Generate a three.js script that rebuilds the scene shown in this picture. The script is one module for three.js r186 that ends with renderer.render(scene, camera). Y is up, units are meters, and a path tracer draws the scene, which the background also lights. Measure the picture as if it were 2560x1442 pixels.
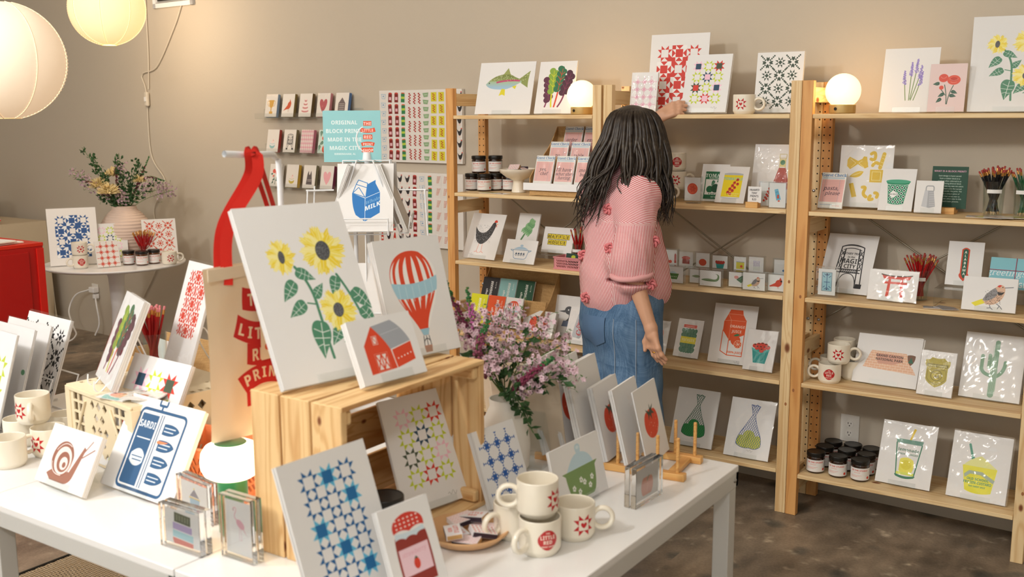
import * as THREE from 'three';
import { RoundedBoxGeometry } from 'three/addons/geometries/RoundedBoxGeometry.js';
import { mergeGeometries, mergeVertices } from 'three/addons/utils/BufferGeometryUtils.js';
import { createNoise3D } from 'simplex-noise';

// ---------------------------------------------------------------- camera, daylight, exposure
const scene = new THREE.Scene();
const V3 = (x, y, z) => new THREE.Vector3(x, y, z);
const camera = new THREE.PerspectiveCamera(31.27, 2560 / 1442, 0.05, 60);
camera.position.set(1.3643, 1.663, 4.058);
{
  const yaw = 0.5952, pitch = 0.1672, roll = -0.0047;
  camera.rotation.order = 'YXZ';
  camera.rotation.set(-pitch, yaw, roll);
  camera.focus = 4.25; camera.userData.fStop = 4.2;
}
scene.background = new THREE.Color(0.76, 0.9, 1.0);         // overcast daylight outside the shop windows
scene.backgroundIntensity = 1.25;
const renderer = new THREE.WebGLRenderer({ antialias: true });
renderer.toneMapping = THREE.LinearToneMapping;
renderer.toneMappingExposure = 1.14;
renderer.shadowMap.enabled = true;
const LANTERN = { near: 0.5, far: 1.3, shop: 11.5 };               // candela of the bulbs in the paper lanterns
const ROOM = { x0: -8.2, x1: 4.4, z1: 7.2, h: 4.2 };

// ---------------------------------------------------------------- helpers
let seed = 7;
const rnd = () => { seed = (seed + 0x6d2b79f5) | 0; let t = Math.imul(seed ^ (seed >>> 15), 1 | seed); t = (t + Math.imul(t ^ (t >>> 7), 61 | t)) ^ t; return ((t ^ (t >>> 14)) >>> 0) / 4294967296; };
const rr = (a, b) => a + (b - a) * rnd();
const noise3 = createNoise3D(rnd);
const names = {};
const numbered = (n) => { const k = names[n] = (names[n] ?? -1) + 1; return k ? n + '_' + String(k).padStart(3, '0') : n; };
function tag(o, label, category, group) {
  o.userData.label = label; o.userData.category = category; if (group) o.userData.group = group; return o;
}
function thing(name, label, category, pos = [0, 0, 0], turn = 0, group) {
  const o = new THREE.Group(); o.name = numbered(name); o.position.set(...pos); o.rotation.order = 'YXZ'; o.rotation.y = turn; scene.add(o);
  return tag(o, label, category, group);
}
function part(parent, name, geo, mat, label) {
  const m = new THREE.Mesh(Array.isArray(geo) ? merge(geo) : geo, mat); m.name = name; m.castShadow = m.receiveShadow = true; parent.add(m);
  if (label) m.userData.label = label; return m;
}
function struct(name, geo, mat, parent = scene) {
  const m = part(parent, name, geo, mat); if (parent === scene) m.userData.kind = 'structure'; return m;
}
function copyOf(o, pos, turn, label, group) {
  const c = o.clone(); c.name = numbered(o.name.replace(/_\d+$/, '')); c.userData = { ...o.userData }; scene.add(c);
  c.position.set(...pos); if (turn !== undefined) c.rotation.y = turn; if (label) c.userData.label = label; if (group) c.userData.group = group; return c;
}
function merge(list) {
  const keep = ['position', 'normal', 'uv'];
  list = list.map((g) => { g = g.index ? g.toNonIndexed() : g; for (const k of Object.keys(g.attributes)) if (!keep.includes(k)) g.deleteAttribute(k); return g; });
  return list.length === 1 ? list[0] : mergeGeometries(list);
}
const mv = (g, x, y, z, rx = 0, ry = 0, rz = 0) => { if (rx) g.rotateX(rx); if (ry) g.rotateY(ry); if (rz) g.rotateZ(rz); return g.translate(x, y, z); };
// uv in metres on the three planes; grain runs along axis a (0,1,2)
function uvBox(g, a = 0, o1 = rr(0, 3), o2 = rr(0, 3)) {
  const p = g.attributes.position, n = g.attributes.normal, uv = new Float32Array(p.count * 2);
  for (let i = 0; i < p.count; i++) {
    const P = [p.getX(i), p.getY(i), p.getZ(i)], N = [Math.abs(n.getX(i)), Math.abs(n.getY(i)), Math.abs(n.getZ(i))];
    const m = N.indexOf(Math.max(...N)), ax = [0, 1, 2].filter((k) => k !== m);
    const u = ax.includes(a) ? a : ax[0], v = ax.find((k) => k !== u);
    uv[2 * i] = P[u] + o1; uv[2 * i + 1] = P[v] + o2 + m * 0.37;
  }
  g.setAttribute('uv', new THREE.BufferAttribute(uv, 2)); return g;
}
const box = (w, h, d, x = 0, y = 0, z = 0) => new THREE.BoxGeometry(w, h, d).translate(x, y, z);
const rbox = (w, h, d, r = 0.002, x = 0, y = 0, z = 0, a = 0) => uvBox(new RoundedBoxGeometry(w, h, d, 1, Math.min(r, w / 2.1, h / 2.1, d / 2.1)), a).translate(x, y, z);
const cyl = (r1, r2, h, n = 24, x = 0, y = 0, z = 0) => new THREE.CylinderGeometry(r1, r2, h, n).translate(x, y, z);
const lathe = (pts, n = 36) => new THREE.LatheGeometry(pts.map(([x, y]) => new THREE.Vector2(x, y)), n);
const tube = (pts, r, seg = 20, rad = 8, closed = false) => new THREE.TubeGeometry(new THREE.CatmullRomCurve3(pts.map((p) => V3(...p)), closed, 'catmullrom', 0.5), seg, r, rad, closed);
function poly(pts, r, rad = 6) {                             // straight wire runs
  return pts.slice(1).map((b, i) => {
    const a = V3(...pts[i]), B = V3(...b), d = B.clone().sub(a), g = new THREE.CylinderGeometry(r, r, d.length() + r, rad);
    g.applyQuaternion(new THREE.Quaternion().setFromUnitVectors(V3(0, 1, 0), d.clone().normalize())); return g.translate(...a.add(B).multiplyScalar(0.5).toArray());
  });
}
function extrude(shape, depth, bevel = 0, seg = 12) {
  return new THREE.ExtrudeGeometry(shape, { depth, bevelEnabled: bevel > 0, bevelThickness: bevel, bevelSize: bevel, bevelSegments: 1, curveSegments: seg });
}
function shapeOf(pts) { const s = new THREE.Shape(); pts.forEach(([x, y], i) => (i ? s.lineTo(x, y) : s.moveTo(x, y))); s.closePath(); return s; }
function rrect(w, h, r) { const s = new THREE.Shape(), x = -w / 2, y = -h / 2; s.moveTo(x + r, y); s.lineTo(x + w - r, y); s.quadraticCurveTo(x + w, y, x + w, y + r); s.lineTo(x + w, y + h - r); s.quadraticCurveTo(x + w, y + h, x + w - r, y + h); s.lineTo(x + r, y + h); s.quadraticCurveTo(x, y + h, x, y + h - r); s.lineTo(x, y + r); s.quadraticCurveTo(x, y, x + r, y); return s; }

// ---------------------------------------------------------------- computed textures
function canvasTex(w, h, draw, rep, srgb = true) {
  const c = document.createElement('canvas'); c.width = w; c.height = h; draw(c.getContext('2d'), w, h);
  const t = new THREE.CanvasTexture(c); if (srgb) t.colorSpace = THREE.SRGBColorSpace; t.wrapS = t.wrapT = THREE.RepeatWrapping; if (rep) t.repeat.set(...rep); return t;
}
function dataTex(w, h, f, rep, srgb = true) {
  const d = new Uint8Array(w * h * 4);
  for (let y = 0; y < h; y++) for (let x = 0; x < w; x++) { const c = f(x / w, y / h, x, y), i = (y * w + x) * 4; d[i] = c[0]; d[i + 1] = c[1]; d[i + 2] = c[2]; d[i + 3] = 255; }
  const t = new THREE.DataTexture(d, w, h); t.magFilter = THREE.LinearFilter; t.minFilter = THREE.LinearMipmapLinearFilter; t.generateMipmaps = true; if (srgb) t.colorSpace = THREE.SRGBColorSpace; t.wrapS = t.wrapT = THREE.RepeatWrapping; if (rep) t.repeat.set(...rep); t.needsUpdate = true; return t;
}
const TAU = Math.PI * 2;
const tn = (u, v, fu, fv, s) => noise3(Math.cos(u * TAU) * fu / TAU + s, Math.sin(u * TAU) * fu / TAU + v * fv, Math.sin(v * TAU) * 0.8 + s * 3); // repeats along u
const clamp8 = (x) => Math.max(0, Math.min(255, x));
function woodTex(c0, c1, knots, rep) {
  const K = Array.from({ length: knots }, () => [rnd(), rr(0.05, 0.95), rr(0.012, 0.026)]);
  return dataTex(1024, 256, (u, v) => {
    let warp = 0, dark = 0;
    for (const [a, b, s] of K) {
      let du = u - a; du -= Math.round(du); const dx = du * 1.3, dy = (v - b) * 0.32, r = Math.hypot(dx * 0.55, dy); warp += Math.exp(-((dx / 0.07) ** 2)) * Math.exp(-((dy / 0.03) ** 2)) * 1.2 * Math.sign(dy || 1); dark = Math.max(dark, Math.exp(-((r / (s * 0.42)) ** 4)));
    }
    const g = v * 9 + warp + 0.9 * tn(u, v, 1.2, 3, 1) + 0.25 * tn(u, v, 5, 9, 5), ring = Math.pow(0.5 + 0.5 * Math.sin(g * TAU), 2.2), fine = tn(u, v, 8, 130, 9) * 0.5 + tn(u, v, 26, 60, 3) * 0.3;
    const t = Math.max(0, Math.min(1, 0.5 * ring + 0.16 * fine + 0.22 * tn(u, v, 1, 2, 12)));
    return [0, 1, 2].map((k) => clamp8((c0[k] * (1 - t) + c1[k] * t) * (1 - dark) + [120, 66, 34][k] * dark));
  }, rep);
}
const MS = (o) => new THREE.MeshStandardMaterial({ roughness: 0.6, ...o });
const MP = (o) => new THREE.MeshPhysicalMaterial({ roughness: 0.5, ...o });
const C = (h) => new THREE.Color(h);
const M = {};
{
  const pine = woodTex([236, 208, 160], [206, 160, 104], 3, [1 / 1.3, 1 / 0.32]), crate = woodTex([232, 196, 142], [190, 134, 78], 4, [1 / 1.0, 1 / 0.26]);
  M.pine = MS({ map: pine, roughness: 0.55 });
  M.pineRed = MS({ map: pine, color: C('#f3cfa6'), roughness: 0.55 });
  M.crate = MS({ map: crate, roughness: 0.6 });
  M.bamboo = MS({ map: crate, color: C('#f6e2bd'), roughness: 0.5 });
  M.card = MS({ map: dataTex(256, 256, (u, v) => { const t = 8 * tn(u, v, 9, 60, 2) + 6 * tn(u, v, 40, 40, 5); return [198 + t, 158 + t, 104 + t]; }, [3, 3]), roughness: 0.85 });
  M.paper = MS({ color: C('#e9e7e4'), roughness: 0.7 });
  M.board = MS({ color: C('#dcdad8'), roughness: 0.75 });
  M.cream = MP({ color: C('#efe6d4'), roughness: 0.28, clearcoat: 0.5, clearcoatRoughness: 0.12 });
  M.creamIn = MP({ color: C('#ead9bd'), roughness: 0.35, clearcoat: 0.4, clearcoatRoughness: 0.15 });
  M.white = MP({ color: C('#eeedec'), roughness: 0.32, clearcoat: 0.3, clearcoatRoughness: 0.2 });
  M.metal = MS({ color: C('#d6d6d3'), roughness: 0.4, metalness: 0.25 });
  M.steel = MS({ color: C('#b8babc'), roughness: 0.28, metalness: 1 });
  M.wire = MS({ color: C('#eceef0'), roughness: 0.35 });
  M.acrylic = MP({ color: C('#fbfcfc'), roughness: 0.02, transmission: 1, thickness: 0, ior: 1.49 });
  M.film = MP({ color: C('#ffffff'), roughness: 0.03, transmission: 1, thickness: 0, ior: 1.5 });
  M.solid = MP({ color: C('#fcfdfd'), roughness: 0.01, transmission: 1, thickness: 0.02, ior: 1.49 });
  M.glass = MP({ color: C('#f6f9f8'), roughness: 0.02, transmission: 1, thickness: 0, ior: 1.5 });
  M.black = MS({ color: C('#16130f'), roughness: 0.32 });
  M.hole = MS({ color: C('#1d120a'), roughness: 0.9 });
  M.amber = MP({ color: C('#2a1305'), roughness: 0.1, clearcoat: 1, clearcoatRoughness: 0.04 });
  M.red = MS({ color: C('#c4161a'), roughness: 0.35 });
}

// ---------------------------------------------------------------- print atlas: flat printed artwork
const atlases = [];
let atlas = null;
function alloc(w, h) {
  w = Math.ceil(w); h = Math.ceil(h);
  for (const a of [...atlases].reverse()) {
    for (const r of a.rows) if (h <= r.h && h > r.h * 0.72 && r.x + w + 2 <= 2048) { const p = { a, x: r.x, y: r.y }; r.x += w + 2; return p; }
    if (a.y + h + 2 <= 2048) { const r = { y: a.y, h, x: w + 2 }; a.rows.push(r); const p = { a, x: 0, y: a.y }; a.y += h + 2; return p; }
  }
  const c = document.createElement('canvas'); c.width = c.height = 2048;
  const t = new THREE.CanvasTexture(c); t.colorSpace = THREE.SRGBColorSpace; t.anisotropy = 8;
  atlas = { ctx: c.getContext('2d'), rows: [], y: 0, mat: MS({ map: t, roughness: 0.62 }), gloss: MP({ map: t, roughness: 0.3, clearcoat: 0.6, clearcoatRoughness: 0.1 }) }; atlases.push(atlas);
  return alloc(w, h);
}
// draws with 100 units across; d(c, H) gets the context and the height in units
function art(w, L, d, paper = '#efeeec', ppm = 1500) {
  const W = Math.round(w * ppm), H = Math.round(L * ppm), p = alloc(W, H), c = p.a.ctx;
  c.save(); c.beginPath(); c.rect(p.x, p.y, W, H); c.clip(); c.translate(p.x, p.y); c.fillStyle = paper; c.fillRect(0, 0, W, H); c.scale(W / 100, W / 100); d(c, 100 * L / w); c.restore();
  return { mat: p.a.mat, gloss: p.a.gloss, uv: [(p.x + 0.5) / 2048, 1 - (p.y + H - 0.5) / 2048, (p.x + W - 0.5) / 2048, 1 - (p.y + 0.5) / 2048] };
}
function setUV(g, a) { const u = g.attributes.uv; for (let i = 0; i < u.count; i++) u.setXY(i, a.uv[0] + (a.uv[2] - a.uv[0]) * u.getX(i), a.uv[1] + (a.uv[3] - a.uv[1]) * u.getY(i)); return g; }
// ---------------------------------------------------------------- artwork drawn on the prints (100 units wide)
const F = (c, col, p) => { c.fillStyle = col; c.fill(new Path2D(p)); };
const S = (c, col, lw, p) => { c.strokeStyle = col; c.lineWidth = lw; c.lineCap = c.lineJoin = 'round'; c.stroke(new Path2D(p)); };
const E = (c, col, x, y, rx, ry = rx, rot = 0) => { c.fillStyle = col; c.beginPath(); c.ellipse(x, y, rx, ry, rot, 0, TAU); c.fill(); };
const R = (c, col, x, y, w, h) => { c.fillStyle = col; c.fillRect(x, y, w, h); };
function T(c, col, s, x, y, size, font = 'sans-serif', o = {}) {
  c.save(); c.translate(x, y); if (o.rot) c.rotate(o.rot); if (o.skew) c.transform(1, 0, o.skew, 1, 0, 0); if (o.sx) c.scale(o.sx, 1);
  c.fillStyle = col; c.font = (o.bold === false ? '' : 'bold ') + size + 'px ' + font; c.textAlign = o.align || 'center'; c.textBaseline = 'middle'; c.fillText(s, 0, 0);
  if (o.stroke) { c.strokeStyle = col; c.lineWidth = o.stroke; c.strokeText(s, 0, 0); } c.restore();
}
const hand = { skew: -0.25, bold: false };
const G = { lime: '#c3d237', red: '#d23a2c', navy: '#27475f', pink: '#f1c4d6', dgreen: '#46523f', blue: '#1d4f92', leaf: '#4f8a6c', tomato: '#df4a2a', yellow: '#f2dc3a' };
function star(c, x, y, s, col, mid) {                        // sawtooth star in a square cell of side s
  const q = s / 4; c.save(); c.translate(x, y); c.fillStyle = col;
  for (let k = 0; k < 4; k++) { for (const a of [-1, 1]) { c.beginPath(); c.moveTo(a * q, -2 * q); c.lineTo(a * q, -q); c.lineTo(0, -q); c.fill(); } c.rotate(Math.PI / 2); }
  if (mid) { c.fillStyle = mid; c.fillRect(-q, -q, 2 * q, 2 * q); } c.restore();
}
const sig = (c, x, y) => S(c, '#9a9a98', 0.5, `M${x} ${y}q2-3 3 0t3-1t3 1t4-1`);
function starsGrid(cols, mids, top, s) { return (c, H) => { cols.forEach((row, j) => row.forEach((k, i) => star(c, 50 + (i - (row.length - 1) / 2) * s, top + s / 2 + j * s, s * 1.04, G[k] || k, mids?.[j]?.[i] ? G[mids[j][i]] || mids[j][i] : null))); sig(c, 66, H - 10); }; }
const QC = [['pink', 'lime', 'red'], ['lime', 'navy', 'lime'], ['dgreen', 'lime', 'pink'], ['lime', 'red', 'lime']];
const QM = [['navy', 0, 'dgreen'], [0, 'pink', 0], ['red', 0, 'navy'], [0, 'pink', 0]];
function checkQuilt(col, nx, ny, s, top) {                   // stars alternating with inverse blocks
  return (c) => { for (let j = 0; j < ny; j++) for (let i = 0; i < nx; i++) {
    const x = 50 + (i - (nx - 1) / 2) * s, y = top + s / 2 + j * s, q = s / 4;
    if ((i + j) % 2 === 0) { star(c, x, y, s, col); for (const [a, b] of [[-1, -1], [1, -1], [-1, 1], [1, 1]]) if (i + a >= 0 && i + a < nx && j + b >= 0 && j + b < ny) R(c, col, x + a * 1.5 * q - q / 2, y + b * 1.5 * q - q / 2, q, q); }
    else { R(c, col, x - 2 * q, y - 2 * q, s, s); star(c, x, y, s, '#efeeec'); for (const [a, b] of [[-1, -1], [1, -1], [-1, 1], [1, 1]]) if (rnd() < 0.5) R(c, '#efeeec', x + a * 1.5 * q - q / 2, y + b * 1.5 * q - q / 2, q, q); }
  } };
}
function latticeQuilt(col, nx, ny, s, top) {
  return (c) => { const bow = (x, y, r) => { c.save(); c.translate(x, y); c.rotate(r); F(c, col, `M${-s * 0.22} ${-s * 0.13}l${s * 0.13} ${s * 0.13}l${-s * 0.13} ${s * 0.13}zM${s * 0.22} ${-s * 0.13}l${-s * 0.13} ${s * 0.13}l${s * 0.13} ${s * 0.13}z`); R(c, col, -s * 0.05, -s * 0.05, s * 0.1, s * 0.1); c.restore(); };
    for (let j = 0; j < ny; j++) for (let i = 0; i < nx; i++) { const x = 50 + (i - (nx - 1) / 2) * s, y = top + s / 2 + j * s; R(c, col, x - s * 0.15, y - s * 0.15, s * 0.3, s * 0.3); star(c, x, y, s * 0.62, col); bow(x + s / 2, y, 0); bow(x, y + s / 2, Math.PI / 2); if (!i) bow(x - s / 2, y, 0); if (!j) bow(x, y - s / 2, Math.PI / 2); } };
}
function snowQuilt(col, nx, ny, s, top) {
  return (c) => { for (let j = 0; j < ny; j++) for (let i = 0; i < nx; i++) { const x = 50 + (i - (nx - 1) / 2) * s, y = top + s / 2 + j * s; c.save(); c.translate(x, y);
    for (let k = 0; k < 4; k++) { if ((i + j) % 2) F(c, col, `M0 ${-s * 0.16}L${s * 0.16} 0L0 ${s * 0.16}L${-s * 0.16} 0zM0 ${-s * 0.18}L${s * 0.17} ${-s * 0.2}L${s * 0.16} ${-s * 0.42}zM0 ${-s * 0.18}L${-s * 0.17} ${-s * 0.2}L${-s * 0.16} ${-s * 0.42}z`);
      else { F(c, col, `M${-s * 0.12} ${-s * 0.44}L0 ${-s * 0.36}L${s * 0.12} ${-s * 0.44}L${s * 0.12} ${-s * 0.22}L0 ${-s * 0.1}L${-s * 0.12} ${-s * 0.22}z`); for (const d of [0.2, 0.31, 0.42, 0.52]) R(c, col, s * d - s * 0.055, s * d - s * 0.055, s * 0.11, s * 0.11); } c.rotate(Math.PI / 2); } c.restore(); } };
}
function leaf(c, x, y, s, rot, col = G.leaf, vein = '#e4e9e4') {
  c.save(); c.translate(x, y); c.rotate(rot); c.scale(s, s); F(c, col, 'M0 0C-5-1-6 4-5 7C-4 11 0 16 3 20C4 14 7 10 6 5C5 1 3-1 0 0z'); S(c, vein, 0.45, 'M0 1L3 18M1 6L-4 5M1.5 9L-3.5 10M2 12L-1 14M1 6L5 4M1.5 9L5.5 8M2 13L5 12'); c.restore();
}
function sunflower(c, x, y, r, eye, tone = ['#f4e36a', '#f0d53a', '#f7ec9a'], sq = 1) {
  c.save(); c.translate(x, y); c.scale(sq, 1);
  for (let k = 0; k < 64; k++) { const a = k * 2.399, l = r * (0.72 + 0.3 * rnd()); c.save(); c.rotate(a); F(c, tone[k % 3], `M${r * 0.2} ${-r * 0.13}Q${l * 0.7} ${-r * 0.17} ${l} 0Q${l * 0.7} ${r * 0.15} ${r * 0.2} ${r * 0.12}z`); S(c, '#fbf6cf', r * 0.015, `M${r * 0.35} 0L${l * 0.9} 0`); c.restore(); }
  c.scale(1 / sq * (sq < 1 ? 0.62 : 0.95), 1); E(c, '#4b4c50', 0, 0, r * 0.32 * eye, r * 0.38 * eye, 0.3);
  for (let k = 0; k < 260; k++) { const a = rnd() * TAU, q = Math.sqrt(rnd()) * 0.96; R(c, '#b9bcc2', Math.cos(a) * r * 0.31 * eye * q, Math.sin(a) * r * 0.36 * eye * q, r * 0.012, r * 0.012); } c.restore();
}
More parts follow.
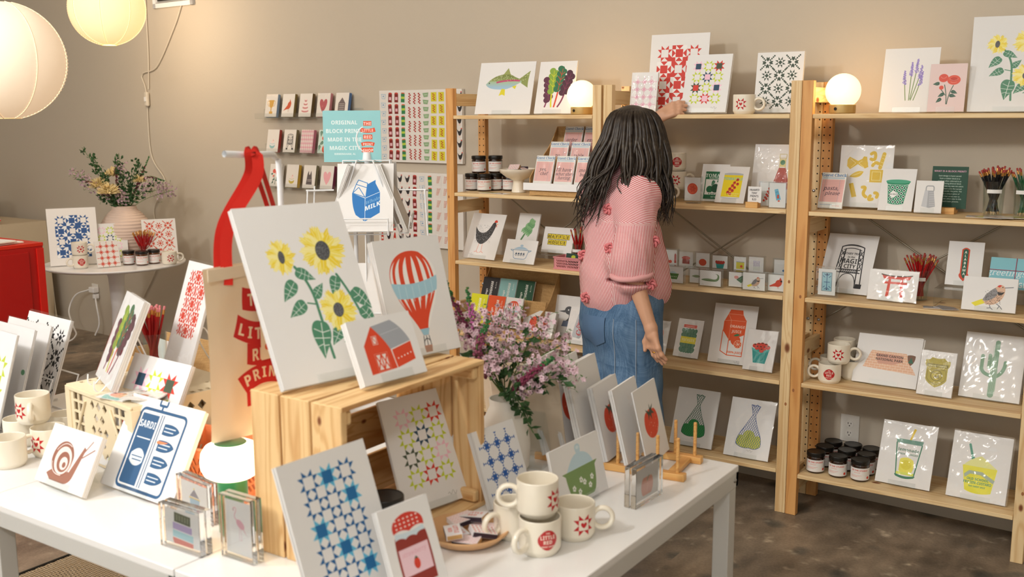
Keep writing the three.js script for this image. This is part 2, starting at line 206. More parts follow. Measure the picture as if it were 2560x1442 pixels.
const A = {
  sunflowers: (H0) => (c, H) => { const k = H / 145; c.save(); c.scale(1, k);
    S(c, G.leaf, 2.4, 'M40 52Q50 66 50 84T51 128'); S(c, G.leaf, 2.2, 'M76 62Q83 76 88 96'); S(c, G.leaf, 2, 'M69 108L72 124'); S(c, G.leaf, 1.2, 'M50 84L42 82');
    [[40, 55, 0.9, -0.9], [36, 64, 1, 0.9], [50, 78, 0.75, -2.2], [40, 82, 0.95, 1.2], [49, 98, 1.5, 0.35], [75, 64, 0.9, 0.6], [87, 76, 1.15, -0.5], [90, 92, 1, -0.4], [68, 103, 1.05, 0.9], [80, 114, 0.8, 1.5], [85, 110, 0.8, -1.2]].forEach((l) => leaf(c, ...l));
    sunflower(c, 31, 43, 15.5, 0.9, undefined, 0.9); sunflower(c, 70, 41, 22, 1); sunflower(c, 68, 91, 18.5, 0.85); c.restore(); },
  balloon: (c) => { const env = 'M50 16C24 16 12 36 16 56C22 82 40 96 47 118L55 118C62 96 78 82 84 56C88 36 76 16 50 16z';
    c.save(); c.clip(new Path2D(env)); R(c, '#f4f2ef', 0, 0, 100, 130); for (const [a, w] of [[15, 4], [22, 5], [33, 8], [47, 10], [61, 9], [73, 6], [80, 4]]) S(c, G.tomato, w * 0.78, `M${50 + (a - 47) * 0.1} 14C${a} 26 ${a - 2} 40 ${a} 58C${a + (47 - a) * 0.2} 80 ${46 + (a - 47) * 0.2} 96 ${51 + (a - 47) * 0.1} 120`);
    F(c, '#a6cfe0', 'M8 50Q50 62 92 46L92 62Q50 80 8 68z'); S(c, '#c9e2ec', 0.7, 'M25 56V72M35 58V75M45 58V76M55 57V76M65 55V74M75 53V70'); R(c, '#9cc8db', 40, 110, 22, 10); c.restore();
    S(c, '#3b3f44', 1, 'M47 119L46 130M55 119L56 130M51 119V130M46 126Q51 118 56 126'); F(c, '#b78b78', 'M45 130h12l-1 8h-10z'); },
  barn: (c, H) => { const y = (H - 66) / 2; c.save(); c.translate(0, y); F(c, '#a4a9b1', 'M34 4L66 0Q82 12 88 30L54 36Q48 20 34 4z'); S(c, '#c3c7cc', 0.7, 'M46 16L76 12'); F(c, G.tomato, 'M16 62L16 26L34 4Q48 20 54 36L56 60zM56 37L88 31L88 54L57 60z');
    S(c, '#f2d9d2', 0.8, 'M55 37L57 60'); R(c, '#f0e6e2', 27, 38, 20, 22); S(c, G.tomato, 1.6, 'M28 39h18v20h-18zM37 39V59M28 39L37 59M37 39L28 59M37 39L46 59M46 39L37 59'); R(c, '#f0e6e2', 30, 16, 8, 11); S(c, G.tomato, 1, 'M31 17h6v9h-6zM31 17l6 9'); for (let i = 0; i < 5; i++) R(c, '#f5ece9', 61 + i * 5.4, 48 - i, 1.8, 1.8); c.restore(); },
  trout: (c, H) => { c.save(); c.translate(0, H * 0.5 - 40); const b = 'M14 34C24 22 40 18 52 18C58 18 66 24 74 26L92 14C90 24 89 30 90 40L76 32C64 38 52 44 40 42C28 42 18 40 14 34z'; c.save(); c.clip(new Path2D(b)); const g = c.createLinearGradient(0, 14, 0, 44); [['#6f7a36', 0], ['#8e9a58', 0.45], ['#a9c0a0', 0.55], ['#9fc0d4', 0.8], ['#a9cbe0', 1]].forEach(([k, o]) => g.addColorStop(o, k)); R(c, g, 0, 0, 100, 60); S(c, '#c04a72', 2.6, 'M34 31Q54 27 74 29'); R(c, '#8f9a55', 78, 8, 20, 40); for (let i = 0; i < 130; i++) E(c, i % 3 ? '#dfe3c0' : '#54602c', rr(16, 92), rr(14, 29), 0.5); c.restore(); F(c, '#98a05c', 'M44 19L52 9L57 19z'); F(c, '#e0d32c', 'M44 41L40 52L46 50L51 52L50 42zM62 38L68 42L70 36z'); E(c, '#1f2018', 20, 32, 1); c.restore(); },
  chard: (c, H) => { c.save(); c.scale(1, H / 122); [['#5e2c44', 32, 72, 27, 112, '#8a4460'], ['#86a83e', 42, 52, 44, 112, '#d5d22c'], ['#2f6e4c', 60, 48, 52, 112, '#d2452c'], ['#4a2638', 78, 58, 62, 112, '#7c3350']].forEach(([k, x, y, bx, by, st], i) => { S(c, st, 4, `M${x} ${y}Q${x - 2} ${y + 30} ${bx} ${by - 6}`); c.save(); c.translate(x, y); c.rotate([-0.15, -0.05, 0.12, 0.3][i]); for (let q = 0; q < 9; q++) E(c, k, (q % 2 ? 5 : -5) + rr(-1.5, 1.5), -30 + q * 6, 8, 7); E(c, k, 0, -6, 9, 30); S(c, st, 1.2, 'M0 20V-30M0 8L8 0M0 8L-8 0M0-4L8-12M0-4L-8-12M0-16L7-23M0-16L-7-23'); c.restore(); }); c.restore(); },
  hen: (c, H) => { c.save(); c.translate(0, H / 2 - 54); F(c, '#3a3a3c', 'M20 32C26 38 30 46 44 46C56 46 62 34 66 24C68 18 72 18 76 20L78 26C76 34 74 50 66 60C60 70 52 74 46 74C32 72 26 58 24 48z'); for (let i = 0; i < 240; i++) { const x = rr(24, 72), y = rr(26, 72); S(c, '#a8a8aa', 0.45, `M${x} ${y}l1.6-.8`); } F(c, '#d8402c', 'M70 19C70 12 74 14 75 12C77 15 80 13 79 19zM78 24q4 4 1 7z'); F(c, '#e8b06a', 'M79 21l4 2-4 2z'); S(c, '#e8a79a', 1.5, 'M42 74L40 92M52 74L54 92M34 94l6-2l5 4M49 95l5-3l6 3'); sig(c, 20, 100); c.restore(); },
  artichoke: (c, H) => { c.save(); c.translate(50, H / 2 - 6); c.rotate(0.5); S(c, '#5a8a58', 7, 'M0 20V48'); for (let j = 0; j < 5; j++) for (let i = -2; i <= 2; i++) { const x = i * 9 * (1 - j * 0.12) + (j % 2) * 4, y = 18 - j * 12; F(c, j % 2 ? '#5f9a63' : '#7bb277', `M${x} ${y - 18}Q${x + 9} ${y - 4} ${x} ${y + 6}Q${x - 9} ${y - 4} ${x} ${y - 18}z`); S(c, '#c9dfc3', 0.7, `M${x} ${y - 15}V${y}`); } c.restore(); },
  letters: (c, H) => { ['WAFFLE', 'HOUSE'].forEach((w, j) => [...w].forEach((l, i) => { const x = 14 + i * 12.2 + j * 4, y = H * 0.28 + j * 16; R(c, '#26241a', x - 0.8, y - 0.8, 12.6, 14.6); R(c, '#e6cf2e', x, y, 11.2, 13); T(c, '#26241a', l, x + 5.6, y + 7, 12); })); },
  bluecass: (c, H) => { const y = H / 2; S(c, '#6f90ae', 1.4, `M26 ${y - 4}L31 ${y + 16}Q33 ${y + 20} 40 ${y + 20}H62Q69 ${y + 20} 71 ${y + 15}L76 ${y - 4}M18 ${y - 4}H84M20 ${y - 4}q2 5 7 3M82 ${y - 4}q-2 5-7 3`); F(c, '#a9c4d8', `M28 ${y - 6}Q50 ${y - 20} 74 ${y - 6}z`); E(c, '#a9c4d8', 51, y - 16, 5, 3); [38, 46, 54, 62].forEach((x) => { E(c, '#33475e', x, y + 6, 3, 2); S(c, '#33475e', 0.8, `M${x} ${y + 12}V${y + 2}M${x - 4} ${y + 9}q4 3 8 0`); }); },
  tomato: (c, H) => { const y = H / 2 + 2; E(c, G.tomato, 50, y, 28, 22); E(c, G.tomato, 36, y - 2, 15, 18); E(c, G.tomato, 64, y - 2, 15, 18); F(c, '#3f4a3c', `M50 ${y - 18}l-16-6l9 10l-2 8l8-8l6 9l1-9l12 2l-9-7l8-8l-12 5l-2-8z`); for (let i = 0; i < 14; i++) E(c, '#f3c3b4', rr(30, 72), rr(y - 10, y + 16), rr(0.6, 1.8), rr(0.5, 1)); },
  duck: (c, H) => { E(c, '#4e5157', 47, H * 0.36, 12, 10); F(c, '#4e5157', `M36 ${H * 0.36}L18 ${H * 0.4}L36 ${H * 0.42}zM52 ${H * 0.42}Q66 ${H * 0.5} 66 ${H * 0.62}H40Q52 ${H * 0.54} 46 ${H * 0.44}z`); F(c, '#6d7a94', `M34 ${H * 0.62}H80V${H * 0.76}H30z`); E(c, '#f2f2f2', 45, H * 0.35, 2); sig(c, 60, H * 0.84); },
  cola: (c, H) => { c.save(); c.translate(52, H * 0.5); c.rotate(0.12); F(c, '#b8bcc2', 'M-17-44Q0-52 17-44L20-36V38L15 46H-15L-20 38V-36z'); F(c, '#9ca1a8', 'M20-36V38L15 46H4V-46z'); c.rotate(-Math.PI / 2); T(c, '#b53038', 'Diet', 6, -8, 15, 'serif', { skew: -0.2 }); T(c, '#b53038', 'Coke', -2, 5, 28, 'serif', { skew: -0.2 }); c.restore(); },
  tubecard: (c, H) => { c.save(); c.translate(52, H * 0.52); c.rotate(-0.25); F(c, '#63b2d0', 'M-11-40H11L14 26H-14z'); F(c, '#d8523c', 'M-6 27H6V36H-6z'); E(c, '#d6452c', 0, 10, 7); E(c, '#d6452c', 3, 0, 6); S(c, '#274b3a', 1, 'M0 4l4-6'); R(c, '#8cc6dc', -9, -34, 18, 4); R(c, '#46809c', -7, -24, 14, 3); c.restore(); sig(c, 10, H - 7); },
  seedpack: (c, H) => { R(c, '#1e6b45', 16, 26, 76, 96); R(c, '#efeeea', 19, 53, 70, 46); T(c, '#e9eee6', 'TOMATO', 54, 40, 17, 'serif'); T(c, '#e9eee6', 'GROWN FROM SEED', 54, 49, 5); E(c, '#1e6b45', 36, 88, 12); E(c, '#24553c', 56, 84, 15); E(c, '#1e6b45', 74, 87, 12); leaf(c, 50, 58, 1, 0.6, '#1e6b45'); leaf(c, 62, 56, 1, -0.9, '#1e6b45'); T(c, '#1e6b45', 'I grow good', 54, 103, 7); R(c, '#efeeea', 19, 99, 70, 8); T(c, '#1e5b3d', '& grow good', 54, 103, 7); T(c, '#cfe0d2', 'NET WT', 54, 114, 6); },
  yellowcan: (c, H) => { F(c, '#b9bec4', 'M18 30Q50 36 82 30V24Q50 18 18 24z'); R(c, '#efd91c', 18, 29, 64, 72); F(c, '#c9ccd0', 'M18 101Q50 107 82 101V104Q50 112 18 104z'); T(c, '#7fc4cc', 'TOMATOLI', 50, 41, 12.5); S(c, '#33402a', 1.2, 'M64 44Q52 58 46 74T38 94'); [[66, 44, 5], [57, 54, 5], [68, 58, 5], [52, 64, 5.5], [60, 70, 5], [45, 75, 5.5], [54, 80, 5.5], [40, 86, 5.5], [48, 90, 5]].forEach(([x, y, r]) => { E(c, '#d8402a', x, y, r); S(c, '#33402a', 1, `M${x - 2} ${y - 2}l4 2M${x + 1} ${y - 3}l-1 4`); }); T(c, '#f7ecae', 'IN TOMATO SAUCE', 58, 90, 4.5); T(c, '#f7ecae', 'NET WT. 16 OZ', 58, 96, 4.5); },
  ketchup: (c, H) => { c.save(); c.translate(62, 20); F(c, '#a8473d', 'M-7 28L-16 58Q-18 66-17 74H17Q18 66 16 58L7 28z'); S(c, '#d88a80', 0.8, 'M-6 30L-13 60M6 34L10 58'); S(c, '#b8a850', 1, 'M-7 0H7V8H-7zM-6 8V28M6 8V28'); R(c, '#d7c98a', -6, 10, 12, 16); E(c, '#3d7a58', 0, 17, 5); c.restore(); R(c, '#e6e0da', 44, 92, 36, 12); },
  pickles: (c, H) => { F(c, '#d9ecec', 'M22 36Q20 120 32 122H68Q82 118 78 36z'); R(c, '#e4685c', 24, 20, 52, 11); T(c, '#f4c0b8', 'HOMEMADE', 50, 26, 6); for (let j = 0; j < 5; j++) for (let i = 0; i < 5; i++) { const x = 28 + i * 11, y = 44 + j * 17; E(c, '#4d8067', x, y, 7.5, 11, 0.3 * (i - 2)); S(c, '#b7cdbf', 0.7, `M${x} ${y - 9}q4 8 0 17M${x - 4} ${y - 6}q3 6 0 12`); } R(c, '#e9dc42', 20, 64, 60, 24); T(c, '#f7f2b8', 'PICKLES', 50, 76, 13); },
  juice: (c, H) => { F(c, '#e2551e', 'M34 22L38 12H66L68 22L76 34V66L44 82L26 60V40z'); S(c, '#f0a884', 0.8, 'M34 22H68M42 36H76M42 36V80M34 22L42 36M28 38L42 36'); S(c, '#e2551e', 1.6, 'M26 60V106L42 114H76V34M42 80V114'); T(c, '#f5d3c2', 'ORANGE', 58, 49, 8.5); T(c, '#f5d3c2', 'JUICE', 58, 60, 8.5); E(c, '#e2551e', 58, 80, 11); E(c, '#f2c8ac', 64, 88, 9); E(c, '#e2551e', 64, 88, 8); S(c, '#f5dccb', 0.8, 'M64 80V96M56 88H72M59 83L70 93M70 83L59 93'); F(c, '#2f7a4a', 'M52 70q8-8 14-3q-6 5-14 3z'); T(c, '#e2551e', '100% JUICE', 59, 107, 6.5); sig(c, 60, H - 4); },
  berries: (c, H) => { F(c, '#2b9c98', 'M22 64H80L72 110H32z'); S(c, '#7cc6c2', 0.8, 'M38 66V108M52 66V108M66 66V108'); F(c, '#52b4ae', 'M20 60L50 74L82 60L80 68L50 80L22 68z'); [[30, 54], [42, 50], [54, 48], [66, 50], [74, 56], [38, 60], [50, 60], [62, 60], [54, 68]].forEach(([x, y]) => { E(c, '#d03a26', x, y, 8, 7); for (let k = 0; k < 5; k++) E(c, '#f0a08c', x + rr(-5, 5), y + rr(-4, 4), 0.5); F(c, '#2c4032', `M${x} ${y - 7}l4 3l-4 1l-4-1z`); }); },
  netbag: (line, fill) => (c, H) => { c.save(); c.translate(4, H / 2 - 62); const b = 'M48 32Q40 46 30 66Q18 86 20 98Q32 108 50 104Q66 108 74 98Q76 84 66 66Q56 46 54 32L62 12L42 10z'; c.save(); c.clip(new Path2D(b)); for (const [x, y] of [[30, 90], [46, 78], [52, 96], [66, 88], [38, 100], [64, 100]]) E(c, fill, x, y, 13, 12); for (let k = -20; k < 40; k++) S(c, line, 0.8, `M${k * 5 - 40} 0L${k * 5 + 30} 120M${k * 5 + 60} 0L${k * 5 - 20} 120`); c.restore(); S(c, line, 1, b + 'M42 10l8 4l4-5l8 4'); sig(c, 46, 110); c.restore(); },
  lavender: (c, H) => { [[40, 44, 46, 100], [52, 28, 52, 100], [62, 22, 54, 98], [70, 34, 55, 100], [72, 46, 60, 100]].forEach(([x, y, bx, by]) => { S(c, '#6f8a4c', 1.3, `M${x} ${y + 8}Q${(x + bx) / 2} ${(y + by) / 2 + 8} ${bx} ${by}`); for (let k = 0; k < 46; k++) { const t = k / 46; E(c, k % 3 ? '#a597d2' : '#8674bc', x + rr(-2.4, 2.4) * (0.4 + t) - t * (x - bx) * 0.2, y + t * 26, 1.1); } }); },
  poppy: (c, H) => { S(c, '#3d5c4c', 2, 'M50 118Q50 90 42 62M52 118Q54 90 66 64M46 92L34 76'); E(c, '#dd5b4c', 38, 42, 13, 12); E(c, '#e0604e', 66, 48, 18, 14); E(c, '#c94a3e', 66, 46, 10, 6); E(c, '#dd5b4c', 34, 70, 6); S(c, '#f1b0a6', 0.8, 'M30 38q8 10 16 0M54 44q12 12 24 0M58 54q8 4 16 0'); for (const [x, y, r] of [[42, 88, 1.2], [58, 92, -1.2], [36, 102, 1], [62, 80, -1], [28, 58, 1.6]]) leaf(c, x, y, 0.9, r, '#3d5c4c', '#8aa096'); },
  check: (l1, l2) => (c, H) => { R(c, '#e9e8e2', 0, 0, 100, H); R(c, '#e9b8b2', 4, H * 0.2, 92, H * 0.63); T(c, '#3b74ae', 'Guest Check', 50, H * 0.075, 17, 'serif', { sx: 0.95 }); R(c, '#bcd0dc', 6, H * 0.14, 88, 5); for (let i = 0; i < 12; i++) R(c, '#d99a98', 4, H * (0.25 + i * 0.048), 92, 0.6); R(c, '#8fa3c4', 16, H * 0.2, 0.6, H * 0.63); R(c, '#8fa3c4', 76, H * 0.2, 0.6, H * 0.63); T(c, '#2b2430', l1, 46, H * 0.45, 22, 'serif', hand); l2.forEach((s, i) => T(c, '#2b2430', s, 54, H * (0.58 + i * 0.12), 20, 'serif', hand)); R(c, '#9fb4cc', 8, H * 0.9, 50, 2); R(c, '#dfa9a2', 58, H * 0.93, 30, 2); },
  pasta: (c, H) => { const y = '#dcb82e', l = '#f3e6a4'; F(c, y, 'M14 28l4-6 16 8 16-9 4 20-6 3-14-8-14 10-6-6z'); S(c, l, 0.8, 'M20 26l10 8-8 8M46 26l-10 8 10 8'); S(c, y, 6, 'M58 16q8-6 8 4t-8 6M46 24q-4 8 4 10M62 38q4-8 10-4'); S(c, y, 7, 'M82 16l-6 26'); S(c, l, 0.8, 'M80 18l6 3M79 24l6 3M77 31l6 3M76 37l5 3'); F(c, y, 'M20 60q12-14 26-10-6 16-26 10z'); S(c, l, 0.8, 'M24 58q10-2 18-7'); R(c, y, 58, 46, 24, 24); S(c, l, 1, 'M62 50h16v16h-16z'); F(c, y, 'M20 74l8-2 8 26-9 2z'); S(c, y, 6, 'M46 80q8-2 4 6t4 12M62 96q-6 10 4 6M70 90q8 0 4 8'); },
  cup: (c, H) => { const g = '#1f8a62'; F(c, g, 'M14 40H86L80 50H20z'); E(c, '#4aa583', 50, 40, 36, 6); S(c, '#e5ece6', 1, 'M17 48Q50 56 83 48'); const b = 'M21 52H79L72 108Q50 114 28 108z'; c.save(); c.clip(new Path2D(b)); R(c, '#eef0ec', 0, 0, 100, 130); for (let j = -3; j < 9; j++) for (let i = -3; i < 9; i++) { c.save(); c.translate(i * 14 + (j % 2) * 7, 50 + j * 9); c.rotate(Math.PI / 4); S(c, g, 2, 'M-5-5h10v10h-10z'); R(c, '#184a3a', -2.4, -2.4, 4.8, 4.8); c.restore(); } F(c, '#f0f1ee', 'M26 80L38 68L56 80L38 92z'); T(c, '#20302a', 'BIG DILLY', 41, 80, 5.4, 'serif'); c.restore(); S(c, g, 1.6, b); },
  grater: (c, H) => { const y = H / 2 - 50; c.save(); c.translate(0, y); S(c, '#a4a6aa', 4, 'M38 26Q36 8 44 8H60Q68 8 66 26'); F(c, '#a9abb0', 'M34 26H66L76 88L54 94L26 88z'); F(c, '#c4c6ca', 'M34 26L26 88L46 92L46 27z'); for (let j = 0; j < 8; j++) for (let i = 0; i < 4; i++) E(c, '#e6e6e8', 53 + i * 5 + j * 0.4, 34 + j * 7, 1.4, 1); c.restore(); },
  blockprint: (c, H) => { R(c, '#214a38', 0, 0, 100, H); T(c, '#e6a9c4', 'WHAT IS A BLOCK PRINT?', 50, 14, 7.4); ['Each design is hand carved', 'from a rubber block in a', 'method often referred to as', 'relief printing (linocut block', 'printing). I mix my own ink colors', 'and roll them onto the carved', 'block to transfer the print. The', 'result is a unique piece of', 'artwork that varies ever so', 'slightly from others due to this', 'very hand made process.'].forEach((s, i) => T(c, '#e4e8e0', s, 50, 28 + i * 7.4, 5.2, 'sans-serif', { bold: false })); },
  arch: (c, H) => { const k = '#2b2b2d'; c.save(); c.translate(2, (H - 96) / 2); S(c, k, 2, 'M24 96L30 14Q50 4 74 14L80 96M34 96L38 18M70 96L66 18M30 60H74M30 66H74'); S(c, k, 1.4, 'M30 14Q50 6 74 14M34 20Q50 12 70 20M31 22l6 10M37 22l-6 10M31 34l6 10M37 34l-6 10M68 22l6 10M73 22l-5 10M68 34l6 10M74 34l-6 10M29 46l6 12M36 46l-6 12M69 46l6 12M75 46l-6 12M34 96Q36 68 52 68T70 96'); for (let i = 0; i < 9; i++) S(c, k, 0.9, `M${34 + i * 4} 60l4 6l0-6`); R(c, k, 22, 88, 12, 9); R(c, k, 71, 88, 12, 9); T(c, k, 'ROTARY TRAIL', 52, 27, 6); T(c, k, 'in the', 52, 34, 5, 'serif'); T(c, k, 'MAGIC', 52, 43, 13); T(c, k, 'CITY', 52, 54, 11); c.restore(); },
  torii: (c, H) => { c.save(); c.translate(0, H / 2 - 32); const r = '#d2402a'; F(c, r, 'M26 10Q50 16 86 10L82 18H30z'); S(c, '#3c3428', 2, 'M25 9Q50 15 87 9'); R(c, r, 30, 24, 48, 4.5); F(c, r, 'M40 18h5l-2 38h-6zM64 18h5l3 38h-6z'); R(c, '#f0d9cf', 38, 44, 5, 1); R(c, '#f0d9cf', 66, 44, 5, 1); c.restore(); },
  alabama: (c, H) => { c.save(); c.translate(50, H / 2 - 50); F(c, '#d24a2c', 'M-11 8Q0-4 11 8V80Q18 88 6 98L0 104L-6 98Q-18 88-11 80z'); F(c, '#1f5a44', 'M-7 10Q0 2 7 10V82Q4 92 0 96Q-4 92-7 82z'); [...'ALABAMA'].forEach((l, i) => T(c, '#f3efe2', l, 0, 16 + i * 11, 11)); c.restore(); },
  greet: (bg, word, H0) => (c, H) => { R(c, bg, 0, 0, 100, H); c.save(); c.translate(30, H - 16); c.rotate(-Math.PI / 2); T(c, '#f1efe9', 'greetings', 0, 0, 15, 'serif', { align: 'left', skew: -0.25 }); c.restore(); c.save(); c.translate(56, H - 8); c.rotate(-Math.PI / 2); T(c, '#f1efe9', 'BIRMINGHAM', 0, 0, 21, 'sans-serif', { align: 'left', sx: (H - 20) / 150 }); c.restore(); c.save(); c.translate(80, 20); c.rotate(-Math.PI / 2); T(c, '#f1efe9', 'AL, U.S.A.', 0, 0, 7, 'serif', { align: 'right' }); c.restore(); },
  flicker: (c, H) => { c.save(); c.translate(0, H / 2 - 34); F(c, '#e8dc3c', 'M18 54L38 44L44 52L26 60z'); F(c, '#d9b49a', 'M38 46Q48 28 62 18Q66 12 72 14Q78 16 78 24Q78 40 68 48Q58 58 44 54z'); F(c, '#8e8c8e', 'M38 46Q46 28 60 20L66 30Q60 44 44 48z'); for (let i = 0; i < 120; i++) R(c, '#3a3634', rr(42, 72), rr(26, 54), 1, 0.9); F(c, '#3a3634', 'M64 28Q72 30 77 27Q74 36 66 34z'); F(c, '#d23a2c', 'M63 17q4-5 8-2l-4 4z'); S(c, '#6c6f78', 1.4, 'M77 19L92 17'); E(c, '#222', 73, 18, 1); S(c, '#6c6f78', 1.3, 'M52 55l2 6l-6 1M54 61l4 3M64 52l6 4l-3 6M70 56l5 6'); c.restore(); },
  canyon: (c, H) => { c.save(); c.translate(0, H / 2 - 16); c.save(); c.clip(new Path2D('M14 30L24 2H78L82 8L86 20L90 24L96 34z')); R(c, '#e6b899', 0, 0, 100, 50); for (let j = 0; j < 9; j++) for (let i = 0; i < 14; i++) S(c, '#f3e2d4', 0.5, `M${i * 8 + (j % 2) * 4} ${j * 4}h8v4`); F(c, '#d3a08c', 'M32 6H72L74 16L60 22H36z'); c.restore(); T(c, '#4a3c38', 'GRAND CANYON', 53, 9, 5.4); T(c, '#4a3c38', 'NATIONAL PARK', 53, 15, 5.4); F(c, '#7a5a48', 'M80 4Q86 2 92 4Q93 14 86 20Q80 14 80 4z'); F(c, '#3f6e58', 'M86 7l4 9h-8z'); c.restore(); },
  badge: (c, H) => { c.save(); c.translate(50, H / 2 - 4); F(c, '#b3a548', 'M-34-36Q-22-34-18-44Q0-38 18-44Q22-34 34-36Q38-22 30-14V22Q24 36 0 46Q-24 36-30 22V-14Q-38-22-34-36z'); S(c, '#8a7d30', 1.4, 'M-26-8V20Q-20 30 0 38Q20 30 26 20V-8z'); R(c, '#7e7434', -30, -24, 60, 9); T(c, '#e0d88c', 'GRAND CANYON', 0, -19, 6.6); E(c, '#8a7d30', 0, 10, 17); E(c, '#c2b455', 0, 10, 14); T(c, '#6f642a', 'NATIONAL', 0, 3, 5); F(c, '#8a7d30', 'M-9 18l6-10 4 5 4-8 6 13z'); c.restore(); },
  cactus: (c, H) => { c.save(); c.translate(4, H / 2 - 58); const g = '#7fa58a'; S(c, g, 8, 'M50 14V100'); S(c, g, 10, 'M48 44V108'); S(c, g, 6, 'M28 40V62Q30 72 44 74M66 48Q66 66 54 74M40 38V60'); for (let k = 0; k < 8; k++) S(c, '#bcd0c0', 0.5, `M${44 + k * 1.5} ${20 + k * 6}V106`); c.restore(); },
  lemoncup: (c, H) => { c.save(); c.translate(6, H / 2 - 56); F(c, '#e6c52e', 'M52 6l4 1-8 26-3 0z'); F(c, '#6f9c8c', 'M22 28H72L70 36H24z'); S(c, '#2f7a5a', 2, 'M24 36L30 98Q46 104 62 98L70 36'); S(c, '#2f7a5a', 3, 'M29 96Q46 102 63 96'); T(c, '#4c7a66', 'lemonade', 47, 48, 8); T(c, '#4c7a66', 'FRESH SQUEEZED', 47, 56, 4.5); F(c, '#ece45c', 'M34 66Q46 58 58 66Q62 78 58 88Q46 96 34 88z'); E(c, '#e2d63a', 46, 76, 10, 9); R(c, '#d9e25c', 30, 90, 32, 5); c.restore(); },
  custard: (c, H) => { c.save(); c.translate(0, H / 2 - 50); S(c, '#4f9a84', 4, 'M30 12L38 38'); S(c, '#4f9a84', 6, 'M38 36l2 8'); F(c, '#e8e89a', 'M22 52Q34 36 52 30Q60 36 80 50z'); F(c, '#e9e33a', 'M22 50H80L74 94Q50 102 30 94z'); F(c, '#a9b8a4', 'M26 66L34 58H56L78 70L76 76L54 64H36L28 72z'); T(c, '#3f8a78', "OLD SCHOOL", 50, 72, 6); T(c, '#3f8a78', 'FROZEN CUSTARD', 50, 79, 6.6, 'sans-serif', { sx: 0.85 }); T(c, '#3f8a78', 'THE SWEET SPOT', 50, 86, 3.6); c.restore(); },
  snail: (c, H) => { c.save(); c.translate(4, H / 2 - 36); F(c, '#9c6a58', 'M14 58Q30 44 56 50L70 18L74 20L66 52Q64 62 52 64H24z'); S(c, '#9c6a58', 1.4, 'M68 30L82 10M72 30L90 18'); for (let k = 0; k < 5; k++) E(c, k % 2 ? '#e6d9d3' : '#94604e', 36 + k * 1.5, 38 + k * 1.5, 21 - k * 4.4, 20 - k * 4.2, 0.4); S(c, '#e6d9d3', 1, 'M20 30q10-14 26-8M18 44q4 14 24 12M56 30q2 10-4 20'); c.restore(); },
  sardine: (c, H) => { c.save(); c.translate(50, H / 2 + 2); const b = '#2c5680'; S(c, b, 2.4, 'M-4-38V-33'); S(c, b, 2.2, 'M-8-46h8q1 0 1 1v6q0 1-1 1h-8q-1 0-1-1v-6q0-1 1-1z'); c.lineWidth = 2.6; c.strokeStyle = b; c.stroke(new Path2D('M-24-33H26Q32-33 32-27V29Q32 35 26 35H-24Q-30 35-30 29V-27Q-30-33-24-33z')); F(c, b, 'M-27-29H-4V32H-24Q-27 32-27 29z'); S(c, b, 1.2, 'M2-30V32M-1-30V32'); T(c, '#dfe4ea', 'SARDI', -16, -20, 8.4, 'sans-serif', { sx: 0.9 }); S(c, '#e6eaee', 1, 'M-24-8h18'); F(c, '#dbe2e8', 'M-24 6q10-10 18 0l0 6q-8 8-18 0z'); S(c, b, 0.9, 'M-22 8h14M-20 11h12'); for (let k = 0; k < 4; k++) { const y = -20 + k * 14; F(c, b, `M6 ${y - 4}Q22 ${y - 6} 28 ${y}Q22 ${y + 7} 6 ${y + 5}z`); S(c, '#dfe4ea', 0.9, `M8 ${y - 1}H22M8 ${y + 2}H20`); } sig(c, 6, 42); c.restore(); },
  casserole: (c, H) => { c.save(); c.translate(0, H / 2 - 34); F(c, '#c2dbe6', 'M26 30Q40 14 50 14Q46 4 54 4Q62 4 58 14Q74 16 80 30z'); E(c, '#dcecf2', 54, 8, 3, 2); F(c, '#7f9c62', 'M16 30H88L82 34Q80 62 70 64H36Q24 62 22 34z'); for (const [x, y] of [[34, 50], [44, 56], [56, 48], [66, 54], [50, 44], [72, 46]]) for (let k = 0; k < 5; k++) E(c, '#eef0ea', x + 2.2 * Math.cos(k * 1.257), y + 2.2 * Math.sin(k * 1.257), 1.4); c.restore(); },
  jam: (c, H) => { F(c, '#93332a', 'M20 46H80Q84 60 82 120H18Q16 60 20 46z'); F(c, '#cfdfe8', 'M22 40Q50 46 78 40L80 48Q66 46 62 52Q50 46 40 52Q30 46 20 50z'); F(c, '#d23c2e', 'M20 40Q16 24 34 18Q50 12 66 18Q84 24 80 40Q66 34 50 42Q34 34 20 40z'); for (let i = 0; i < 6; i++) for (let j = 0; j < 3; j++) R(c, '#f3e3dd', 26 + i * 8.4, 21 + j * 6, 3.6, 2.4); R(c, '#f0cdd8', 21, 64, 58, 40); E(c, '#d8402e', 50, 90, 6, 8); F(c, '#4a5a40', 'M46 83l4-4 4 4z'); T(c, '#e6aebd', 'strawberry', 50, 73, 9, 'serif', hand); },
  blueq: (c, H) => { const s = 21, d = '#1d5f99', l = '#5fb9dd'; for (let j = 0; j < 5; j++) for (let i = 0; i < 3; i++) { const light = [[0, 1, 0], [0, 0, 1], [1, 0, 0], [0, 1, 0], [0, 0, 1]][j][i]; star(c, 50 + (i - 1) * s, 22 + j * s, s * 1.05, light ? l : d, light ? '#1b6aa3' : null); } },
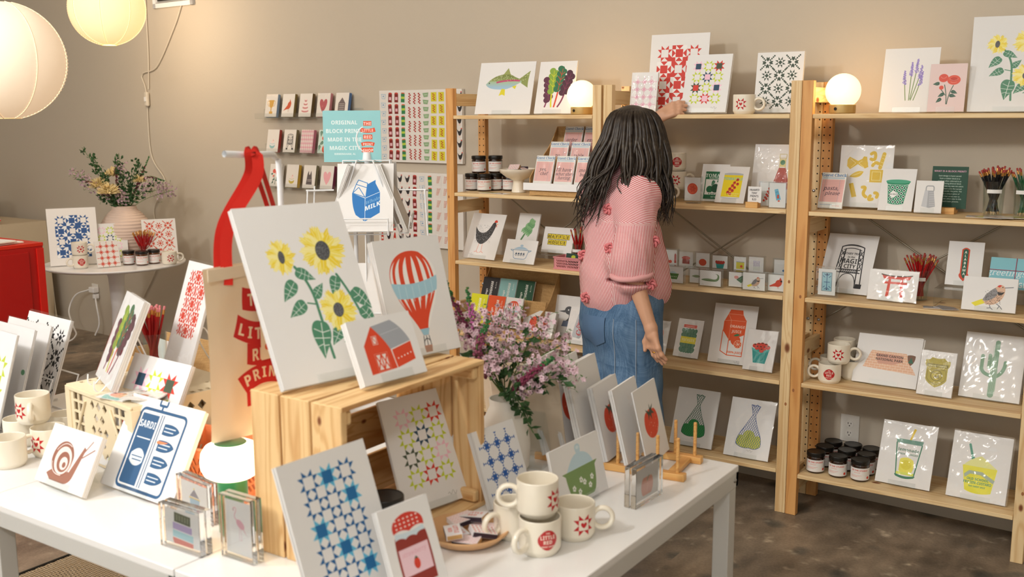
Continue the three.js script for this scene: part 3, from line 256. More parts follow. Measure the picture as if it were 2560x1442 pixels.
  milk: (c, H) => { c.save(); c.translate(2, H / 2 - 46); const b = '#1e74bd'; F(c, b, 'M25 38L48 48V90L32 78Q25 64 25 38zM48 48L74 36V74L48 90z'); F(c, b, 'M52 22L66 14V20L74 36L49 47z'); S(c, b, 1.2, 'M36 14L52 20L49 46L26 38L32 22zM32 22L50 28M36 28L26 38M37 28L48 46'); S(c, '#e6edf4', 0.8, 'M48 48V90M49 47L74 36'); c.save(); c.transform(1, -0.42, 0, 1, 61, 60); T(c, '#f2f5f8', 'MILK', 0, 2, 11); T(c, '#8cb8dc', 'Whole', 0, -8, 8, 'serif', hand); c.restore(); c.restore(); },
  chardpanel: (c, H) => { A.chard(c, H); },
  pumpkin: (c, H) => { for (const [x, r] of [[36, 12], [64, 12], [44, 13], [56, 13], [50, 12]]) { E(c, '#eba48e', x, H * 0.62, r, 21); S(c, '#f5d2c6', 1, `M${x} ${H * 0.62 - 16}q4 16 0 32`); } S(c, '#8fa48a', 3, `M50 ${H * 0.46}Q52 ${H * 0.36} 58 ${H * 0.32}`); },
  flamingo: (c, H) => { const p = '#dfa9b6'; S(c, p, 3, 'M34 30Q28 22 38 20Q46 22 40 34Q30 48 44 56'); E(c, p, 58, 66, 18, 11, 0.6); F(c, p, 'M66 70L84 96L72 84z'); S(c, p, 1.2, 'M54 78L52 112M60 80L62 112L56 112'); F(c, '#8a6f74', 'M33 22l-4 7l3 0z'); },
  books: (c, H) => { c.save(); c.translate(0, H / 2 - 36); c.rotate(0.06); R(c, '#575c48', 28, 4, 48, 20); for (let i = 0; i < 5; i++) R(c, '#7e846c', 34 + i * 8, 8, 4, 12); R(c, '#b7a5cf', 24, 26, 56, 14); R(c, '#a4d2da', 24, 42, 60, 14); F(c, '#dc6a58', 'M24 58H84V74H34Q24 70 24 58z'); c.restore(); },
  tent: (c, H) => { F(c, '#6d6472', `M50 ${H * 0.2}L68 ${H * 0.44}H32z`); R(c, '#d9b84a', 30, H * 0.46, 40, 4); R(c, '#8fb4cc', 32, H * 0.5, 36, 30); E(c, '#e6c94c', 50, H * 0.18, 2); },
  slice: (c, H) => { const y = H / 2 - 2; E(c, '#d8452a', 50, y, 33, 33); E(c, '#e2623f', 50, y, 28, 28); for (let k = 0; k < 6; k++) { c.save(); c.translate(50, y); c.rotate(k * TAU / 6); F(c, '#c93a24', 'M4-3Q18-10 22-3Q22 4 6 4z'); S(c, '#f0a58c', 0.8, 'M6 0h14'); c.restore(); } sig(c, 10, H - 8); },
  tiles: (c, H) => { R(c, '#8f9aa2', 20, 18, 60, H - 40); R(c, '#9fcbd6', 24, 22, 52, H - 48); S(c, '#2f4f86', 3, `M36 28Q50 48 64 28M36 ${H - 32}Q50 ${H - 52} 64 ${H - 32}M50 36V${H - 40}M34 ${H / 2}h32M28 40l10 8M72 40l-10 8M28 ${H - 44}l10-8M72 ${H - 44}l-10-8`); E(c, '#24365e', 50, 30, 6, 4); E(c, '#24365e', 50, H - 34, 6, 4); },
  cass2: (c, H) => { F(c, '#bcd6e2', `M32 ${H * 0.4}Q50 ${H * 0.22} 70 ${H * 0.4}z`); F(c, '#5f8a4a', `M22 ${H * 0.42}H80L70 ${H * 0.78}H32z`); for (let k = 0; k < 5; k++) E(c, '#e8eee4', 34 + k * 8, H * 0.62, 2); sig(c, 8, H - 6); },
  fish2: (c, H) => { F(c, '#7c9a70', `M12 ${H / 2}Q40 ${H * 0.3} 66 ${H / 2}L84 ${H * 0.4}V${H * 0.62}L66 ${H / 2}Q40 ${H * 0.7} 12 ${H / 2}z`); S(c, '#c48a90', 1, `M20 ${H / 2}H64`); },
  gator: (c, H) => { F(c, '#6d8c62', `M8 ${H * 0.6}Q30 ${H * 0.48} 60 ${H * 0.55}Q86 ${H * 0.6} 84 ${H * 0.3}Q80 ${H * 0.2} 70 ${H * 0.2}Q92 ${H * 0.16} 92 ${H * 0.4}Q92 ${H * 0.72} 60 ${H * 0.7}Q30 ${H * 0.72} 8 ${H * 0.64}z`); S(c, '#c4d2bc', 0.8, `M20 ${H * 0.58}Q50 ${H * 0.54} 80 ${H * 0.6}`); sig(c, 6, H - 6); },
  turtle: (c, H) => { F(c, '#5c7d62', `M40 ${H * 0.5}L70 ${H * 0.2}L92 ${H * 0.34}L66 ${H * 0.72}z`); E(c, '#e0a09a', 40, H * 0.34, 12, 8); S(c, '#c7d6c6', 1, `M52 ${H * 0.5}L80 ${H * 0.3}`); S(c, '#e0564a', 1, `M70 ${H * 0.86}q8-10 20-8`); },
  cardinal: (c, H) => { F(c, '#d2452e', `M8 ${H * 0.7}L40 ${H * 0.5}Q44 ${H * 0.3} 60 ${H * 0.3}L66 ${H * 0.14}L76 ${H * 0.36}Q76 ${H * 0.7} 52 ${H * 0.74}Q38 ${H * 0.7} 12 ${H * 0.76}z`); F(c, '#2b2523', `M66 ${H * 0.34}h10v8h-8z`); S(c, '#b8563c', 1.4, `M52 ${H * 0.74}v8M58 ${H * 0.74}v8`); },
  vine: (c, H) => { S(c, '#39482e', 1.4, 'M64 30Q50 70 34 118'); for (let k = 0; k < 9; k++) E(c, '#d43c28', 64 - k * 4 + (k % 2) * 12 - 6, 36 + k * 9, 7); },
  cake: (k1) => (c, H) => { const y = H * 0.72; E(c, k1, 48, y, 22, 16); E(c, '#e9e4e0', 48, y - 12, 22, 14); S(c, k1, 2, `M28 ${y - 14}Q48 ${y - 4} 68 ${y - 14}`); E(c, '#e6a79c', 54, y - 26, 5, 9); E(c, '#efd9d0', 50, y - 20, 14, 8); },
  trophy: (c, H) => { const g = '#d4a244'; F(c, g, `M30 ${H * 0.26}H70Q70 ${H * 0.56} 54 ${H * 0.6}V${H * 0.76}H64V${H * 0.86}H36V${H * 0.76}H46V${H * 0.6}Q30 ${H * 0.56} 30 ${H * 0.26}z`); S(c, g, 3, `M30 ${H * 0.3}Q14 ${H * 0.28} 20 ${H * 0.42}T36 ${H * 0.52}M70 ${H * 0.3}Q86 ${H * 0.28} 80 ${H * 0.42}T64 ${H * 0.52}`); },
  redbird: (c, H) => { F(c, '#c9502c', `M12 ${H * 0.74}L44 ${H * 0.5}Q48 ${H * 0.36} 60 ${H * 0.34}L62 ${H * 0.22}L74 ${H * 0.4}Q74 ${H * 0.6} 56 ${H * 0.66}Q36 ${H * 0.66} 12 ${H * 0.74}z`); S(c, '#9a6a5a', 1.2, `M52 ${H * 0.66}V${H * 0.78}M58 ${H * 0.64}V${H * 0.78}`); },
  tiers: (c, H) => { for (let k = 0; k < 4; k++) { const w = 10 + k * 6, y = H * (0.3 + k * 0.15); E(c, '#c9807e', 50, y, w, 8); E(c, '#eedad4', 50, y - 5, w - 3, 5); } },
  heart: (k) => (c, H) => { F(c, k, `M50 ${H * 0.82}C10 ${H * 0.5} 18 ${H * 0.22} 36 ${H * 0.26}Q46 ${H * 0.28} 50 ${H * 0.38}Q54 ${H * 0.28} 64 ${H * 0.26}C82 ${H * 0.22} 90 ${H * 0.5} 50 ${H * 0.82}z`); },
  house: (c, H) => { F(c, '#6f6260', `M24 ${H * 0.84}V${H * 0.44}L50 ${H * 0.2}L76 ${H * 0.44}V${H * 0.84}z`); for (let k = 0; k < 5; k++) R(c, '#c9beb6', 30, H * (0.46 + k * 0.075), 40, 2.4); },
  bag: (c, H) => { F(c, '#5d5453', `M28 ${H * 0.84}L34 ${H * 0.4}L42 ${H * 0.24}L48 ${H * 0.42}H54L62 ${H * 0.24}L68 ${H * 0.4}L76 ${H * 0.84}z`); R(c, '#b6aba6', 34, H * 0.62, 36, 3); R(c, '#b6aba6', 36, H * 0.68, 32, 3); },
  arm: (c, H) => { S(c, '#e0bc2c', 10, `M50 ${H * 0.74}Q44 ${H * 0.5} 54 ${H * 0.32}`); S(c, '#e0bc2c', 3, `M54 ${H * 0.34}L44 ${H * 0.2}M55 ${H * 0.33}L52 ${H * 0.18}M56 ${H * 0.33}L60 ${H * 0.18}M57 ${H * 0.35}L68 ${H * 0.24}`); R(c, '#b5563c', 38, H * 0.76, 22, 6); },
  tomatoes2: (c, H) => { R(c, '#cfded2', 0, 0, 100, H); for (const [x, y, r] of [[56, 0.3, 12], [40, 0.36, 11], [70, 0.26, 10], [58, 0.82, 22]]) E(c, '#dc4a24', x, y * H, r); for (const [x, y, a] of [[20, 0.06, 0.2], [34, 0.04, -0.3], [76, 0.42, 0.8], [40, 0.52, 1.2], [66, 0.5, -0.8], [16, 0.66, 0.3]]) leaf(c, x, y * H, 1.6, a, '#4f7a60'); },
  loop: (c, H) => { S(c, '#b8b2b8', 1.4, `M60 ${H * 0.2}Q34 ${H * 0.5} 58 ${H * 0.8}Q84 ${H * 0.5} 60 ${H * 0.2}M52 ${H * 0.3}Q44 ${H * 0.5} 54 ${H * 0.7}`); },
  gingham: (c, H) => { for (let i = 0; i < 6; i++) { c.fillStyle = 'rgba(222,130,150,.42)'; c.fillRect(8 + i * 16, 0, 8, H); c.fillRect(0, 6 + i * 22, 100, 10); } for (let i = 0; i < 6; i++) for (let j = 0; j < 6; j++) R(c, '#dd8ea2', 10 + i * 16, 9 + j * 22, 4, 4); },
  jar: (c, H) => { },
  redpanel: (c, H) => { const s = 22, k = '#cf3d2c'; for (let j = 0; j < 5; j++) for (let i = 0; i < 3; i++) { const x = 50 + (i - 1) * s, y = 24 + j * s; if ((i + j) % 2) { R(c, k, x - s / 2, y - s / 2, s, s); star(c, x, y, s, '#e9e2df'); } else star(c, x, y, s, k, null); if ((i + j) % 2 === 0) R(c, k, x - s * 0.12, y - s * 0.24, s * 0.24, s * 0.48); } },
  blank: (c, H) => { },
};
// ---------------------------------------------------------------- the room
const wallZ = (x) => -0.34 + 0.05 * (x - 0.3), WALL_TURN = -Math.atan(0.05);
{
  const paint = MS({ color: C('#c4b8a6'), roughness: 0.75, bumpMap: dataTex(256, 256, (u, v) => { const t = 128 + 50 * tn(u, v, 40, 40, 2) + 30 * tn(u, v, 90, 90, 5); return [t, t, t]; }, [1.2, 1.2], false), bumpScale: 0.0006 });
  const concrete = dataTex(1024, 1024, (u, v) => {
    const w = (fu, s) => noise3(Math.cos(u * TAU) * fu, Math.sin(u * TAU) * fu + s, Math.cos(v * TAU) * fu) + 0.5 * noise3(Math.sin(v * TAU) * fu, Math.cos(u * TAU) * fu * 2 + s, Math.sin(u * TAU) * fu * 2);
    const big = w(1.1, 3), mid = w(4, 11), fine = noise3(u * 220, v * 220, 1), grit = noise3(u * 480, v * 480, 8), pale = Math.max(0, noise3(u * 26, v * 30, 5) - 0.45) * 1.5 * Math.max(0, noise3(u * 90, v * 90, 2) + 0.5), stain = Math.max(0, noise3(u * 14, v * 14, 21) - 0.62) * 2;
    const k = 1 + 0.14 * big + 0.12 * mid + 0.06 * fine + 0.05 * grit, p = pale * 62;
    return [clamp8(134 * k + p - 70 * stain), clamp8(119 * k + p - 52 * stain), clamp8(102 * k + p * 0.9 - 36 * stain)];
  }, [1 / 3.2, 1 / 3.2]);
  const floorMat = MS({ map: concrete, roughness: 0.42, bumpMap: concrete.clone(), bumpScale: 0.0008 });
  const W = ROOM.x1 - ROOM.x0, cx = (ROOM.x0 + ROOM.x1) / 2, D = ROOM.z1 + 1.2, cz = (ROOM.z1 - 1.2) / 2;
  struct('floor', uvBox(box(W + 0.4, 0.12, D + 0.4, cx, -0.06, cz), 0, 0.2, 0.4), floorMat);
  struct('ceiling', uvBox(box(W + 0.4, 0.12, D + 0.4, cx, ROOM.h + 0.06, cz)), MS({ color: C('#dedad2'), roughness: 0.9 }));
  const wb = struct('wall_back', uvBox(box(W + 1, ROOM.h, 0.16, 0, ROOM.h / 2, -0.08)), paint); wb.position.set(cx, 0, wallZ(cx)); wb.rotation.y = WALL_TURN;
  struct('wall_left', uvBox(box(0.16, ROOM.h, D, ROOM.x0 - 0.08, ROOM.h / 2, cz), 1), paint);
  struct('wall_right', uvBox(box(0.16, ROOM.h, D, ROOM.x1 + 0.08, ROOM.h / 2, cz), 1), paint);
  const z = ROOM.z1 + 0.08, wins = [[-5.2, -2.2], [-1.2, 1.4], [1.7, 4.1]];
  const walls = [box(W, 0.55, 0.16, cx, 0.275, z), box(W, ROOM.h - 2.75, 0.16, cx, (ROOM.h + 2.75) / 2, z)];
  let from = ROOM.x0; for (const [a, b] of [...wins, [ROOM.x1, 0]]) { walls.push(box(a - from, 2.2, 0.16, (a + from) / 2, 1.65, z)); from = b; }
  struct('wall_front', uvBox(merge(walls)), paint);
  wins.forEach(([a, b], i) => {
    const o = new THREE.Group(); o.name = 'window_' + (i + 1); o.userData.kind = 'structure'; scene.add(o);
    const fr = []; for (const x of [a + 0.03, (a + b) / 2, b - 0.03]) fr.push(box(0.06, 2.2, 0.08, x, 1.65, z)); for (const y of [0.58, 2.72]) fr.push(box(b - a, 0.06, 0.08, (a + b) / 2, y, z));
    part(o, 'window_frame', fr, MS({ color: C('#2c2c2e'), roughness: 0.5 })); part(o, 'pane', box(b - a, 2.2, 0.008, (a + b) / 2, 1.65, z), M.glass);
  });
}
const onWall = (o, x, y, out = 0) => { o.position.set(x, y, wallZ(x) + out); o.rotation.y = WALL_TURN; return o; };
function outlet(label, x, y, plugs) {
  const o = onWall(thing('wall_outlet', label, 'outlet'), x, y, 0.001);
  part(o, 'cover_plate', new RoundedBoxGeometry(0.082, 0.122, 0.007, 2, 0.004).translate(0, 0, 0.0035), MS({ color: C('#e6e2da'), roughness: 0.4 }));
  for (const s of [1, -1]) { const f = part(o, 'socket', mv(cyl(0.017, 0.017, 0.003, 24), 0, s * 0.021, 0.008, Math.PI / 2), MS({ color: C('#eeeae3'), roughness: 0.4 })); part(f, 'slot', [box(0.0022, 0.008, 0.001, -0.006, s * 0.021 + 0.003, 0.0097), box(0.0022, 0.006, 0.001, 0.006, s * 0.021 + 0.003, 0.0097), mv(cyl(0.0025, 0.0025, 0.001, 10), 0, s * 0.021 - 0.008, 0.0097, Math.PI / 2)], M.hole); }
  return o;
}
outlet('white double wall outlet behind the black candle jars on the lowest right shelf', 0.157, 0.31);
outlet('white wall outlet with plugs under the round white table', -5.7, 0.33);
{
  const o = onWall(thing('wall_vent', 'white framed air vent high on the wall at the top edge', 'vent'), -4.49, 2.5, 0.002);
  part(o, 'vent_frame', [box(0.44, 0.03, 0.02, 0, -0.1, 0.01), box(0.44, 0.03, 0.02, 0, 0.1, 0.01), box(0.03, 0.23, 0.02, -0.205, 0, 0.01), box(0.03, 0.23, 0.02, 0.205, 0, 0.01)], M.white);
  for (let k = 0; k < 7; k++) part(o, 'slat', mv(box(0.38, 0.003, 0.022), 0, -0.075 + k * 0.025, 0.01, 0.6), M.metal);
  part(o, 'duct_back', box(0.38, 0.18, 0.002, 0, 0, 0.002), M.black);
}
{ // hanging lamp cord with its inline switch, and the power cords below the round table
  const w = (x, y, o = 0.012) => [x, y, wallZ(x) + o], cm = MS({ color: C('#d6ccba'), roughness: 0.5 });
  tag(part(scene, numbered('lamp_cord'), tube([w(-4.66, 3.38), w(-4.79, 2.6), w(-4.81, 2.1), w(-4.83, 1.85)], 0.004, 40), cm), 'thin straight pale cord running down the wall from the ceiling to the inline switch', 'cord');
  const s = onWall(thing('inline_switch', 'small pale inline switch hanging on the cord on the back wall', 'switch'), -4.845, 1.78, 0.022);
  part(s, 'switch_body', new RoundedBoxGeometry(0.035, 0.1, 0.026, 2, 0.01), cm); part(s, 'rocker', box(0.016, 0.03, 0.006, 0, 0, 0.015), M.white);
  tag(part(scene, numbered('lamp_cord'), tube([w(-4.4, 2.4), w(-4.5, 2.25), w(-4.72, 2.0), w(-4.9, 1.95), w(-4.86, 1.82), w(-4.85, 1.4), w(-4.7, 1.2), w(-4.86, 1.0), w(-4.8, 0.7), w(-5.1, 0.3), w(-5.3, 0.012, 0.04)], 0.004, 90), cm), 'thin wavy pale cord hanging from the vent down behind the flowers', 'cord');
  const pl = thing('power_plug', 'white plug adapter pushed into the outlet under the round table', 'plug', [-5.68, 0.35, wallZ(-5.68) + 0.03]); pl.rotation.y = WALL_TURN;
  part(pl, 'plug_body', new RoundedBoxGeometry(0.07, 0.045, 0.05, 2, 0.008), M.white); part(pl, 'cable', tube([[-0.03, 0, 0.02], [-0.16, -0.05, 0.06], [-0.2, -0.17, 0.1], [0.02, -0.25, 0.2], [0.22, -0.28, 0.3], [0.2, -0.32, 0.4], [0.0, -0.335, 0.75]], 0.006, 60), M.white);
  const p2 = thing('power_plug', 'second plug below the adapter with its cord hanging straight to the floor', 'plug', [-5.66, 0.3, wallZ(-5.66) + 0.028]); p2.rotation.y = WALL_TURN;
  part(p2, 'plug_body', new RoundedBoxGeometry(0.034, 0.034, 0.04, 2, 0.006), M.white); part(p2, 'cable', tube([[0.01, -0.01, 0.01], [0.05, -0.06, 0.03], [0.07, -0.2, 0.03], [0.05, -0.29, 0.06]], 0.006, 40), M.white);
}

// ---------------------------------------------------------------- lamps
function lantern(label, x, y, z, r, cd, glow, color, low = 0) {
  const o = thing('paper_lantern', label, 'lantern', [x, y, z]), n = 44, pts = [];
  for (let i = 0; i <= n * 2; i++) { const a = -1.36 + 2.72 * i / (n * 2), q = r * (i % 2 ? 1 : 0.988); pts.push([Math.max(0.03, q * Math.cos(a)), q * 0.96 * Math.sin(a)]); }
  const paper = MP({ color: C('#f4ead8'), roughness: 1, emissive: color, emissiveIntensity: glow, side: THREE.DoubleSide });
  part(o, 'lamp_shade', lathe(pts, 64), paper);
  const ribs = []; for (let k = 0; k < 8; k++) { const a = k * TAU / 8, q = []; for (let i = 0; i <= 16; i++) { const b = -1.36 + 2.72 * i / 16; q.push([(r + 0.0004) * Math.cos(b) * Math.cos(a), (r + 0.0004) * 0.96 * Math.sin(b), (r + 0.0004) * Math.cos(b) * Math.sin(a)]); } ribs.push(tube(q, 0.0022, 24, 5)); }
  part(o, 'rib', ribs, MS({ color: C('#e7d5b6'), roughness: 0.9, emissive: color, emissiveIntensity: glow * 0.62 }));
  part(o, 'ring', mv(new THREE.TorusGeometry(r * 0.21, 0.003, 6, 32), 0, -r * 0.938, 0, Math.PI / 2), MS({ color: C('#e6cf8c'), roughness: 0.4, emissive: color, emissiveIntensity: glow * 0.6 }));
  part(o, 'cord', poly([[0, r * 0.94, 0], [0, ROOM.h - y, 0]], 0.004), M.white);
  const l = new THREE.PointLight(new THREE.Color(1, 0.80, 0.58), cd); l.position.set(x, y + low, z); l.castShadow = true; l.shadow.radius = 9; l.name = 'lantern_light'; scene.add(l);
  return [o, l];
}
lantern('large round white paper lantern hanging at the left edge', -2.735, 1.887, 1.676, 0.245, LANTERN.near, 0.4, new THREE.Color(0.98, 0.67, 0.42));
lantern('smaller round paper lantern glowing amber in front of the back wall', -4.322, 2.31, 0.061, 0.228, LANTERN.far, 0.78, new THREE.Color(1.0, 0.60, 0.22));
for (const [x, z, y, k, w] of [[-2.6, 4.5, 3.3, 1, 'behind the left table'], [-0.7, 4.9, 3.3, 1, 'behind the crate table'], [1.9, 5.2, 3.3, 0.55, 'nearest the right wall']]) {
  const [, l] = lantern('round paper lantern hanging high ' + w + ', out of the picture', x, y, z, 0.24, LANTERN.shop * k, 1.1, new THREE.Color(1, 0.9, 0.78)); l.color.setRGB(1, 0.985, 0.965);
}
function globe(label, x, y, z, s = 1) {
  const o = thing('globe_lamp', label, 'lamp', [x, y, z]), col = new THREE.Color(1, 0.72, 0.36);
  part(o, 'lamp_base', lathe([[0, 0], [0.049, 0], [0.051, 0.003], [0.051, 0.032], [0.049, 0.035], [0, 0.035]], 48), MS({ color: C('#b79c63'), roughness: 0.35, metalness: 0.35 }));
  const pts = []; for (let i = 0; i <= 30; i++) { const a = -0.86 + (Math.PI / 2 + 0.86) * i / 30; pts.push([Math.max(0.0001, 0.068 * Math.cos(a)), 0.0875 + 0.068 * Math.sin(a)]); }
  part(o, 'lamp_globe', lathe(pts, 48), MS({ color: C('#fff3dc'), roughness: 0.4, emissive: col, emissiveIntensity: 1.35 }));
  part(o, 'switch', mv(cyl(0.006, 0.006, 0.004, 16), -0.012, 0.018, 0.0505, Math.PI / 2, -0.24), M.black);
  const l = new THREE.PointLight(new THREE.Color(1, 0.62, 0.26), 0.1); l.position.set(x, y + 0.09, z); l.castShadow = true; l.shadow.radius = 2.4; l.name = 'globe_light'; scene.add(l); return o;
}
globe('round glowing table lamp on a gold base beside the chard print', -1.06, 1.661, -0.1);
globe('round glowing table lamp on a gold base beside the lavender print', 0.13, 1.661, -0.1);

// ---------------------------------------------------------------- pine shelving units
const XU = [-1.7706, -0.8925, -0.0], WU = [0.868, 0.891, 0.909];
const HS = [[1.66, 1.285, 0.947, 0.585, 0.21], [1.66, 1.279, 0.926, 0.569, 0.188], [1.66, 1.277, 0.927, 0.572, 0.181]];
['left', 'middle', 'right'].forEach((side, k) => {
  const o = thing('shelf_unit', `tall pine shelving unit with five shelves, the ${side} one of three in the row`, 'shelf unit', [XU[k], 0, 0], 0, 'pine shelving units along the wall'), W = WU[k];
  for (const s of [0, 1]) {
    const x = s ? W - 0.022 : 0.022;
    for (const z of [-0.016, -0.284]) {
      const p = part(o, 'post', rbox(0.044, 1.79, 0.032, 0.0025, x, 0.895, z, 1), s ^ (k & 1) ? M.pine : k === 1 ? M.pine : M.pineRed);
      const holes = []; for (let y = 0.1; y < 1.76; y += 0.032) for (const dx of [-0.012, 0.012]) holes.push(mv(cyl(0.0032, 0.0032, 0.0012, 8), x + dx, y, z < -0.1 ? -0.2682 : -0.0318, Math.PI / 2));
      const h = part(p, 'peg_hole', holes, M.hole); h.userData.kind = 'stuff';
      if (z > -0.1) for (const [ky, kx] of [[rr(0.2, 0.9), rr(-0.012, 0.012)], [rr(0.9, 1.6), rr(-0.012, 0.012)]]) part(p, 'knot', mv(cyl(0.0048, 0.0048, 0.0008, 14).scale(1, 1, 1.5), x + kx, ky, 0.0001, Math.PI / 2), MS({ color: C('#a3683c'), roughness: 0.6 }));
    }
    for (const y of [1.735, 1.21, 0.7, 0.12]) part(o, 'rail', rbox(0.02, 0.06, 0.236, 0.002, x, y, -0.15, 2), M.pine);
  }
  HS[k].forEach((y) => part(o, 'shelf', rbox(W - 0.09, 0.018, 0.3, 0.003, W / 2, y - 0.009, -0.15, 0), M.pine));
  const bm = MS({ color: C('#a39b8a'), roughness: 0.4, metalness: 0.7 });
  for (const s of [1, -1]) part(o, 'cross_brace', poly([[W / 2 - s * (W / 2 - 0.03), 1.34, -0.302 - 0.003 * s], [W / 2 + s * (W / 2 - 0.03), 0.79, -0.302 - 0.003 * s]], 0.004), bm);
  for (const x of [0.022, W - 0.022]) for (const y of [1.34, 0.79]) part(o, 'bolt', mv(lathe([[0, 0.004], [0.005, 0.003], [0.007, 0]], 16), x, y, -0.2675, Math.PI / 2), M.steel);
});

// ---------------------------------------------------------------- white metal tables, rug
function table(label, x0, x1) {
  const o = thing('display_table', label, 'table', [(x0 + x1) / 2, 0, 2.168]), W = x1 - x0 - 0.004, D = 1.25;
  part(o, 'tabletop', new RoundedBoxGeometry(W, 0.018, D, 2, 0.003).translate(0, 0.731, 0), M.white);
  for (const s of [-1, 1]) { part(o, 'apron', new RoundedBoxGeometry(0.018, 0.042, D, 1, 0.002).translate(s * (W / 2 - 0.009), 0.703, 0), M.metal); part(o, 'apron', new RoundedBoxGeometry(W, 0.042, 0.018, 1, 0.002).translate(0, 0.703, s * (D / 2 - 0.009)), M.metal); }
  for (const sx of [-1, 1]) for (const sz of [-1, 1]) {
    part(o, 'leg', new RoundedBoxGeometry(0.045, 0.722, 0.045, 1, 0.003).translate(sx * (W / 2 - 0.026), 0.361, sz * (D / 2 - 0.028)), M.metal);
    part(o, 'bolt', mv(lathe([[0, 0.005], [0.005, 0.0035], [0.007, 0]], 18), sx * W / 2, 0.704, sz * (D / 2 - 0.026), 0, 0, -sx * Math.PI / 2), M.steel);
    part(o, 'bolt', mv(lathe([[0, 0.005], [0.005, 0.0035], [0.007, 0]], 18), sx * (W / 2 - 0.026), 0.704, sz * D / 2, sz * Math.PI / 2), M.steel);
  }
  return o;
}
table('white metal table at the far left with cream mugs and a rack of prints', -1.80, -1.07);
table('white metal table in the middle with the snail and sardine prints', -1.07, -0.34);
table('white metal table at the right carrying the wooden crate', -0.34, 0.391);
{
  const w = 512, map = canvasTex(w, w, (c) => { c.fillStyle = '#b39c7c'; c.fillRect(0, 0, w, w); for (let j = 0; j < 32; j++) for (let i = 0; i < 32; i++) { const x = i * 16 + (j % 2) * 8, y = j * 16; c.fillStyle = `hsl(35,${24 + 8 * rnd()}%,${58 + 10 * rnd()}%)`; c.beginPath(); c.ellipse(x + 4, y + 4, 7, 4.5, 0.6, 0, TAU); c.fill(); c.fillStyle = '#231d18'; c.beginPath(); c.ellipse(x + 11, y + 12, 5.5, 3, 0.6, 0, TAU); c.fill(); } }, [3.2, 3.2]);
  const o = thing('woven_rug', 'woven jute rug with black stitches on the floor under the left table', 'rug', [-1.2, 0, 2.55]), g = new THREE.PlaneGeometry(1.86, 1.3, 90, 64).rotateX(-Math.PI / 2), p = g.attributes.position;
  for (let i = 0; i < p.count; i++) p.setY(i, 0.008 + 0.002 * Math.sin(p.getX(i) * 170) * Math.sin(p.getZ(i) * 170));
  g.computeVertexNormals(); part(o, 'weave', uvBox(g, 0, 0, 0), MS({ map, roughness: 0.95, bumpMap: map, bumpScale: 0.003 }));
  const e = []; for (const s of [-1, 1]) { e.push(tube([[-0.93, 0.008, s * 0.65], [0, 0.008, s * 0.65], [0.93, 0.008, s * 0.65]], 0.007, 30, 6)); e.push(tube([[s * 0.93, 0.008, -0.65], [s * 0.93, 0.008, 0], [s * 0.93, 0.008, 0.65]], 0.007, 30, 6)); }
  part(o, 'binding', e, M.black);
}
// ---------------------------------------------------------------- prints standing on easels
const D2R = Math.PI / 180;
function filmGeo(w, L, amp) {                                // loose clear sleeve with creases
  const nx = 22, ny = 28, g = new THREE.PlaneGeometry(w + 0.006, L + 0.006, nx, ny), p = g.attributes.position, s = rr(0, 50);
  for (let i = 0; i < p.count; i++) {
    const x = p.getX(i), y = p.getY(i), ex = Math.min(1, (w / 2 + 0.003 - Math.abs(x)) / 0.012), ey = Math.min(1, (L / 2 + 0.003 - Math.abs(y)) / 0.012);
    const a = 1 - Math.abs(noise3(x * 16 + y * 7 + s, y * 9 - x * 5, s)), b = 1 - Math.abs(noise3(x * 34 - y * 12, y * 22 + s, s + 9));
    p.setZ(i, amp * Math.max(0, Math.min(ex, ey)) * (0.7 * a * a + 0.45 * b * b));
  }
  g.computeVertexNormals(); return g;
}
function print(o) {
  const { key, x, y, z, yaw, tilt, w, L, t = 0.0035, n = 1, sleeve, label, group } = o;
  const g = thing(o.name || 'art_print', label, o.category || 'art print', [x, y + 0.0045 + t * n * Math.sin(tilt * D2R), z], yaw * D2R, group); g.rotation.x = -tilt * D2R;
  for (let k = 0; k < n; k++) { const j = k ? rr(-0.0015, 0.0015) : 0; part(g, 'backing_board', box(w - 0.0006, L - 0.0006, t * 0.86, j, L / 2 + (k ? rr(-0.002, 0) : 0), -t * (k + 0.5)), o.boardMat || (k % 2 ? M.board : M.paper)); }
  const a = o.a || art(w, L, o.d, o.paper || '#e8e6e4', o.ppm || 1500);
  part(g, 'print_sheet', setUV(new THREE.PlaneGeometry(w, L), a).translate(0, L / 2, 0.0006), o.gloss ? a.gloss : a.mat);
  if (sleeve) part(g, 'plastic_sleeve', filmGeo(w, L, sleeve).translate(0, L / 2, 0.002), M.film);
  if (o.edge) part(g, 'plastic_edge', [box(0.005, L, 0.0008, w / 2 + 0.004, L / 2, -t / 2), box(w, 0.006, 0.0008, 0, L + 0.004, -t / 2)], M.film);
  if (o.easel !== 0) {
    const T = t * n, ew = Math.min(0.11, w * 0.5), e = thing('display_easel', 'clear acrylic easel holding up the ' + o.short, 'easel', [x, y + 0.0045 + T * Math.sin(tilt * D2R), z], yaw * D2R, 'clear acrylic easels'); e.rotation.x = -tilt * D2R;
    part(e, 'lip', [box(ew, 0.02, 0.0022, 0, 0.007, 0.0065), box(ew, 0.0022, T + 0.011, 0, -0.0022, -T / 2 + 0.0015)], M.acrylic);
    part(e, 'back_rest', box(ew * 0.85, L * 0.55, 0.0022, 0, L * 0.27, -T - 0.0025), M.acrylic);
    const pr = part(e, 'prop', box(ew * 0.8, L * 0.5, 0.0022, 0, -L * 0.25, 0), M.acrylic); pr.position.set(0, L * 0.54, -T - 0.005); pr.rotation.x = Math.min(0.9, 2.1 * tilt * D2R);
  }
  return g;
}
const GP = 'art prints on the shelf units';
const netG = A.netbag('#2c5b45', '#2f9a4a'), netB = A.netbag('#33508c', '#d2d62c');
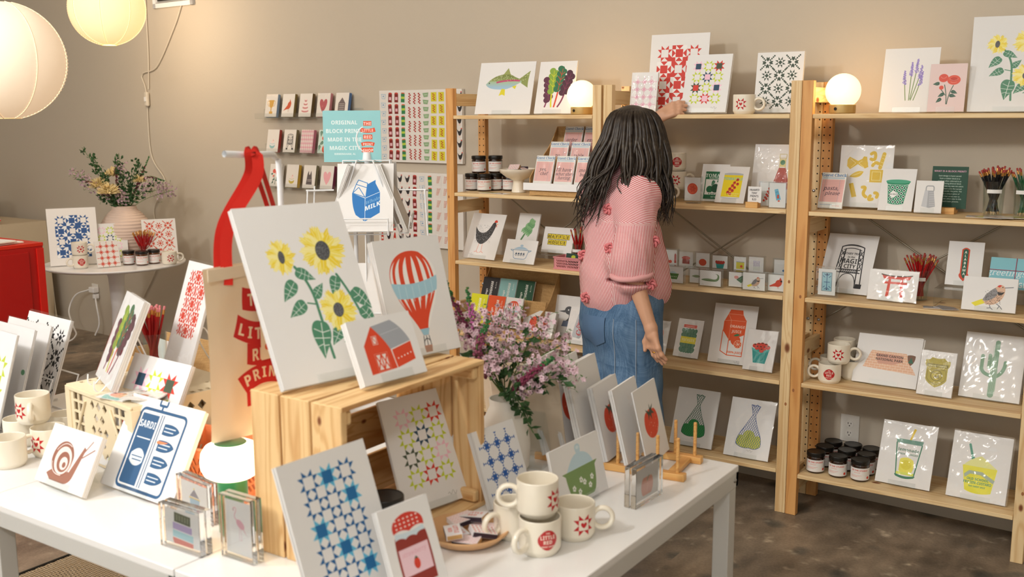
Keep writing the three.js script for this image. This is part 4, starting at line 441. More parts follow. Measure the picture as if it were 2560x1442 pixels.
[
  // key, x, y, z, yaw, tilt, w, L, options
  ['trout', -1.494, 1.66, -0.081, 1.9, 15, 0.315, 0.255, { label: 'wide print of a speckled trout with yellow fins on top of the left shelf unit', short: 'trout print', d: A.trout }],
  ['chard', -1.209, 1.66, -0.081, 0, 15, 0.202, 0.248, { n: 3, label: 'print of purple and green chard leaves beside the trout print', short: 'chard print', d: A.chard }],
  ['hen', -1.645, 0.947, -0.079, -3.9, 26, 0.214, 0.24, { label: 'print of a grey speckled hen with a red comb', short: 'hen print', d: A.hen }],
  ['artichoke', -1.437, 1.0, -0.19, -2, 18, 0.127, 0.178, { n: 2, label: 'print of a green artichoke behind the blue casserole print', short: 'artichoke print', d: A.artichoke, edge: 1 }],
  ['letters', -1.253, 0.99, -0.19, -2.5, 18, 0.178, 0.127, { n: 2, label: 'print of yellow letter tiles in two rows on the left shelf unit', short: 'letter tile print', d: A.letters }],
  ['bluecass', -1.377, 0.947, -0.042, -2, 22, 0.184, 0.117, { n: 2, label: 'print of a pale blue casserole dish in front of the artichoke print', short: 'blue casserole print', d: A.bluecass }],
  ['tomato', -1.292, 0.585, -0.067, -2.8, 22, 0.183, 0.128, { n: 7, sleeve: 0.0035, label: 'shiny sleeved stack of prints showing a round red tomato', short: 'red tomato print', d: A.tomato }],
  ['duck', -1.179, 0.585, -0.174, 0, 15, 0.2, 0.2, { n: 2, sleeve: 0.003, label: 'sleeved print of a grey water bird behind the tomato print', short: 'water bird print', d: A.duck }],
  ['cola', -1.062, 0.585, -0.057, -2.7, 22, 0.13, 0.177, { sleeve: 0.0025, label: 'sleeved print of a silver soda can with red script', short: 'soda can print', d: A.cola }],
  ['redquilt', -0.629, 1.66, -0.181, 1.6, 7, 0.277, 0.348, { label: 'tall red and white quilt print behind the reaching hand', short: 'red quilt print', d: checkQuilt('#cf3a30', 3, 4, 25, 18) }],
  ['colorquilt', -0.446, 1.66, -0.062, 1, 16, 0.203, 0.252, { n: 4, label: 'print of colourful quilt stars touched by the woman\'s fingers', short: 'colourful star print', d: starsGrid(QC, QM, 14, 23) }],
  ['pinkpat', -0.746, 1.66, -0.09, 1.5, 9, 0.127, 0.18, { n: 2, sleeve: 0.0025, label: 'small sleeved print of a pale pink lattice on top of the middle shelf unit', short: 'pink lattice print', d: latticeQuilt('#e3a9bd', 3, 4, 26, 20) }],
  ['greenquilt', -0.150, 1.66, -0.131, 1, 8, 0.197, 0.248, { n: 3, edge: 1, label: 'print of a dark green quilt pattern behind the single mug', short: 'dark green quilt print', d: snowQuilt('#3d4c40', 3, 4, 27, 8) }],
  ['tubeprint', -0.79, 1.279, -0.2, 0, 12, 0.203, 0.178, { sleeve: 0.0018, label: 'white print half hidden behind the woman\'s hair with a blue tube on it', short: 'half hidden tube print', d: A.tubecard }],
  ['seedpack', -0.440, 1.279, -0.17, 0, 15.4, 0.127, 0.165, { label: 'print of a green tomato seed packet behind the yellow can print', short: 'seed packet print', d: A.seedpack }],
  ['yellowcan', -0.345, 1.279, -0.13, -2.9, 21, 0.135, 0.163, { label: 'print of a yellow can with tomatoes on the vine', short: 'yellow can print', d: A.yellowcan }],
  ['ketchup', -0.188, 1.279, -0.235, 0, 12, 0.21, 0.252, { sleeve: 0.0032, label: 'sleeved print of a red sauce bottle behind the small framed prints', short: 'sauce bottle print', d: A.ketchup }],
  ['pickles', -0.541, 0.569, -0.151, -3.7, 20, 0.126, 0.174, { n: 2, sleeve: 0.003, label: 'sleeved print of a pickle jar with a yellow band', short: 'pickle jar print', d: A.pickles }],
  ['juice', -0.329, 0.569, -0.145, 1.6, 19, 0.2, 0.265, { label: 'print of an orange juice carton on the middle shelf unit', short: 'juice carton print', d: A.juice }],
  ['berries', -0.177, 0.569, -0.085, 0, 23, 0.131, 0.178, { n: 2, sleeve: 0.0012, label: 'print of strawberries in a teal basket in front of the juice carton print', short: 'strawberry basket print', d: A.berries }],
  ['sleeveleft', -0.699, 0.569, -0.149, -1.7, 21, 0.12, 0.156, { sleeve: 0.003, label: 'sleeved print mostly hidden behind the woman\'s hanging hand', short: 'print behind the hanging hand', d: A.heart('#e9b7b0') }],
  ['greenbag', -0.466, 0.188, -0.061, 1, 22, 0.2, 0.258, { n: 2, sleeve: 0.0016, label: 'print of green fruit in a dark green net bag on the lowest middle shelf', short: 'green net bag print', d: netG }],
  ['limebag', -0.199, 0.188, -0.042, 1.5, 23, 0.2, 0.256, { n: 2, sleeve: 0.0016, label: 'print of yellow-green fruit in a blue net bag on the lowest middle shelf', short: 'blue net bag print', d: netB }],
  ['lavender', 0.368, 1.66, -0.121, 0.6, 14, 0.204, 0.25, { label: 'print of purple lavender stems on top of the right shelf unit', short: 'lavender print', d: A.lavender }],
  ['poppy', 0.519, 1.66, -0.073, 3, 12, 0.128, 0.18, { n: 2, label: 'small pink print of two red poppies', short: 'poppy print', d: A.poppy, paper: '#e8cfcb' }],
  ['sunshelf', 0.728, 1.66, -0.121, 8, 15, 0.28, 0.36, { sleeve: 0.0018, label: 'large sleeved sunflower print on top of the right shelf unit', short: 'sunflower print on the shelf', d: A.sunflowers() }],
  ['check', 0.091, 1.277, -0.12, -1.9, 19, 0.1, 0.148, { n: 2, name: 'notepad', category: 'notepad', label: 'pink order pad handwritten with a wish for pasta', short: 'pink pasta order pad', d: A.check('pasta,', ['please']) }],
  ['pasta', 0.205, 1.282, -0.19, 1, 7, 0.21, 0.248, { sleeve: 0.0028, label: 'sleeved print of many yellow pasta shapes', short: 'pasta shapes print', d: A.pasta }],
  ['cup', 0.342, 1.277, -0.135, -1.3, 19, 0.13, 0.17, { n: 2, label: 'print of a green diamond patterned tub with a lid', short: 'green tub print', d: A.cup }],
  ['grater', 0.468, 1.277, -0.12, 2, 14, 0.099, 0.124, { n: 2, label: 'small print of a grey box grater', short: 'box grater print', d: A.grater }],
  ['magic', 0.143, 0.927, -0.164, -5.8, 26, 0.212, 0.256, { label: 'print of a black iron archway sign', short: 'iron archway print', d: A.arch }],
  ['torii', 0.362, 0.927, -0.079, 0, 18, 0.187, 0.122, { n: 2, sleeve: 0.0012, label: 'print of a red shrine gate in front of the red pencils', short: 'red gate print', d: A.torii }],
  ['alabama', 0.605, 1.0, -0.158, 1, 16, 0.128, 0.171, { label: 'print of a tall green and red vertical sign standing on the clear riser', short: 'vertical sign print', d: A.alabama }],
  ['flicker', 0.718, 0.927, -0.052, 2, 17, 0.185, 0.127, { n: 2, label: 'print of a spotted woodpecker with a yellow tail', short: 'large woodpecker print', d: A.flicker }],
  ['canyon', 0.339, 0.572, -0.126, -1.8, 23, 0.255, 0.203, { n: 2, edge: 1, label: 'wide print of a tan stone park sign', short: 'stone sign print', d: A.canyon }],
  ['badge', 0.544, 0.572, -0.069, -1.7, 20, 0.13, 0.174, { n: 2, sleeve: 0.003, label: 'sleeved print of a gold ranger badge', short: 'gold badge print', d: A.badge }],
  ['cactus', 0.731, 0.572, -0.122, -1.7, 20, 0.216, 0.255, { n: 2, sleeve: 0.002, edge: 1, label: 'print of a green cactus on the right shelf unit', short: 'cactus print', d: A.cactus }],
  ['lemon', 0.444, 0.181, -0.081, -1.5, 22, 0.212, 0.254, { n: 2, sleeve: 0.003, label: 'sleeved print of a lemonade cup on the lowest right shelf', short: 'lemonade cup print', d: A.lemoncup }],
  ['custard', 0.718, 0.181, -0.073, -1.5, 21, 0.214, 0.256, { n: 2, sleeve: 0.003, edge: 1, label: 'sleeved print of a yellow custard tub with a green spoon', short: 'custard tub print', d: A.custard }],
].forEach(([key, x, y, z, yaw, tilt, w, L, o]) => print({ key, x, y, z, yaw, tilt, w, L, group: GP, ...o }));

// teal postcard bundle tied with string, green information sign, little price sign
{
  const g = print({ key: 'teal', x: 0.785, y: 1.0, z: -0.15, yaw: -1.8, tilt: 19, w: 0.18, L: 0.118, n: 3, easel: 0, name: 'card_bundle', category: 'card bundle', label: 'teal card bundle tied with red and white string at the right edge', group: GP, d: (c, H) => { R(c, '#84c3cf', 0, 0, 100, H); T(c, '#e8eef0', 'greetings', 34, 32, 17, 'serif', hand); T(c, '#e8eef0', 'BIRMINGHAM', 52, 56, 15, 'sans-serif', { sx: 0.9 }); } });
  part(g, 'string', [box(0.0022, 0.12, 0.0022, 0.0, 0.059, 0.002), box(0.182, 0.0022, 0.0022, 0, 0.07, 0.002)], MS({ color: C('#a8485c'), roughness: 0.8 }));
  const s = print({ key: 'sign', x: 0.522, y: 1.29, z: -0.215, yaw: -1.5, tilt: 4, w: 0.132, L: 0.162, t: 0.004, easel: 0, name: 'info_sign', category: 'sign', label: 'dark green sign explaining block printing', boardMat: MS({ color: C('#214a38') }), d: A.blockprint });
  const b = thing('sign_holder', 'small pale wooden block holding the green sign', 'sign holder', [0.53, 1.277, -0.185]); part(b, 'block', rbox(0.056, 0.025, 0.03, 0.0015, 0, 0.0125, 0.012, 0), M.bamboo); part(b, 'block', rbox(0.056, 0.012, 0.024, 0.0015, 0, 0.006, -0.03, 0), M.bamboo);
  print({ key: 'price', x: -0.192, y: 1.295, z: -0.028, yaw: 0, tilt: 3, w: 0.058, L: 0.066, t: 0.0015, easel: 0, ppm: 2400, name: 'price_sign', category: 'sign', label: 'small white handwritten price sign for framed tiny prints', d: (c) => ['FRAMED', 'TINY', 'PRINTS', '$20'].forEach((q, i) => T(c, '#2b2a2c', q, 48, 24 + i * 22, 19, 'sans-serif', { bold: false, rot: -0.04 + i * 0.02, stroke: 0.8 })) });
  const h = thing('sign_holder', 'small pale wooden block holding the handwritten price sign', 'sign holder', [-0.197, 1.279, -0.018]); part(h, 'block', rbox(0.052, 0.024, 0.014, 0.0015, 0, 0.012, 0.002, 0), M.bamboo); part(h, 'block', rbox(0.052, 0.02, 0.012, 0.0015, 0, 0.01, -0.022, 0), M.bamboo); part(h, 'block', rbox(0.052, 0.012, 0.014, 0.001, 0, 0.006, -0.011, 0), M.bamboo);
}

// clear acrylic risers
function riser(label, x, y, z, w, h, d) {
  const o = thing('acrylic_riser', label, 'riser', [x, y, z], 0, 'clear acrylic risers');
  part(o, 'riser_top', box(w, 0.003, d, 0, h - 0.0015, 0), M.acrylic); for (const s of [-1, 1]) part(o, 'riser_side', box(0.003, h - 0.003, d, s * (w / 2 - 0.0015), (h - 0.003) / 2, 0), M.acrylic); return o;
}
riser('clear riser under the two stacked mugs on the middle shelf unit', -0.62, 1.279, -0.22, 0.135, 0.05, 0.12);
riser('clear riser under the artichoke and letter tile prints', -1.35, 0.947, -0.19, 0.4, 0.043, 0.1);
riser('clear riser under the vertical sign print on the right shelf unit', 0.62, 0.927, -0.155, 0.2, 0.073, 0.16);
riser('clear riser under the teal card bundle at the right edge', 0.79, 0.927, -0.19, 0.12, 0.073, 0.14);
riser('long clear riser under the back row of tiny framed prints', -0.4, 0.926, -0.215, 0.62, 0.055, 0.07);

// ---------------------------------------------------------------- tiny prints in clear frames
function framed(label, x, y, z, w, h, d, o = {}) {
  const g = thing('tiny_framed_print', label, 'framed print', [x, y, z], o.yaw || 0, o.group || 'tiny prints in clear frames'), m = o.m ?? 0.006, a = art(w, h, d, '#e9e8e6', 2200);
  part(g, 'front_panel', box(w + 2 * m, h + 2 * m, 0.002, 0, h / 2 + m, 0.006), M.acrylic); part(g, 'back_panel', box(w + 2 * m, h + 2 * m, 0.002, 0, h / 2 + m, -0.012), M.acrylic);
  part(g, 'edge', [box(w + 2 * m, 0.0024, 0.018, 0, h + 2 * m - 0.0012, -0.003), box(0.0024, h + 2 * m, 0.018, w / 2 + m - 0.0012, h / 2 + m, -0.003), box(0.0024, h + 2 * m, 0.018, -w / 2 - m + 0.0012, h / 2 + m, -0.003)], M.acrylic);
  part(g, 'print_sheet', setUV(new THREE.PlaneGeometry(w, h), a).translate(0, h / 2 + m, 0.003), a.mat); part(g, 'card_back', box(w, h, 0.002, 0, h / 2 + m, 0.0015), M.paper); return g;
}
const T3 = 0.926, TB = 0.981;
framed('tiny framed print of a green casserole in the front row', -0.558, T3, -0.045, 0.096, 0.07, A.cass2);
framed('tiny framed print of a fish peeking out behind the alligator print', -0.458, T3, -0.09, 0.08, 0.058, A.fish2);
framed('tiny framed print of an alligator in the front row', -0.382, T3, -0.045, 0.096, 0.066, A.gator);
framed('tiny framed print of a green turtle between the alligator and woodpecker', -0.272, T3, -0.085, 0.085, 0.062, A.turtle);
framed('tiny framed print of a woodpecker in the front row', -0.187, T3, -0.045, 0.096, 0.072, A.flicker);
framed('tiny framed print of a red cardinal at the end of the front row', -0.095, T3, -0.07, 0.08, 0.068, A.cardinal);
framed('tiny framed print of a tomato and bottle at the left of the back row', -0.64, TB, -0.2, 0.055, 0.066, (c, H) => { E(c, '#d8452a', 40, H - 24, 15, 13); F(c, '#b9443a', `M76 ${H - 14}V40l6-12h6l6 12V${H - 14}z`); });
framed('tiny framed print of a red jam jar in the back row', -0.568, TB, -0.2, 0.066, 0.062, (c, H) => { E(c, '#cf4a3e', 50, H * 0.44, 30, 12); R(c, '#a8483f', 24, H * 0.54, 52, 30); for (let i = 0; i < 5; i++) E(c, '#f0d9d2', 30 + i * 10, H * 0.42, 2); });
framed('tiny framed print of a round tomato in the back row', -0.487, TB, -0.2, 0.064, 0.062, (c, H) => E(c, '#d5502f', 50, H * 0.66, 28, 24));
framed('tiny framed print of a berry basket in the back row', -0.405, TB, -0.2, 0.07, 0.056, (c, H) => { F(c, '#2b9c98', `M22 ${H * 0.6}H80L72 ${H}H30z`); for (let i = 0; i < 7; i++) E(c, '#b8372c', 28 + i * 7.6, H * (0.5 + 0.06 * (i % 2)), 9, 9); });
framed('tiny framed print of a yellow can in the back row', -0.312, TB, -0.2, 0.055, 0.058, (c, H) => { R(c, '#d9ce4a', 20, H * 0.42, 66, H * 0.5); E(c, '#d5432c', 62, H * 0.72, 10); R(c, '#a9b0b8', 20, H * 0.36, 66, 6); });
framed('tiny framed print of lavender in the back row', -0.238, TB, -0.2, 0.066, 0.062, (c, H) => { for (let k = 0; k < 5; k++) { S(c, '#8fa37a', 1.4, `M${34 + k * 9} ${H - 8}V${H * 0.4}`); for (let i = 0; i < 8; i++) E(c, '#9c8fcc', 34 + k * 9 + rr(-2, 2), H * (0.28 + 0.05 * i), 2); } });
framed('tiny framed print of a blue bird at the right end of the back row', -0.13, TB, -0.2, 0.055, 0.058, (c, H) => E(c, '#4f7fb5', 80, H - 22, 14, 9));
framed('framed print of a red tomato slice in a clear holder', -0.5, 1.279 + 0.006, -0.1, 0.072, 0.1, A.slice, { m: 0.005 });
{ const o = thing('acrylic_stand', 'clear stand beneath the framed tomato slice', 'stand', [-0.495, 1.279, -0.1]); part(o, 'foot', lathe([[0, 0], [0.034, 0], [0.034, 0.002], [0.006, 0.004], [0.005, 0.006], [0, 0.006]], 28), M.acrylic); }
framed('framed print of tomatoes on the vine beside the price sign', -0.155, 1.279, -0.085, 0.068, 0.096, A.vine, { m: 0.005 });
framed('framed print of a blue paste tube at the right end of the shelf', -0.098, 1.279, -0.04, 0.068, 0.1, A.tubecard, { m: 0.004 });
framed('framed print of a blue patterned tile in front of the archway print', 0.114, 0.927, -0.06, 0.07, 0.106, A.tiles, { m: 0.01 });

// ---------------------------------------------------------------- cream mugs
const logoArt = art(0.05, 0.05, (c) => { T(c, '#f3e7d6', 'THE', 50, 20, 11); T(c, '#f3e7d6', 'LITTLE', 50, 38, 24, 'sans-serif', { sx: 0.92 }); T(c, '#f3e7d6', 'RED', 50, 60, 22); T(c, '#f3e7d6', 'PRINT SHOP', 50, 79, 10); }, '#bf1d20', 4200);
const MR = 0.0455, MH = 0.08;
const bend = (g, R0, y0) => { const p = g.attributes.position; for (let i = 0; i < p.count; i++) { const a = p.getX(i) / R0, r = R0 + p.getZ(i); p.setXYZ(i, r * Math.sin(a), p.getY(i) + y0, r * Math.cos(a)); } g.computeVertexNormals(); return g; };
function tri(a, b, c, n = 3) {
  const v = [], P = (i, j) => [a[0] + (b[0] - a[0]) * i / n + (c[0] - a[0]) * j / n, a[1] + (b[1] - a[1]) * i / n + (c[1] - a[1]) * j / n, 0.00045];
  for (let i = 0; i < n; i++) for (let j = 0; j < n - i; j++) { v.push(...P(i, j), ...P(i + 1, j), ...P(i, j + 1)); if (j < n - i - 1) v.push(...P(i + 1, j), ...P(i + 1, j + 1), ...P(i, j + 1)); }
  const g = new THREE.BufferGeometry(); g.setAttribute('position', new THREE.Float32BufferAttribute(v, 3)); g.setAttribute('uv', new THREE.Float32BufferAttribute(new Float32Array(v.length / 3 * 2), 2)); g.computeVertexNormals(); return g;
}
const starGeo = (() => { const q = 0.0118, out = []; for (let k = 0; k < 4; k++) { const ca = Math.cos(k * Math.PI / 2), sa = Math.sin(k * Math.PI / 2), rot = ([x, y]) => [x * ca - y * sa, x * sa + y * ca]; for (const s of [-1, 1]) { const P = [[s * q, 2 * q], [s * q, q], [0, q]].map(rot); out.push(s > 0 ? tri(P[0], P[2], P[1]) : tri(P[0], P[1], P[2])); } }
  const h = new THREE.Shape(), s = 0.0068; h.moveTo(0, -s); h.bezierCurveTo(-s * 1.5, -s * 0.1, -s * 1.1, s * 1.1, -s * 0.45, s * 0.85); h.quadraticCurveTo(-s * 0.1, s * 0.7, 0, s * 0.4); h.quadraticCurveTo(s * 0.1, s * 0.7, s * 0.45, s * 0.85); h.bezierCurveTo(s * 1.1, s * 1.1, s * 1.5, -s * 0.1, 0, -s); out.push(new THREE.ShapeGeometry(h, 10).translate(0, 0, 0.00045)); return bend(merge(out), MR, 0.041); })();
const logoGeo = (() => { const g = new THREE.RingGeometry(0.0001, 0.0215, 40, 6), p = g.attributes.position, u = g.attributes.uv; for (let i = 0; i < p.count; i++) { const a = Math.atan2(p.getY(i), p.getX(i)), k = 1 + 0.035 * Math.cos(4 * a); p.setXYZ(i, p.getX(i) * k, p.getY(i) * k, 0.00045); u.setXY(i, 0.5 + p.getX(i) / 0.05, 0.5 + p.getY(i) / 0.05); } setUV(g, logoArt); return bend(g, MR, 0.041); })();
const mugBody = lathe([[0, 0.003], [0.034, 0.003], [0.035, 0], [0.0385, 0], [0.04, 0.004], [0.0435, 0.009], [MR, 0.014], [MR, 0.0775], [0.0445, 0.0798], [0.043, 0.0795], [0.042, 0.0775], [0.042, 0.016], [0.038, 0.0095], [0, 0.0085]], 56);
const mugHandle = (() => { const g = new THREE.TorusGeometry(0.0225, 0.0058, 12, 40); g.scale(1, 1, 1.25); return g.translate(MR + 0.0165, 0.041, 0); })();
const redInk = MS({ color: C('#c21b20'), roughness: 0.35 });
const mugProto = {};
function mug(label, x, y, z, yaw, decal, handle, group = 'cream stoneware mugs') {
  const o = thing('mug', label, 'mug', [x, y, z], yaw, group); part(o, 'mug_body', mugBody, M.cream);
  const h = part(o, 'handle', mugHandle, M.cream); h.rotation.y = handle;
  if (decal === 'star') part(o, 'star_emblem', starGeo, redInk, 'red quilt star with a heart'); if (decal === 'logo') part(o, 'round_logo', logoGeo, logoArt.gloss, 'round red logo with cream lettering'); return o;
}
const cy = (x, z) => Math.atan2(1.364 - x, 4.058 - z);
mug('star mug standing alone on top of the middle shelf unit', -0.262, 1.66, -0.06, cy(-0.262, -0.06) - 0.32, 'star', 0);
mug('star mug with its handle right, on the shelf in front of the clear riser', -0.672, 1.279, -0.132, cy(-0.672, -0.132) - 0.1, 'star', -0.1);
mug('lower mug of the pair on the riser, with a red star', -0.632, 1.3295, -0.215, cy(-0.632, -0.215) - 0.1, 'star', 0.5);
mug('upper mug of the pair on the riser, with a round red logo', -0.636, 1.41, -0.215, cy(-0.636, -0.215) + 0.1, 'logo', Math.PI - 0.1);
mug('round-logo mug at the front of the right shelf pile, handle to the left', 0.134, 0.572, -0.086, cy(0.134, -0.086) - 0.05, 'logo', Math.PI);
mug('back left mug behind the round-logo mug in the right shelf pile', 0.1, 0.572, -0.21, cy(0.1, -0.21), 0, Math.PI);
mug('plain-sided mug at the lower right of the right shelf pile', 0.196, 0.572, -0.19, cy(0.19, -0.19), 0, 0.2);
mug('star mug on top of the right shelf pile with its handle to the right', 0.158, 0.65, -0.12, cy(0.155, -0.12) - 0.05, 'star', 0);
mug('upper back mug of the right shelf pile, behind the star mug', 0.15, 0.65, -0.226, cy(0.16, -0.23), 0, 0.25);
mug('round-logo mug on the lowest left shelf', -1.151, 0.21, -0.051, cy(-1.151, -0.05) - 0.1, 'logo', Math.PI - 0.3);
mug('star mug beside the round-logo mug on the lowest left shelf', -1.045, 0.21, -0.07, cy(-1.05, -0.07) - 0.85, 'star', 0.5);
mug('plain mug behind at the right on the lowest left shelf', -1.02, 0.21, -0.18, cy(-1, -0.18), 0, 0.1);
mug('upper mug stacked on the star mug on the lowest left shelf', -1.06, 0.288, -0.08, cy(-1.06, -0.08) - 0.85, 'star', 0.2);
mug('upper back mug on the lowest left shelf', -1.03, 0.288, -0.19, cy(-1.03, -0.19), 0, 0.1);

// ---------------------------------------------------------------- candle jars
const labelArt = art(0.11, 0.05, (c, H) => { T(c, '#d0402e', 'IN THE STUDIO', 44, 9, 8.4); R(c, '#e0988c', 24, 17, 22, 1.6); R(c, '#dc9a90', 12, 27, 40, 1); R(c, '#dc9a90', 12, 30, 34, 1); R(c, '#dc9a90', 12, 33, 26, 1); E(c, '#d8412c', 76, 36, 5); }, '#e6e3e0', 2600);
const jarBody = lathe([[0, 0.001], [0.03, 0], [0.0345, 0.002], [0.0365, 0.006], [0.0365, 0.064], [0.034, 0.069], [0.033, 0.072], [0, 0.072]], 44), jarLid = lathe([[0, 0.0715], [0.035, 0.0705], [0.0372, 0.072], [0.0372, 0.086], [0.0355, 0.0882], [0.0345, 0.0878], [0.0335, 0.0868], [0, 0.0868]], 44);
const labelGeo = (() => { const w = 0.112, g = new THREE.PlaneGeometry(w, 0.05, 30, 1).translate(0, 0, 0.0003); setUV(g, labelArt); return bend(g, 0.0365, 0.034); })();
function jar(label, x, y, z, yaw, s = 1, group = 'black lidded candle jars', body = M.black) {
  const o = thing('candle_jar', label, 'candle', [x, y, z], yaw, group); o.scale.setScalar(s); part(o, 'jar_body', jarBody, body === M.black ? M.amber : body); part(o, 'lid', jarLid, M.black); part(o, 'paper_label', labelGeo, labelArt.mat); return o;
}
const JR = ['front left', 'front middle', 'front right', 'middle left', 'centre', 'middle right', 'back left', 'back middle', 'back right'];
[[0.095, -0.08], [0.189, -0.079], [0.279, -0.08], [0.103, -0.175], [0.196, -0.176], [0.28, -0.165], [0.113, -0.262], [0.197, -0.262], [0.278, -0.25]].forEach(([x, z], i) => jar(`candle jar at the ${JR[i]} of the nine on the lowest right shelf`, x, 0.181, z, cy(x, z) + rr(-0.15, 0.25)));
const jg = 'candle jars on the left shelf unit';
[['lower row outer left', -1.735, 1.285, -0.159], ['lower row second from the left', -1.651, 1.285, -0.146], ['lower row third from the left', -1.634, 1.285, -0.222], ['lower row outer right, beside the cream bowl', -1.56, 1.285, -0.24], ['upper row left', -1.7, 1.3735, -0.168], ['upper row right', -1.635, 1.3735, -0.222]].forEach(([n, x, y, z], i) => jar('candle jar in the pyramid on the left shelf unit, ' + n, x + 0.004, y, z, cy(x, z) + rr(-0.1, 0.3), 0.98, jg));
// ---------------------------------------------------------------- pencils in cups
const pencilParts = (() => { const body = new THREE.CylinderGeometry(0.0037, 0.0037, 0.15, 6).translate(0, 0.075 + 0.012, 0), tip = new THREE.CylinderGeometry(0.0037, 0.0006, 0.014, 6).translate(0, 0.006, 0), fer = lathe([[0.0037, 0.160], [0.0039, 0.162], [0.0036, 0.1645], [0.0039, 0.167], [0.0036, 0.1695], [0.0038, 0.174]], 10), er = lathe([[0.0036, 0.1735], [0.0036, 0.183], [0.0028, 0.185], [0, 0.1853]], 10); return { body, tip, fer, er }; })();
const ferMat = MS({ color: C('#d9a35c'), roughness: 0.3, metalness: 0.85 }), eraser = MS({ color: C('#cf7d80'), roughness: 0.8 }), eraserRed = MS({ color: C('#a8433c'), roughness: 0.8 }), rawWood = MS({ color: C('#d8b184'), roughness: 0.7 });
function pencils(label, group, x, y, z, n, mat, er, r0, r1, h, s = 1, lean = 0) {
  let proto = null;
  for (let k = 0; k < n; k++) {
    const a = k * 2.4 + rr(-0.3, 0.3), q = Math.sqrt((k + 0.6) / n), b = V3(Math.cos(a + 2.6) * r0 * rr(0.3, 0.85), 0.003, Math.sin(a + 2.6) * r0 * rr(0.3, 0.85)), top = V3(Math.cos(a) * r1 * q + lean, h, Math.sin(a) * r1 * q);
    let o;
    if (!proto) { o = proto = thing('pencil', label, 'pencil', [0, 0, 0], 0, group); part(o, 'pencil_body', pencilParts.body, mat); part(o, 'pencil_tip', pencilParts.tip, rawWood); part(o, 'ferrule', pencilParts.fer, ferMat); part(o, 'eraser', pencilParts.er, er); } else o = copyOf(proto, [0, 0, 0]);
    o.rotation.order = 'XYZ'; o.quaternion.setFromUnitVectors(V3(0, 1, 0), top.sub(b).normalize()); o.scale.setScalar(s * rr(0.96, 1.02)); o.position.set(x + b.x, y + b.y, z + b.z);
  }
}
const redP = MS({ color: C('#b3181b'), roughness: 0.25 }), blackP = MS({ color: C('#17171a'), roughness: 0.25 }), greenP = MS({ color: C('#1c5a38'), roughness: 0.3 });
function tumbler(label, x, y, z, r0, r1, h, lbl) {
  const o = thing('glass_tumbler', label, 'glass', [x, y, z]); part(o, 'glass_wall', lathe([[0, 0.0015], [r0, 0.0015], [r1, h], [r1 - 0.002, h], [r0 - 0.002, 0.005], [0, 0.005]], 40), M.glass);
  if (lbl) part(o, 'paper_label', bend(new THREE.PlaneGeometry(0.055, 0.014, 16, 1), (r0 + r1) / 2 + 0.002, h * 0.72), M.paper); return o;
}
tumbler('clear tumbler of black pencils on the right shelf unit', 0.69, 1.2775, -0.18, 0.034, 0.04, 0.13, 1).rotation.y = 0.2; pencils('black pencil with a red eraser in the tumbler on the right shelf unit', 'black pencils', 0.69, 1.2795, -0.18, 26, blackP, eraserRed, 0.03, 0.062, 0.165);
tumbler('clear tumbler of green pencils at the right edge', 0.795, 1.2775, -0.18, 0.034, 0.04, 0.13, 1); pencils('green pencil with a red eraser in the tumbler at the right edge', 'green pencils', 0.795, 1.2795, -0.18, 14, greenP, eraserRed, 0.03, 0.058, 0.16);
tumbler('clear tumbler of red pencils behind the red gate print', 0.442, 0.9275, -0.2, 0.03, 0.036, 0.12, 1); pencils('red pencil with a red eraser in the tumbler behind the red gate print', 'red pencils on the right shelf', 0.442, 0.9295, -0.2, 24, redP, eraserRed, 0.027, 0.07, 0.17);
tumbler('clear tumbler of red pencils beside the pink crate', -1.095, 0.9475, -0.14, 0.026, 0.032, 0.11, 1); pencils('red pencil in the tumbler beside the pink crate', 'red pencils on the left shelf', -1.095, 0.9495, -0.14, 13, redP, eraserRed, 0.023, 0.042, 0.165);
tumbler('clear tumbler of red pencils on the cream crate', -1.12, 0.9385, 2.23, 0.03, 0.036, 0.11); pencils('red pencil with a pink eraser in the tumbler on the cream crate', 'red pencils on the cream crate', -1.12, 0.9405, 2.23, 22, redP, eraser, 0.024, 0.045, 0.165, 1, -0.018);
tumbler('clear tumbler of red pencils behind the jars on the round table', -4.22, 0.7525, -0.02, 0.032, 0.038, 0.1); pencils('red pencil in the tumbler behind the jars on the round table', 'red pencils on the round table', -4.22, 0.7545, -0.02, 20, redP, ferMat, 0.028, 0.07, 0.18, 1.08);

// ---------------------------------------------------------------- footed bowl with matchboxes, paper scraps
const mbA = [art(0.06, 0.04, (c) => { for (let i = 0; i < 6; i++) for (let j = 0; j < 4; j++) E(c, '#d06a66', 9 + i * 16.4, 9 + j * 16, 4.6); }, '#efe9e7', 1600), art(0.06, 0.04, (c) => { T(c, '#d4564c', 'LITTLE', 50, 22, 24); T(c, '#d4564c', 'RED', 50, 46, 22); }, '#eeeaec', 1600), art(0.06, 0.04, (c) => { for (let i = 0; i < 7; i++) for (let j = 0; j < 4; j++) { star(c, 8 + i * 14, 9 + j * 16, 15, '#dc8f8c'); } }, '#efe6e6', 1600)];
const mbMat = MS({ color: C('#efeaec'), roughness: 0.6 });
function matchbox(label, x, y, z, ry, rx, rz, k, group) {
  const o = thing('matchbox', label, 'matchbox', [x, y, z], ry, group); o.rotation.x = rx; o.rotation.z = rz;
  part(o, 'sleeve', box(0.056, 0.012, 0.036), mbMat); part(o, 'print_sheet', setUV(new THREE.PlaneGeometry(0.055, 0.035), mbA[k]).rotateX(-Math.PI / 2).translate(0, 0.0063, 0), mbA[k].mat); part(o, 'striker', [box(0.056, 0.0105, 0.0006, 0, 0, 0.0183), box(0.056, 0.0105, 0.0006, 0, 0, -0.0183)], MS({ color: C('#3a2b36'), roughness: 0.9 })); part(o, 'tray', box(0.0008, 0.009, 0.032, 0.0284, 0, 0), M.card); return o;
}
